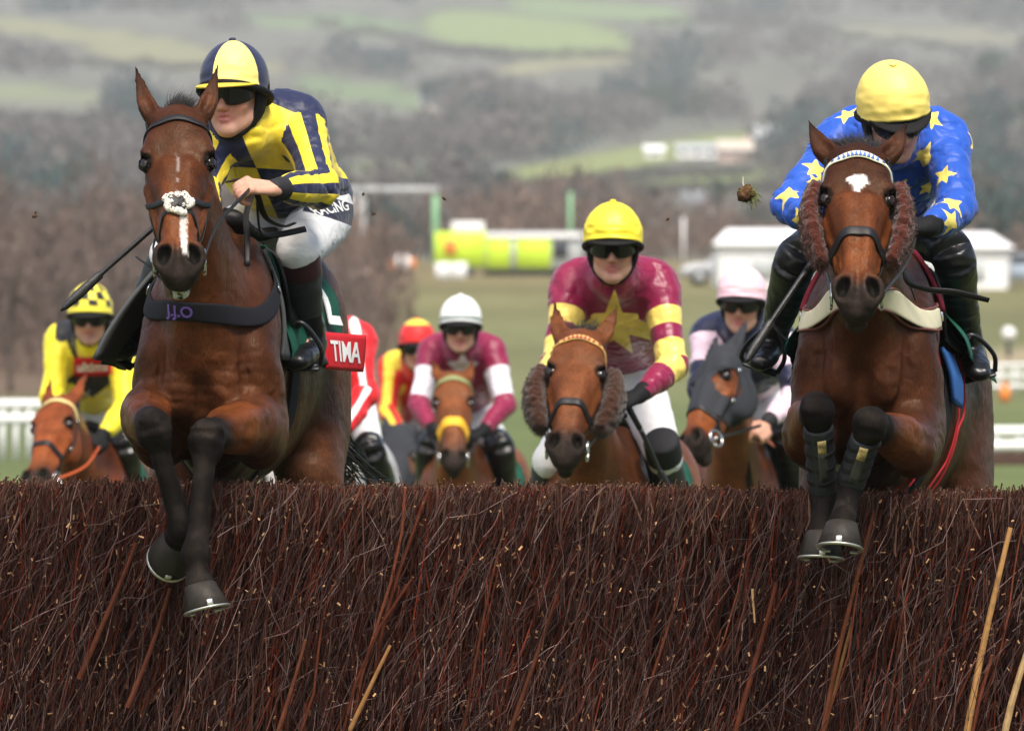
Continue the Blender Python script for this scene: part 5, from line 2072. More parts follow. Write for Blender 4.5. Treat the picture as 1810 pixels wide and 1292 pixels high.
H3 = chaser('bay racehorse with dark brown sheepskin cheekpieces behind the middle of the fence', 1043, 25.0, (-.13, -1, .03), P(1027, 580, 24.40), P(999, 778, 24.03), A(-.05, -1, .72), .012,
            bay=A(.135, .042, .0145), dark=A(.068, .024, .010), ear=(.118, .185), tan=A(.11, .036, .014), mane_n=60)
mb = MB()
hair(mb, [H3.H(RNG.normal(0, .03), -.01 + RNG.normal(0, .02), -.06) for _ in range(220)], [-H3.a * .8 + H3.s * RNG.normal(0, .6) + H3.nF * .1 for _ in range(220)], .06, .0022, .2, 3, 6, (0, 0, .1))
mb.build('forelock', M_MANE, H3.root)
BR3 = bit_and_reins(H3, {1: [P(1080, 740, 24.6), P(1105, 720, 24.85)], -1: [P(960, 745, 24.6), P(972, 735, 24.8)]}, noseband='plain', nose_y=.385, nose_w=.03,
                    browband=dict(mat=simple('gold browband', (.62, .38, .10), .5), w=.026, tri=simple('claret trim', (.30, .02, .03), .5), nt=18))
for sd in (-1, 1):
    fleece_roll(H3, sd, (.132, .150, -.10), (.110, .375, -.12), .039, .066, M_SHEEP2, seed=8 + sd, res=.008, curl=65, amp=.015)
saddlery(H3, pad=M_WEB, detail=False)

H5 = chaser('bay racehorse with bright yellow noseband under the rider in white cap', 800, 35.0, (-.10, -1, 0), P(801, 655, 34.4), P(801, 800, 34.05), A(0, -1, .62), .018,
            bay=A(.18, .055, .017), dark=A(.095, .034, .014), ear=(.110, .155), tan=A(.16, .06, .03), mane_n=40, detail=False)
mb = MB()
hair(mb, [H5.H(RNG.normal(0, .03), -.01, -.05) for _ in range(60)], [-H5.a + H5.s * RNG.normal(0, .5) for _ in range(60)], .05, .003, .2)
mb.build('forelock', M_MANE, H5.root)
bit_and_reins(H5, {1: [P(850, 770, 34.7)], -1: [P(762, 765, 34.7)]}, noseband='plain', nose_y=.36, nose_w=.055, rubber=M_YELLB,
              browband=dict(mat=simple('green and cream browband', (.20, .22, .08), .5), w=.035))
saddlery(H5, pad=M_WEB, detail=False)

M_HOOD = M_LIGHTRED


def hood(h, res=.012):
    """cloth racing hood with openings for the eyes"""
    H, HB, S = h.H, h.HB, h.S
    Sh = Sdf([q for q in S])
    V, Q = S.mesh(res)
    q = V - h.H(0, 0, 0)
    x, y, z = q @ h.s, q @ h.a, q @ h.nF
    zone = (y > -.20) & (y < .40 - .3 * np.maximum(-z - .05, 0)) & (np.abs(x) < .2) & (z > -.30) & (z < .2)
    eye = np.hypot((y - .215) / 1.15, z + .065) < .058
    zone &= ~(eye & (np.abs(x) > .05))
    keep = zone[Q].all(1)
    Q2 = Q[keep]
    used = np.unique(Q2)
    mp = np.full(len(V), -1)
    mp[used] = np.arange(len(used))
    N = vnormals(V, Q)[used]
    VV = V[used] + N * .005
    K = len(VV)
    mkmesh('hood', VV, mp[Q2], M_HOOD, h.root)


H4 = chaser('bay racehorse in a dark cloth hood with its head turned to the left', 1292, 29.6, (-.10, -1, 0), P(1266, 612, 29.0), P(1207, 782, 28.62), A(-.72, -.62, .25), .014,
            bay=A(.14, .043, .016), ear=(.095, .155), mane_n=40, detail=False, zT=1.22)
hood(H4)
bit_and_reins(H4, {1: [P(1300, 765, 29.0), P(1345, 752, 29.2)], -1: None}, noseband='plain', nose_y=.40)
saddlery(H4, pad=M_WEB, detail=False)
mb = MB()
mb.tube([P(1300, 720, 29.2), P(1316, 790, 29.3), P(1328, 870, 29.4)], .014, 8, 4, flat=.4)
mb.build('neck_strap', M_LEATHER, H4.root)

H8 = chaser('bright bay racehorse with plaited cream browband at the left end of the fence', 150, 32.3, (.03, -1, 0), P(101, 696, 31.65), P(57, 836, 31.25), A(-.36, -.80, .42), .014,
            bay=A(.19, .046, .013), dark=A(.115, .032, .012), tan=A(.30, .09, .03), ear=(.098, .215), mane_n=40, detail=False)
mb = MB()
hair(mb, [H8.H(RNG.normal(.02, .03), -.01, -.06) for _ in range(120)], [-H8.a + H8.s * RNG.normal(0.1, .5) for _ in range(120)], .07, .003, .2)
mb.build('forelock', M_MANE, H8.root)
bit_and_reins(H8, {1: [P(150, 825, 31.6), P(176, 790, 31.8)], -1: None}, rein_mat=M_ORANGE, noseband='plain', nose_y=.37, nose_w=.03, browband=dict(mat=simple('plaited cream browband', (.55, .42, .16), .6), w=.032))
saddlery(H8, pad=M_BURG, detail=False)

H7 = chaser('grey racehorse mostly hidden behind the lead horse on the left', 560, 29.0, (-.04, -1, 0), P(508, 790, 28.4), P(500, 930, 28.05), A(0, -1, .6), .018, bay=A(.36, .35, .34), dark=A(.20, .20, .20), tan=A(.20, .18, .17),
            points=A(.10, .10, .10), ear=(.09, .14), mane_n=20, detail=False)
saddlery(H7, pad=M_WEB, detail=False)

H6 = chaser('dark bay racehorse in black hood under the rider in red and yellow', 690, 38.6, (-.05, -1, 0), P(704, 752, 38.1), P(698, 895, 37.8), A(-.1, -1, .5), .020, bay=A(.15, .07, .04), ear=(.09, .12), mane_n=20, detail=False)
hood(H6, .018)
saddlery(H6, pad=M_WEB, detail=False)
# ------------------------------------------------------------------ riders
M_SKIN = vcol_mat('skin', rough=.5, spec=.4, noise=.14, nscale=30, bump=.25, bscale=420, sss=.12)
M_BREECH = simple('white breeches', (.70, .70, .70), .75, .25, bump=.5, bscale=28, bdist=.008, stretch=(1, 1, .5), var=.05, vscale=8)
M_BLACKCLOTH = simple('black cloth', (.016, .016, .019), .75, .3, bump=.4, bscale=60, bdist=.004)
M_BOOT = simple('black boot leather', (.008, .008, .009), .32, .4, bump=.5, bscale=24, bdist=.008, var=.3, vscale=10)
M_BOOTG = simple('grey black boot leg', (.030, .032, .036), .5, .4, bump=.3, bscale=40, bdist=.004, var=.2, vscale=12)
M_MAROON = simple('maroon boot top', (.045, .014, .018), .5, .4, bump=.3, bscale=60)
M_CERISE = simple('cerise sock', (.28, .010, .035), .8, .2)
M_VISOR = simple('dark goggle lens', (.008, .006, .007), .18, .4)
M_GOGF = simple('goggle frame', (.012, .012, .013), .35, .5)
M_HARN = simple('helmet harness', (.008, .008, .009), .75, .15, bump=.5, bscale=120)
M_GLOVE = simple('black glove', (.009, .009, .010), .7, .15, bump=.4, bscale=90)
M_WHIP = simple('whip', (.010, .010, .010), .4, .5, bump=.5, bscale=160)
SKIN, LIP, STUB = A(.56, .30, .21), A(.46, .13, .12), A(.42, .23, .17)
NAVY, YEL, PALEYEL, BLUE, CLARET = (.012, .016, .055), (.80, .60, .035), (.84, .70, .20), (.012, .075, .42), (.215, .008, .048)


def head_prims(c, f, u, s, k=1.0):
    f, u = nrm(f), None if u is None else u
    HBs = np.array([s, f, u])
    h = lambda x, y, z: c + (s * x + f * y + u * z) * k
    E = lambda p, r, kk, col, neg=False: Ell(h(*p), A(*r) * k, HBs, kk, col, neg=neg)
    out = [E((0, -.018, .035), (.074, .094, .082), .02, SKIN), E((0, .028, -.040), (.060, .062, .085), .03, SKIN),
           E((0, .062, .030), (.052, .030, .035), .03, SKIN)]
    for g in (-1, 1):
        out.append(Tube([h(g * .060, -.005, -.045), h(g * .052, .015, -.078), h(g * .014, .066, -.108)], A(.018, .017, .016) * k, None, s, .025, SKIN * .9 + STUB * .1))
        out.append(E((g * .038, .056, -.030), (.025, .022, .022), .025, SKIN * A(1.05, .92, .9)))
        out.append(Tube([h(g * .050, .066, .022), h(g * .015, .082, .018)], .010 * k, None, s, .014, SKIN))
        out.append(E((g * .032, .088, .0), (.016, .014, .011), .012, SKIN, True))
        out.append(E((g * .032, .064, -.001), (.014, .013, .012), .006, A(.35, .22, .17)))
        out.append(E((g * .0765, -.010, -.012), (.010, .022, .032), .008, SKIN * A(1.05, .85, .8)))
        out.append(E((g * .013, .092, -.041), (.008, .010, .007), .008, SKIN * A(1, .88, .85)))
        out.append(Tube([h(g * .010, .088, -.060), h(g * .026, .074, -.070)], A(.006, .003) * k, None, s, .004, LIP))
        out.append(Tube([h(g * .008, .086, -.0755), h(g * .024, .073, -.071)], A(.0065, .003) * k, None, s, .004, LIP * 1.1))
    out.append(Tube([h(0, .080, .012), h(0, .094, -.015), h(0, .106, -.036)], A(.0085, .009, .012) * k, None, s, .014, SKIN * A(1.03, .93, .9)))
    out.append(E((0, .088, -.0600), (.012, .008, .0060), .005, LIP))
    out.append(E((0, .085, -.0765), (.013, .008, .0065), .005, LIP * 1.1))
    out.append(E((0, .070, -.106), (.022, .018, .017), .02, SKIN * .92 + STUB * .08))
    out.append(E((0, .092, -.0685), (.020, .012, .0022), .003, A(.1, .03, .03), True))
    return out, h


def hand_prims(W, d, pn, ts=1, inf=0.0, col=SKIN, curl=1.0, sc=1.0):
    d = nrm(d)
    pn = nrm(pn - d * (np.asarray(pn) @ d))
    a = np.cross(d, pn)
    q = lambda x, y, z: W + (d * x + a * y + pn * z) * sc
    out = [Tube([q(-.01, 0, 0), q(.04, 0, 0), q(.082, .0, .002)], A(.026, .036, .040) * sc + inf, A(.020, .017, .013) * sc + inf, a, .012, col)]
    for i, (y, l) in enumerate(((-.030, .90), (-.0105, 1.0), (.0095, .96), (.0285, .78))):
        y *= ts * -1 * -1
        l2 = l * (.97 + .03 * i)
        k0 = q(.078, y, -.002)
        k1 = q(.078 + .030 * l2, y * 1.04, .010 + .012 * curl)
        k2 = q(.078 + .024 * l2, y * 1.02, .036 + .008 * l2)
        k3 = q(.078 - .006 * l2, y * .98, .046)
        out.append(Tube([k0, k1, k2, k3], A(.0105, .0098, .0090, .0078) * sc + inf, None, a, .004, cols=[col, col, col * A(1, .92, .9), col * A(1.02, .88, .85)], n=3))
        out.append(Ell(k0, A(.011, .011, .011) * sc + inf, None, .006, col * A(1, .88, .84)))
    ty = -ts
    out.append(Tube([q(.012, ty * .022, .006), q(.040, ty * .044, .018), q(.066, ty * .046, .032), q(.090, ty * .034, .040)], A(.014, .0135, .0115, .0088) * sc + inf, None, a, .008, col, n=3))
    return out


def star_sdf(x, y, R, rf=.42, rot=0.0):
    """signed distance-like value, > 0 inside a five pointed star of radius R"""
    a = np.arctan2(x, y) + rot
    r = np.hypot(x, y)
    seg = 2 * math.pi / 5
    a = np.abs((a + seg / 2) % seg - seg / 2)
    p1, p2 = np.array([R, 0.0]), np.array([R * rf * math.cos(seg / 2), R * rf * math.sin(seg / 2)])
    e = p2 - p1
    n = np.array([e[1], -e[0]])
    n /= np.linalg.norm(n)
    if n @ p1 < 0:
        n = -n
    q = np.stack([r * np.cos(a), r * np.sin(a)], -1)
    return (p1 @ n) - q @ n


def cap_mesh(name, c, f, u, s, mat, parent, patf=None, size=(.107, .131, .122), tilt=.0, seed=0, wr=.002, front=.034, back=-.040, btn=True):
    n1, n2 = 34, 64
    hc = c + u * .040 - f * .012
    th = np.linspace(0, 2 * math.pi, n2, endpoint=False)
    V = []
    uv = []
    for i in range(n1 + 1):
        v = i / n1
        for t in th:
            cz = math.cos(t)      # 1 = front
            zr = (front if cz > 0 else back) * abs(cz) ** .8 + (.0 if cz > 0 else 0)
            zr = front * (1 + cz) / 2 + back * (1 - cz) / 2
            zb = (zr - .030) / size[2]
            ang0 = math.asin(max(-.95, min(.95, zb)))
            el = math.pi / 2 + (ang0 - math.pi / 2) * v
            p = hc + s * (size[0] * math.sin(t) * math.cos(el)) + f * (size[1] * math.cos(t) * math.cos(el)) + u * (size[2] * math.sin(el))
            V.append(p)
            uv.append((t, v))
    V, uv = np.array(V), np.array(uv)
    N = nrm_rows(V - hc)
    V = V + N * ((ridged((V - hc) * 26 * np.array([1, 1, 1.6]), seed) - .5) * wr * 2 * sstep(.25, .9, uv[:, 1]))[:, None]
    V = V + N * (.004 * sstep(.93, 1.0, uv[:, 1]))[:, None]
    Vi = V - N * .004
    K = len(V)
    Fq = []
    for i in range(n1):
        for j in range(n2):
            a, b = i * n2 + j, i * n2 + (j + 1) % n2
            Fq.append((a, a + n2, b + n2, b))
    last = [(n1 * n2 + j, n1 * n2 + (j + 1) % n2) for j in range(n2)]
    F2 = Fq + [tuple(x + K for x in q[::-1]) for q in Fq] + [(a, a + K, b + K, b) for a, b in last]
    at = {}
    if patf is not None:
        pv = patf(uv[:, 0], uv[:, 1], V - hc)
        at = {'pat': np.concatenate([pv, pv])}
    o = mkmesh(name, np.vstack([V, Vi]), F2, mat, parent, attrs=at)
    if btn:
        mb = MB()
        q = hc + u * (size[2] + .003)
        th = np.linspace(0, 2 * math.pi, 10, endpoint=False)
        mb.rings([q + u * (.006 * math.cos(t)) + (.012 * math.sin(t) + 1e-5) * (np.cos(th)[:, None] * s + np.sin(th)[:, None] * f) for t in np.linspace(0, math.pi, 7)])
        bo = mb.build('cap_button', mat, o)
        if patf is not None:
            av = bo.data.attributes.new('pat', 'FLOAT', 'POINT')
            av.data.foreach_set('value', np.full(len(bo.data.vertices), btn if isinstance(btn, float) else -1.0))
    return o, hc


def nrm_rows(v):
    return v / np.maximum(np.linalg.norm(v, axis=1, keepdims=True), 1e-9)


def make_jockey(label, J, silk_mat, patf, cap_mat, cap_pat, res=.006, breech=M_BREECH, lean=0, glove=True, peak_mat=None, boot_mat=None, boot_from=.72, horse=None, torso_w=1.0,
                res_cloth=None, goggles=M_VISOR, sock=None, wr=.0075, seed=0, collar=None, stub=None, breech_pat=None, cap_kw=None, group='jockeys riding in the race'):
    res_cloth = res_cloth or res
    G = {k: np.asarray(v, float) if not isinstance(v, dict) else {a: np.asarray(b, float) for a, b in v.items()} for k, v in J.items()}
    root = empty('person', A(G['pelvis'][0], G['pelvis'][1], G['pelvis'][2] - .1), label, 'jockey', group)
    f = nrm(G['hf'])
    u = nrm(G['hu'] - f * (G['hu'] @ f))
    s = np.cross(u, f)          # image right when facing the camera
    s = -np.cross(f, u) if False else np.cross(u, f)
    hp, h = head_prims(G['head'], f, u, s)
    B = Sdf(hp)
    sh, el, wrs, kn, an, toe, hip = (G[k] for k in ('sh', 'el', 'wr', 'knee', 'ank', 'toe', 'hip'))
    S_ax = nrm(sh[1] - sh[-1])
    B.append(Tube([h(0, -.035, -.05), h(0, -.045, -.10), G['neck'], G['neck'] * .6 + G['chest'] * .4], [.050, .052, .056, .07], None, S_ax, .025, SKIN))
    B.append(Tube([G['neck'] * .3 + G['chest'] * .7, G['chest'], G['chest'] * .5 + G['pelvis'] * .5, G['pelvis']], A(.115, .125, .105, .10) * torso_w, [.07, .08, .07, .065], S_ax, .05, SKIN))
    hands = {}
    for g in (-1, 1):
        B.append(Tube([sh[g] * .7 + G['neck'] * .3, sh[g], sh[g] * .5 + el[g] * .5, el[g]], [.05, .048, .042, .034], None, S_ax, .03, SKIN))
        B.append(Tube([el[g], el[g] * .6 + wrs[g] * .4, wrs[g]], [.034, .037, .025], [.034, .035, .021], S_ax, .01, SKIN))
        hd, pn, ts = G['hd'][g], G['pn'][g], int(J['ts'][g])
        hp_ = hand_prims(wrs[g], hd, pn, ts)
        B += hp_
        hands[g] = (hd, pn, ts)
        B.append(Tube([hip[g], hip[g] * .5 + kn[g] * .5, kn[g]], [.055, .050, .040], None, S_ax, .012, SKIN))
        B.append(Tube([kn[g], kn[g] * .6 + an[g] * .4, an[g]], [.038, .038, .028], None, S_ax, .01, SKIN))
        B.append(Tube([an[g], toe[g]], [.032, .028], [.030, .022], S_ax, .02, SKIN))
    V, Q = B.mesh(res)
    V = smooth_verts(V, Q, 1, .4)
    cols = B.colours(V, .004)
    # keep covered skin well inside the clothes
    keepd = np.linalg.norm(V - G['head'], axis=1) / .175
    for g in (-1, 1):
        keepd = np.minimum(keepd, np.linalg.norm(V - (wrs[g] + nrm(G['hd'][g]) * .05), axis=1) / .115)
    V = V - vnormals(V, Q) * (sstep(1.0, 1.25, keepd) * .020)[:, None]
    q = V - G['head']
    hx, hy, hz = q @ s, q @ f, q @ u
    face = (hy > .01) & (np.linalg.norm(q, axis=1) < .17)
    if stub:
        st = face * sstep(-.055, -.085, hz)
        cols = cols * (1 - st[:, None] * stub) + STUB * st[:, None] * stub
    rosy = face * np.exp(-(((np.abs(hx) - .040) / .022) ** 2 + ((hz + .035) / .025) ** 2))
    cols = cols * (1 - rosy[:, None] * np.array([.0, .16, .14]))
    mkmesh('body', V, Q, M_SKIN, root, np.clip(cols, 0, 1))
    # silks
    C = Sdf()
    nk, ch, pe = G['neck'], G['chest'], G['pelvis']
    C.append(Tube([nk * .75 + ch * .25, ch, ch * .45 + pe * .55, pe], A(.115, .172, .152, .150) * torso_w, [.085, .125, .115, .115], S_ax, .06))
    C.append(Ell(nk * .35 + ch * .65 + A(0, .10, .045), A(.155, .14, .10) * torso_w, None, .07))
    C.append(Tube([h(0, -.030, -.115), nk * .6 + h(0, -.03, -.115) * .4, nk * .8 + ch * .2], [.060, .066, .092], None, S_ax, .03))
    for g in (-1, 1):
        C.append(Tube([h(0, -.045, -.125), nk * .45 + sh[g] * .55 + A(0, .02, .030), sh[g] * .97 + nk * .03 + A(0, .01, .0)], [.062, .078, .070], None, S_ax, .05))
        C.append(Tube([nk * .55 + sh[g] * .45 + (ch - nk) * .12, sh[g], sh[g] * .5 + el[g] * .5, el[g] * .97 + sh[g] * .03], [.072, .076, .064, .056], [.082, .076, .064, .056], S_ax, .05))
        C.append(Tube([el[g], el[g] * .55 + wrs[g] * .45, el[g] * .12 + wrs[g] * .88], [.056, .052, .034], None, S_ax, .025))
    C.append(Tube([h(0, .01, .02), h(0, -.020, -.095)], [.075, .052], None, S_ax, .012, neg=True))
    V, Q = C.mesh(res_cloth)
    V = smooth_verts(V, Q, 2, .5)
    N = vnormals(V, Q)
    # folds: run round the limbs, gather at elbow, armpit and waist
    w = np.zeros(len(V))
    arms = {}
    for g in (-1, 1):
        d_, t_, o_ = limb_coords(V, [sh[g], el[g], wrs[g]])
        arms[g] = (d_, t_, o_)
    dmin = np.minimum(arms[-1][0], arms[1][0])
    armt = np.where(arms[1][0] < arms[-1][0], arms[1][1], arms[-1][1])
    isarm = sstep(.115, .085, dmin)
    warp = (fbm(V * 9, seed + 3) - .5)[:, None] * np.array([1.2, .9, 1.4])
    r1 = ridged(np.stack([V[:, 0] * 7, V[:, 1] * 7, V[:, 2] * 21], -1) + warp, seed)
    r2 = ridged(np.stack([V[:, 0] * 19, V[:, 1] * 8, V[:, 2] * 8], -1) + warp, seed + 9)
    al = np.stack([armt * 7.5, V[:, 0] * 5, V[:, 1] * 5], -1) + warp
    r3 = ridged(al, seed + 5)
    gather = .5 + .8 * np.exp(-((armt - 1) / .25) ** 2) + .15 * np.exp(-((armt - .12) / .18) ** 2)
    disp = (1 - isarm) * (r1 * .45 + r2 * .55 - .55) * .8 + isarm * (r3 - .5) * gather * .6
    disp += (ridged(V * 24 + warp * 1.5, seed + 7) - .5) * .15
    big = fbm(np.stack([armt * 3.2, V[:, 0] * 7, V[:, 2] * 7], -1) + warp * .6, seed + 70, 2) - .5
    sharp = ridged(np.stack([armt * 5.5, V[:, 0] * 9, V[:, 1] * 9], -1) + warp * 1.6, seed + 77) ** 4
    sharp2 = ridged(V * np.array([10, 10, 15]) + warp * 2.2, seed + 78) ** 4
    V = V + N * (disp * wr + big * wr * 2.0 * isarm - (sharp * isarm * gather + sharp2 * (1 - isarm)) * wr * 1.0)[:, None]
    ctx = dict(arms=arms, sh=sh, el=el, wr=wrs, nk=nk, ch=ch, pe=pe, S=S_ax, N=N, isarm=isarm, armt=armt, head=G['head'], f=f, u=u, s=s)
    C.surface(V, Q)
    silk = mkmesh('silks', V, Q, silk_mat, root, attrs={'pat': patf(V, ctx)} if patf else None)
    ctx['silk'] = silk
    ctx['C'] = C
    if collar is not None:
        mb = MB()
        th = np.linspace(0, 2 * math.pi, 14)
        axn = nrm(nk - ch)
        a1 = nrm(S_ax - axn * (S_ax @ axn))
        a2 = np.cross(axn, a1)
        mb.tube([nk + u * .018 + a1 * .062 * math.cos(t) + a2 * .060 * math.sin(t) for t in th], .013, 8, 3)
        mb.build('collar', collar, silk)
    # breeches, boots
    Bq = Sdf()
    Bq.append(Tube([ch * .25 + pe * .75, pe, pe * .4 + (hip[1] + hip[-1]) * .3], A(.132, .142, .13) * torso_w, [.10, .11, .10], S_ax, .05))
    for g in (-1, 1):
        end = hip[g] * (1 - boot_from) + kn[g] * boot_from if boot_from < 1 else kn[g] + (an[g] - kn[g]) * .12
        mid = hip[g] * .5 + kn[g] * .5
        Bq.append(Tube([pe * .5 + hip[g] * .5, hip[g], hip[g] * .5 + end * .5, end], [.10, .095, .083, .066], None, S_ax, .05))
    V, Q = Bq.mesh(res_cloth * 1.15)
    V = smooth_verts(V, Q, 2, .5)
    N = vnormals(V, Q)
    V = V + N * ((ridged(V * np.array([12, 12, 17]), seed + 40) * .6 + ridged(V * 30, seed + 41) * .4 - .5) * .0055)[:, None]
    Bq.surface(V, Q)
    br = mkmesh('breeches', V, Q, breech, root, attrs={'pat': breech_pat(V, ctx)} if breech_pat else None)
    ctx['Bq'], ctx['breeches'] = Bq, br
    for g in (-1, 1):
        st = hip[g] * (1 - boot_from) + kn[g] * boot_from if boot_from < 1 else kn[g] + (an[g] - kn[g]) * .10
        L = Sdf()
        pts = [st, kn[g]] if boot_from < 1 else [st]
        pts += [kn[g] * .62 + an[g] * .38, kn[g] * .2 + an[g] * .8]
        w_ = ([.070, .066] if boot_from < 1 else [.060]) + [.060, .044]
        L.append(Tube(pts, w_, None, S_ax, .02, cap=.3))
        V, Q = L.mesh(res_cloth * 1.1)
        N = vnormals(V, Q)
        t_ = ((V - an[g]) @ nrm(kn[g] - an[g]))
        V = V + N * ((ridged(np.stack([V[:, 0] * 6, V[:, 1] * 6, V[:, 2] * 26], -1) + (fbm(V * 9, 4) - .5)[:, None] * 1.5, seed + 50) - .5) * .007 * (1.2 - .5 * sstep(.05, .3, t_)))[:, None]
        bo = mkmesh('boot', V, Q, boot_mat or M_BOOT, root)
        Fo = Sdf()
        hl = an[g] - nrm(toe[g] - an[g]) * .02 + nrm(an[g] - kn[g]) * .055
        sole = nrm(an[g] - kn[g])
        Fo.append(Tube([kn[g] * .22 + an[g] * .78, an[g], hl * .5 + an[g] * .5], [.045, .045, .042], None, S_ax, .02))
        Fo.append(Tube([hl, an[g] * .4 + toe[g] * .6 + sole * .018, toe[g]], [.034, .045, .036], [.030, .034, .024], S_ax, .03))
        V, Q = Fo.mesh(res_cloth * 1.1)
        N = vnormals(V, Q)
        V = V + N * ((ridged(V * 32, seed + 60) - .5) * .004)[:, None]
        mkmesh('boot_foot', V, Q, M_BOOT, bo)
        if sock is not None and g == 1:
            for m_, a_, b_, rr in sock:
                V, Q = Sdf([Tube([kn[g] + (an[g] - kn[g]) * a_, kn[g] + (an[g] - kn[g]) * b_], rr, None, S_ax, .01, cap=.25)]).mesh(res_cloth)
                mkmesh('boot_top', V, Q, m_, bo)
    if glove:
        for g in (-1, 1):
            hd, pn, ts = hands[g]
            g_ = Sdf(hand_prims(wrs[g], hd, pn, ts, .0025))
            g_.append(Tube([el[g] * .16 + wrs[g] * .84, wrs[g]], [.036, .030], None, S_ax, .01))
            V, Q = g_.mesh(res * .9)
            mkmesh('glove', V, Q, M_GLOVE, root)
    else:
        for g in (-1, 1):
            V, Q = Sdf([Tube([el[g] * .17 + wrs[g] * .83, el[g] * .03 + wrs[g] * .97], [.037, .031], None, S_ax, .01)]).mesh(res)
            mkmesh('cuff', V, Q, M_BLACKCLOTH, root)
    # helmet: cap cover, peak, harness; goggles
    cap, hc = cap_mesh('helmet', G['head'], f, u, s, cap_mat, root, cap_pat, seed=seed, **(cap_kw or {}))
    pk = []
    for i in range(6):
        v = i / 5
        row = []
        for t in np.linspace(-1.15, 1.15, 21):
            e = .050 * math.cos(t / 1.15 * math.pi / 2) ** .7 * v
            rim = hc + s * (.106 * math.sin(t)) + f * (.130 * math.cos(t)) + u * (-.006 - .012 * (1 - math.cos(t)))
            row.append(rim + (f * math.cos(t) * 1.0 + s * math.sin(t) * .35) * e - u * (.10 * e + .12 * e * v))
        pk.append(row)
    sheet(np.array(pk), .0045, 'peak', peak_mat or M_HARN, cap)
    H_ = Sdf()
    for g in (-1, 1):
        H_.append(Tube([h(g * .085, -.03, .045), h(g * .084, -.018, .0), h(g * .078, -.008, -.050), h(g * .062, .012, -.090)], [.014, .013, .013, .009], [.040, .042, .030, .016], s, .012))
        H_.append(Tube([h(g * .062, .012, -.090), h(g * .035, .045, -.122), h(0, .060, -.130)], [.007, .006, .006], [.013, .010, .009], s, .008))
    H_.append(Tube([h(-.080, -.05, .01), h(-.055, -.10, -.01), h(0, -.112, -.02), h(.055, -.10, -.01), h(.080, -.05, .01)], .020, .010, u, .02))
    V, Q = H_.mesh(res)
    mkmesh('harness', V, Q, M_HARN, cap)
    # inner rim of the hard shell under the silk
    mb = MB()
    rim = [hc + s * (.104 * math.sin(t)) + f * (.127 * math.cos(t)) + u * (-.004 * (1 + math.cos(t)) / 2 - .080 * (1 - math.cos(t)) / 2) for t in np.linspace(0, 2 * math.pi, 40)]
    mb.tube(rim, .011, 8, 1)
    mb.build('shell_rim', M_HARN, cap)
    for nm, mat, th0, z0, z1, rad, thk in (('goggles', goggles, 1.18, .030, -.034, .006, .004), ('goggle_frame', M_GOGF, 1.40, .040, .020, .0075, .006)):
        rows = []
        for i in range(9):
            v = i / 8
            row = []
            for t in np.linspace(-th0, th0, 33):
                notch = .026 * math.exp(-(t / .16) ** 2) if nm == 'goggles' else 0
                edge = .018 * (abs(t) / th0) ** 3 if nm == 'goggles' else 0
                z = z0 + (z1 + notch + edge - z0) * v
                row.append(h((.080 + rad) * math.sin(t) * 1.0, -.010 + (.108 + rad) * math.cos(t) ** .9 if math.cos(t) > 0 else -.010, z))
            rows.append(row)
        go = sheet(np.array(rows), thk, nm, mat, root)
    # stirrups belong to the horse's saddle
    if horse is not None:
        for g in (-1, 1):
            mb = MB()
            c = an[g] * .35 + toe[g] * .65
            d_ = nrm(toe[g] - an[g])
            sole = nrm((an[g] - kn[g]) - d_ * ((an[g] - kn[g]) @ d_))
            sx = np.cross(d_, sole)
            pts = [c + sole * .045 + sx * .055, c + sole * .048 - sx * .055, c - sole * .01 - sx * .062, c - sole * .075 - sx * .030, c - sole * .098, c - sole * .075 + sx * .030, c - sole * .01 + sx * .062]
            mb.tube(catmull(np.array(pts + pts[:1]), 4), .0075, 8, 1)
            mb.box(c + sole * .050, (.11, .045, .012), np.array([sx, d_, sole]), bevel=.004)
            st = mb.build('stirrup', M_GOGF, horse.root)
            mb = MB()
            top = horse.W(.20 * g, .12, .18)
            mb.tube([c - sole * .098, c * .5 + top * .5 + (c - sole * .098 - top) * 0, top], .010, 8, 3, flat=.3)
            mb.build('stirrup_leather', M_LEATHER, horse.root)
    ctx['h'], ctx['hc'], ctx['root'] = h, hc, root
    return ctx


def on_surface_text(bvh_sdf, centre, right, up, txt, size, name, mat, parent, lift=.003, shear=0.0, away=None):
    """lettering wrapped on a garment: cast along -away"""
    right = nrm(right)
    up = nrm(up - right * (up @ right))
    n = np.cross(right, up)
    def fn(x, y):
        p = centre + np.outer(x + shear * y, right) + np.outer(y, up) + n * .25
        out, NN = [], []
        for q in p:
            l, nn, _, _ = bvh_sdf.bvh.ray_cast(tuple(q), tuple(-n))
            if l is None:
                l, nn, _, _ = bvh_sdf.bvh.find_nearest(tuple(q - n * .25))
            out.append(np.array(l) + n * lift)
            NN.append(n)
        return np.array(out), np.array(NN)
    return put_text(fn, txt, size, name, mat, parent)
# ------------------------------------------------------------------ the riders
def PP(Y, **kw):
    return kw


def stripe(x, period, duty=.5):
    """> 0 inside bands of a repeating coordinate; value in the coordinate's own unit"""
    q = (x / period) % 1.0
    return (duty / 2 - np.abs(q - .5)) * period


def arm_angle(ctx, g, ref):
    d, t, o = ctx['arms'][g]
    up = t < 1
    ax = np.where(up[:, None], nrm(ctx['el'][g] - ctx['sh'][g]), nrm(ctx['wr'][g] - ctx['el'][g]))
    r = ref - ax * (ax @ ref)[:, None]
    r = nrm_rows(r)
    b = np.cross(ax, r)
    return np.arctan2((o * b).sum(1), (o * r).sum(1))


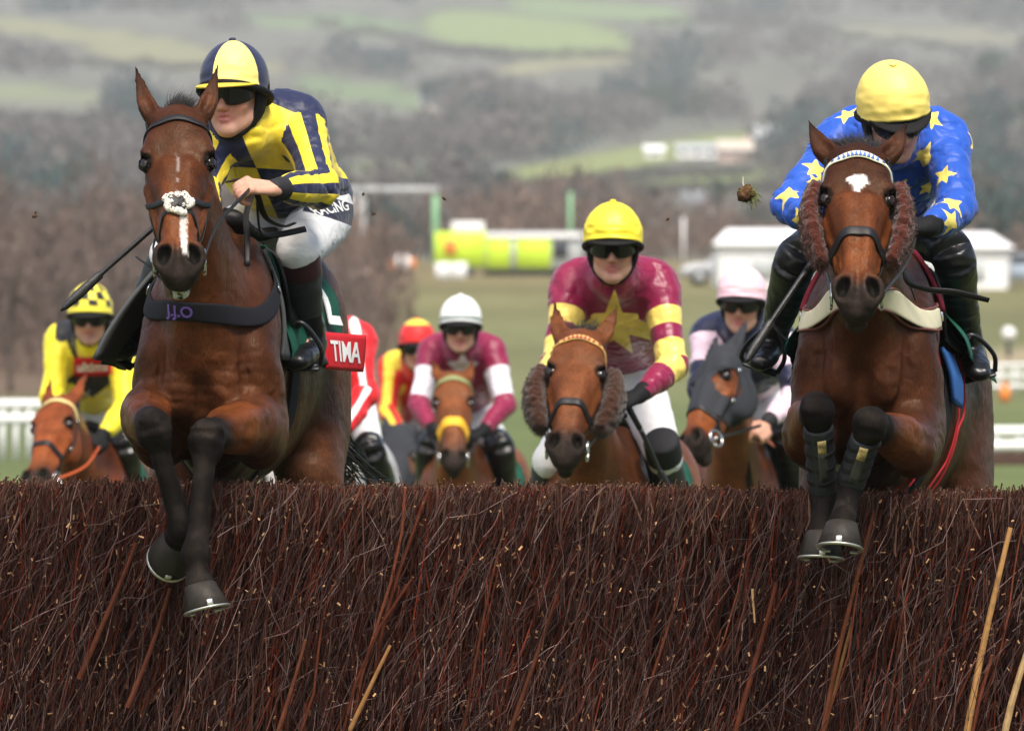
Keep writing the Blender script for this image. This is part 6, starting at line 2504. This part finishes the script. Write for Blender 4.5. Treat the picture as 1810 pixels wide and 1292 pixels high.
# -- left lead rider: navy and yellow check, striped sleeves, quartered cap
def pat1(V, ctx):
    p0 = P(430, 240, 20.6)
    x, z = V[:, 0] - p0[0], V[:, 2] - p0[2]
    k = 20.6 / F_PX
    xc = x - (-z) * .40                              # placket, slanting to the right going down
    zm = z + (62 - 6) * k + .05 * x                  # lower edge of the upper quarters
    chk = np.where(xc * zm > 0, 1, -1) * np.minimum(np.abs(xc), np.abs(zm))
    top = (68 * k - .43 * (x - 25 * k)) - z          # navy yoke over the shoulder
    torso = np.minimum(np.minimum(chk, top), .35 - ctx['N'][:, 1])
    out = torso
    for g in (-1, 1):
        d, t, o = ctx['arms'][g]
        a = arm_angle(ctx, g, A(0, -1, .2))
        st = stripe(a + .45, 2 * math.pi / 5, .5) * .065
        m = (d < .080) & (t > .14)
        out = np.where(m, st, out)
    return out


def cap1(t, v, q):
    return np.where(v < .02, -.01, stripe(t + 1.08, math.pi, .46) * .1)


J1 = dict(head=P(413, 166, 20.46), hf=(-.33, -.94, -.08), hu=(-.08, -.16, 1), neck=P(452, 228, 20.64), chest=P(482, 275, 20.74), pelvis=P(542, 358, 21.12),
          sh={1: P(528, 215, 20.66), -1: P(392, 240, 20.56)}, el={1: P(566, 334, 20.42), -1: P(352, 338, 20.42)}, wr={1: P(484, 334, 20.18), -1: P(376, 372, 20.22)},
          hd={1: (-.86, -.40, .10), -1: (-.45, -.6, .45)}, pn={1: (-.12, .55, -.8), -1: (.3, .4, -.8)}, ts={1: 1, -1: -1},
          hip={1: P(566, 388, 21.05), -1: P(486, 392, 21.05)}, knee={1: P(524, 424, 20.52), -1: P(312, 430, 20.60)}, ank={1: P(549, 590, 20.72), -1: P(236, 592, 20.85)},
          toe={1: P(524, 640, 20.52), -1: P(210, 622, 20.70)})


def breech1(V, ctx):
    hip, kn = J1['hip'][1], J1['knee'][1]
    d, t, o = limb_coords(V, [J1['pelvis'] * .4 + hip * .6, hip, kn])
    side = o @ ctx['S']
    return np.minimum(.035 - np.abs((V - P(572, 366, 20.95)) @ A(.25, 0, 1)), side + .005)


M_SILK1 = pattern_mat('navy and yellow silk', NAVY, YEL)
M_BREECH1 = pattern_mat('white breeches with navy panel', (.72, .72, .72), (.012, .014, .035), .7, .25)
c1 = make_jockey('jockey in navy and yellow checked silks with striped sleeves and quartered cap', J1, M_SILK1, pat1, pattern_mat('quartered cap', NAVY, PALEYEL, .45, .12, .3), cap1, res=.0048, res_cloth=.006,
                 glove=False, horse=H1, breech=M_BREECH1, breech_pat=breech1, boot_mat=M_BOOTG, boot_from=1.0, collar=M_BLACKCLOTH, seed=1, stub=.25,
                 sock=((M_CERISE, .08, .15, .060), (M_MAROON, .16, .34, .0645)), cap_kw=dict(btn=-1.0, size=(.101, .122, .120)))
on_surface_text(c1['Bq'], P(575, 372, 20.95), A(.93, .25, .22), A(-.12, 0, 1), 'RACING', .048, 'lettering', M_WHITE, c1['breeches'])
pk = [o for o in bpy.data.objects if o.name.startswith('peak') and o.parent and o.parent.parent == c1['root']][0]
pk.data.materials.clear()
pk.data.materials.append(simple('yellow edged peak', (.62, .46, .04), .5))


def whip(label, pts, r, flap=True):
    pts = [np.asarray(p, float) for p in pts]
    root = empty('whip', pts[0], label, 'whip', 'whips held by the jockeys')
    mb = MB()
    q = catmull(np.array(pts), 6)
    k = len(q) // 4
    mb.tube(q[:k + 1], np.linspace(r * 1.25, r * 1.1, k + 1), 10, 1)
    mb.build('handle', M_LEATHER, root)
    mb = MB()
    mb.tube(q[k:], np.linspace(r, r * .75, len(q) - k), 10, 1)
    d = nrm(q[-1] - q[-2])
    mb.build('shaft', M_WHIP, root)
    mb = MB()
    a = nrm(np.cross(d, (0, 1, 0)))
    e = q[-1]
    rings = []
    for t, w in ((-.14, .8), (-.13, 1.5), (-.04, 1.7), (.01, 1.2), (.03, .3)):
        th = np.linspace(0, 2 * math.pi, 10, endpoint=False)
        rings.append(e + d * t + r * w * np.cos(th)[:, None] * a + r * .9 * min(w, 1) * np.sin(th)[:, None] * A(0, 1, 0))
    mb.rings(rings)
    mb.build('pad', M_WHIP, root)


whip('long black whip held out to the left behind the muzzle of the left lead horse', [P(352, 328, 20.12), P(265, 408, 20.08), P(180, 483, 20.05), P(120, 538, 20.02)], .0085)


# -- right lead rider: royal blue with yellow stars
STARS2 = [(1395, 345, .050, .2), (1442, 298, .045, .9), (1440, 322, .03, .3), (1668, 310, .042, .1), (1682, 360, .050, .0), (1682, 392, .048, .5), (1648, 208, .045, .35), (1497, 205, .045, -.3), (1632, 275, .046, .7),
          (1545, 320, .045, .1), (1590, 330, .045, .4), (1640, 332, .03, .2), (1475, 262, .04, .5), (1720, 300, .045, .3), (1535, 260, .04, 0), (1600, 380, .045, .2), (1415, 390, .045, .4), (1710, 420, .04, .4), (1500, 360, .045, .3)]


def pat2(V, ctx):
    out = np.full(len(V), -1.0)
    N = ctx['N']
    bv = BVHTree.FromPolygons([tuple(v) for v in V.tolist()], c_quads[0])
    cs = []
    for px, py, R, rot in STARS2:
        o, t = np.array(P(px, py, 19.8)), np.array(P(px, py, 21.6))
        l, n, _, _ = bv.ray_cast(tuple(o), tuple(nrm(t - o)))
        if l is not None:
            cs.append((np.array(l), np.array(n), R, rot))
    g = np.random.default_rng(12)
    idx = g.permutation(len(V))
    for i in idx[:4000]:
        if all(np.linalg.norm(V[i] - c[0]) > .135 for c in cs) and N[i][1] > -.25:
            cs.append((V[i], N[i], g.uniform(.042, .05), g.uniform(0, 1.2)))
    for c, n, R, rot in cs:
        q = V - c
        m = (np.linalg.norm(q, axis=1) < R * 1.3) & (N @ n > .2)
        ux = nrm(np.cross(A(0, 0, 1), n) + 1e-6)
        uy = np.cross(n, ux)
        out[m] = np.maximum(out[m], star_sdf(q[m] @ ux, q[m] @ uy, R, .44, rot))
    return out


J2 = dict(head=P(1580, 203, 20.36), hf=(.26, -.82, -.50), hu=(-.03, -.50, .86), neck=P(1578, 248, 20.62), chest=P(1578, 292, 20.74), pelvis=P(1562, 372, 21.2),
          sh={1: P(1668, 248, 20.66), -1: P(1488, 248, 20.66)}, el={1: P(1693, 374, 20.40), -1: P(1392, 362, 20.42)}, wr={1: P(1640, 402, 20.18), -1: P(1470, 392, 20.20)},
          hd={1: (-.88, -.35, .1), -1: (.85, -.4, .1)}, pn={1: (-.1, .5, -.8), -1: (.1, .5, -.8)}, ts={1: 1, -1: -1},
          hip={1: P(1612, 402, 21.12), -1: P(1512, 402, 21.12)}, knee={1: P(1682, 446, 20.72), -1: P(1412, 452, 20.72)}, ank={1: P(1712, 606, 21.0), -1: P(1366, 596, 21.0)},
          toe={1: P(1730, 660, 20.82), -1: P(1344, 642, 20.82)})
M_SILK2 = pattern_mat('blue silk with yellow stars', BLUE, (.84, .66, .14))
c_quads = [None]
_mesh0 = Sdf.mesh


def _spy(self, res):
    V, Q = _mesh0(self, res)
    c_quads[0] = Q.tolist()
    return V, Q


Sdf.mesh = _spy
c2 = make_jockey('jockey in royal blue silks with yellow stars and plain yellow cap, head bowed', J2, M_SILK2, pat2, simple('plain yellow cap', (.84, .66, .16), .5, .4, bump=.25, bscale=40, bdist=.004), None, res=.006, res_cloth=.006, wr=.0095,
                 horse=H2, boot_from=.42, seed=11, breech=simple('pale grey breeches', (.55, .56, .58), .7, .25, bump=.4, bscale=28, bdist=.008), stub=.2, cap_kw=dict(wr=.0035, back=-.05))
Sdf.mesh = _mesh0
whip('black whip pointing down past the boot on the left side of the blue jockey', [P(1452, 440, 20.22), P(1410, 500, 20.18), P(1365, 566, 20.12), P(1326, 628, 20.06)], .0085)


# -- middle rider: claret with yellow star and hoops
def pat3(V, ctx):
    c0 = P(1085, 574, 24.9)
    x = (V - c0)[:, 0]
    z = (V - c0)[:, 2]
    fr = ctx['N'][:, 1] < .15
    st = star_sdf(x + .0, z - .0, .128, .42, 0)
    band = .034 - np.abs(z - .012 + .22 * np.abs(x))
    tor = np.where(fr, np.maximum(st, band), -.01)
    out = tor
    for g in (-1, 1):
        d, t, o = ctx['arms'][g]
        L = .30
        hoop = np.maximum(.030 - np.abs(t - .47) * L, np.maximum(.034 - np.abs(t - .86) * L, .038 - np.abs(t - 1.18) * L * .9))
        m = (d < .092) & (t > .10)
        out = np.where(m, hoop, out)
    return out


J3 = dict(head=P(1083, 436, 24.72), hf=(-.04, -.97, -.14), hu=(0, -.2, 1), neck=P(1086, 506, 24.92), chest=P(1088, 552, 25.06), pelvis=P(1098, 640, 25.55),
          sh={1: P(1162, 502, 24.96), -1: P(1012, 502, 24.96)}, el={1: P(1190, 645, 24.80), -1: P(984, 640, 24.80)}, wr={1: P(1128, 700, 24.58), -1: P(975, 724, 24.58)},
          hd={1: (-.75, -.5, -.25), -1: (.3, -.7, -.5)}, pn={1: (-.2, .5, -.8), -1: (.2, .5, -.8)}, ts={1: 1, -1: -1},
          hip={1: P(1132, 690, 25.45), -1: P(1062, 690, 25.45)}, knee={1: P(1172, 795, 25.10), -1: P(975, 800, 25.10)}, ank={1: P(1200, 925, 25.4), -1: P(950, 925, 25.4)},
          toe={1: P(1204, 960, 25.2), -1: P(944, 960, 25.2)})
c3 = make_jockey('jockey in claret silks with big yellow star, hooped sleeves and yellow cap', J3, pattern_mat('claret and yellow silk', CLARET, (.82, .62, .13), .32, .4), pat3,
                 simple('bright yellow cap', (.86, .70, .035), .45, .4, bump=.2, bscale=40, bdist=.004), None, res=.0065, res_cloth=.008, cap_kw=dict(wr=.0045), horse=H3, boot_from=1.0, boot_mat=M_BOOTG, seed=21, collar=simple('claret collar', CLARET, .5),
                 sock=((M_BLACKCLOTH, -.12, .10, .068),), stub=.1)
whip('black whip hanging along the boot of the middle jockey', [P(1112, 722, 24.55), P(1140, 775, 24.6), P(1165, 830, 24.65), P(1192, 890, 24.7)], .010)


def simple_pose(Y, head, neck, chest, pelvis, sh, el, wr, hip, knee, ank, hf=(0, -.97, -.14), dy=.9):
    d = dict(head=P(*head, Y - .15), hf=hf, hu=(0, -.2, 1), neck=P(*neck, Y + .05), chest=P(*chest, Y + .18), pelvis=P(*pelvis, Y + .60), ts={1: 1, -1: -1},
             hd={1: (-.75, -.5, -.25), -1: (.75, -.5, -.25)}, pn={1: (-.2, .5, -.8), -1: (.2, .5, -.8)})
    for nm, v, yy in (('sh', sh, .08), ('el', el, -.08), ('wr', wr, -.30), ('hip', hip, .55), ('knee', knee, .2), ('ank', ank, .5)):
        d[nm] = {-1: P(*v[0], Y + yy), 1: P(*v[1], Y + yy)}
    d['toe'] = {g: d['ank'][g] + A(0, -.19, -.08) for g in (-1, 1)}
    return d


# -- white cap: claret with white star and armlets
def pat5(V, ctx):
    c0 = P(818, 650, 35)
    x, z = (V - c0)[:, 0], (V - c0)[:, 2]
    out = np.where(ctx['N'][:, 1] < .15, star_sdf(x, z, .095, .40, 0), -.01)
    for g in (-1, 1):
        d, t, o = ctx['arms'][g]
        out = np.where((d < .095) & (t > .08), .075 - np.abs(t - .62) * .30, out)
    return out


def capband(t, v, q):
    return .035 - np.abs(v - .90)


J5 = simple_pose(35.0, (814, 578), (817, 625), (818, 660), (820, 715), ((766, 622), (869, 622)), ((740, 718), (893, 716)), ((768, 764), (852, 764)), ((797, 738), (843, 738)), ((757, 792), (888, 792)), ((752, 890), (900, 890)), (-.03, -.98, -.12))
c5 = make_jockey('jockey in claret silks with white armlets and white cap behind yellow noseband', J5, pattern_mat('claret and white silk', CLARET, (.74, .70, .76), .4, .35), pat5,
                 pattern_mat('white cap with green band', (.84, .84, .84), (.01, .09, .07), .5, .1, .2), capband, res=.009, res_cloth=.011, horse=H5, boot_from=.75, seed=31, wr=.007)


# -- pale pink cap: navy body, pink sleeves' stripes
def pat4(V, ctx):
    nk, pe = ctx['nk'], ctx['pe']
    ax = nrm(pe - nk)
    along = (V - nk) @ ax
    out = np.where(along > .30, along - .30, -.02)
    for g in (-1, 1):
        d, t, o = ctx['arms'][g]
        a = arm_angle(ctx, g, A(0, -1, .2))
        out = np.where((d < .095) & (t > .10), np.where(t > 1.05, .01, .035 - np.abs(t - .35) * .15), out)
    return out


J4 = simple_pose(29.6, (1311, 536), (1312, 592), (1314, 636), (1322, 698), ((1254, 592), (1372, 592)), ((1238, 690), (1408, 700)), ((1318, 752), (1352, 750)), ((1296, 716), (1350, 716)), ((1290, 775), (1392, 772)), ((1270, 890), (1412, 890)), (-.16, -.96, -.14))
c4 = make_jockey('jockey in navy silks with pale pink cap behind the hooded horse', J4, pattern_mat('navy and pink silk', (.010, .013, .045), (.70, .52, .62), .45, .35), pat4,
                 pattern_mat('pale pink cap', (.80, .52, .60), (.45, .28, .16), .5, .15, .3), lambda t, v, q: .012 - np.abs(v - .80), res=.008, res_cloth=.010, horse=H4, boot_from=.8, seed=41, wr=.008, stub=.1, glove=False)


# -- yellow with black waistcoat panels
def pat8(V, ctx):
    c0 = P(160, 640, 32.4)
    x, z = (V - c0)[:, 0], (V - c0)[:, 2]
    fr = ctx['N'][:, 1] < .25
    ax = np.abs(x)
    bl = np.maximum(.055 - np.abs(ax - .115) - .0 * z, -.2)
    bl = np.minimum(bl, z + .10)
    diamond = .16 - (ax * .9 + np.abs(z + .035) * 1.2)
    out = np.where(fr, np.maximum(bl, np.minimum(diamond, -.0 - z)), -.01)
    for g in (-1, 1):
        d, t, o = ctx['arms'][g]
        out = np.where((d < .09) & (t > .15), -.02, out)
    return out


def cap8(t, v, q):
    a = stripe(t + .2, 2 * math.pi / 7, .5) * .1
    b = stripe(v * .2 + .0, .2 / 2.2, .5)
    return np.minimum(np.where((np.floor(v * 4.4) % 2) > 0, a, stripe(t + .2 + math.pi / 7, 2 * math.pi / 7, .5) * .1), .14 - np.abs(v * .2 - .10) * 2)


J8 = simple_pose(32.4, (159, 560), (160, 616), (158, 656), (166, 716), ((108, 601), (212, 601)), ((92, 704), (222, 722)), ((150, 772), (176, 776)), ((140, 732), (194, 732)), ((112, 792), (222, 792)), ((96, 890), (236, 890)), (-.02, -.96, -.18))
c8 = make_jockey('jockey in yellow silks with black panels and yellow and black checked cap', J8, pattern_mat('yellow and black silk', (.82, .68, .025), (.012, .012, .014), .45, .35), pat8,
                 pattern_mat('checked cap', (.84, .72, .06), (.012, .012, .014), .5, .1, .2), cap8, res=.008, res_cloth=.010, horse=H8, boot_from=.8, seed=51, wr=.008, stub=.8)
# the red sponsor patch across the chest
cs = c8['C']
rows = []
for z in np.linspace(632, 664, 6):
    row = []
    for x in np.linspace(131, 197, 12):
        o, t = P(x, z + (x - 164) * -.03, 31.6), P(x, z + (x - 164) * -.03, 33.4)
        l, n, _, _ = cs.bvh.ray_cast(tuple(o), tuple(nrm(t - o)))
        row.append(np.array(l if l is not None else P(x, z, 32.45)) + A(0, -.008, 0))
    rows.append(row)
R8 = np.array(rows)[::-1]
pa = sheet(R8, .004, 'sponsor_patch', M_REDP, c8['silk'])
put_text(grid_map(np.array(rows), 2.5, 5.5, 11 / .176, 5 / .085, .006), 'ultima', .062, 'lettering', M_WHITE, pa)


# -- red with white seams, half hidden behind the lead horse
def pat7(V, ctx):
    out = np.full(len(V), -.02)
    for g in (-1, 1):
        d, t, o = ctx['arms'][g]
        a = arm_angle(ctx, g, A(0, -1, .0))
        out = np.where((d < .10), .016 - np.abs(a) * .06, out)
    return out


J7 = simple_pose(29.4, (538, 566), (556, 604), (572, 636), (590, 700), ((515, 605), (632, 600)), ((500, 690), (645, 698)), ((545, 750), (600, 772)), ((560, 720), (626, 722)), ((510, 790), (655, 800)), ((500, 880), (690, 880)))
c7 = make_jockey('jockey in red silks with white seam stripe half hidden by the left lead horse', J7, pattern_mat('red silk with white seams', (.62, .012, .018), (.78, .76, .76), .45, .35), pat7,
                 simple('red cap', (.62, .012, .018), .5), None, res=.009, res_cloth=.010, horse=H7, boot_from=.85, seed=61, wr=.008)


# -- red and yellow stripes, farthest back
def pat6(V, ctx):
    x = (V - ctx['ch']) @ ctx['S']
    out = stripe(x + .03, .16, .42)
    for g in (-1, 1):
        d, t, o = ctx['arms'][g]
        out = np.where(d < .095, stripe(arm_angle(ctx, g, A(0, -1, 0)) + .9, 2.1, .45) * .06, out)
    return out


J6 = simple_pose(38.9, (737, 614), (736, 652), (732, 686), (730, 734), ((692, 650), (778, 650)), ((684, 728), (786, 728)), ((706, 766), (752, 766)), ((714, 748), (750, 748)), ((690, 790), (770, 790)), ((680, 870), (780, 870)))
c6 = make_jockey('jockey in red and yellow striped silks farthest back with red and yellow cap', J6, pattern_mat('red and yellow silk', (.62, .018, .016), (.80, .58, .04), .45, .35), pat6,
                 pattern_mat('red and yellow cap', (.62, .018, .018), (.84, .62, .06), .5, .1, .2), lambda t, v, q: .42 - v, res=.010, res_cloth=.012, horse=H6, boot_from=.85, seed=71, wr=.008)

# ------------------------------------------------------------------ turf thrown into the air
def clod(px, py, Y, r, label, name, blades=0, cat='turf'):
    c = P(px, py, Y)
    g = np.random.default_rng(int(px))
    S = Sdf([Ell(c + g.normal(0, r * .5, 3), A(*g.uniform(.45, .9, 3)) * r, None, r * .5) for _ in range(5)] + [Ell(c, A(r, r, r) * .8, None, r * .4)])
    V, Q = S.mesh(r / 6)
    N = vnormals(V, Q)
    V = V + N * ((fbm(V * 90, 3) - .5) * r * .7)[:, None]
    if not blades:
        return tag(mkmesh(name, V, Q, simple('soil', (.05, .028, .015), .95, .1, bump=.6, bscale=90, var=.4, vscale=60), None, loc=c), label, cat, 'turf crumbs in the air')
    root = empty(name, c, label, cat)
    mkmesh('soil', V, Q, simple('soil', (.085, .045, .02), .95, .1, bump=.8, bscale=90, var=.5, vscale=60), root)
    mb = MB()
    hair(mb, [c + A(.35 * r, 0, -.2 * r) + g.normal(0, r * .45, 3) for _ in range(blades)], [A(.5, 0, -.5) + g.normal(0, .9, 3) for _ in range(blades)], r * 1.0, .0011, .5, 3, 2)
    mb.build('grass_blades', simple('turf grass', (.16, .19, .035), .7, .3, var=.4, vscale=50), root)
    mb = MB()
    mb.tube([c + A(-.3 * r, 0, .6 * r), c + A(-.45 * r, 0, 1.1 * r), c + A(-.4 * r, 0, 1.8 * r)], [.003, .0028, .001], 6, 3)
    mb.build('stalk', simple('pale stalk', (.55, .48, .36), .7), root)


clod(1320, 340, 20.6, .026, 'clod of brown turf with grass blades flying left of the blue jockey', 'turf_clod', 140)
for px, py, r, w in ((660, 378, .005, 'left of the white gantry beside the yellow cuff'), (785, 351, .004, 'in front of the green leg of the gantry'), (642, 344, .0045, 'just above the gantry beam'), (1180, 388, .004, 'right of the middle yellow cap'), (62, 382, .006, 'over the brown saplings on the left')):
    clod(px, py, 20.4, r, 'dark crumb of turf in the air ' + w, 'turf_crumb')
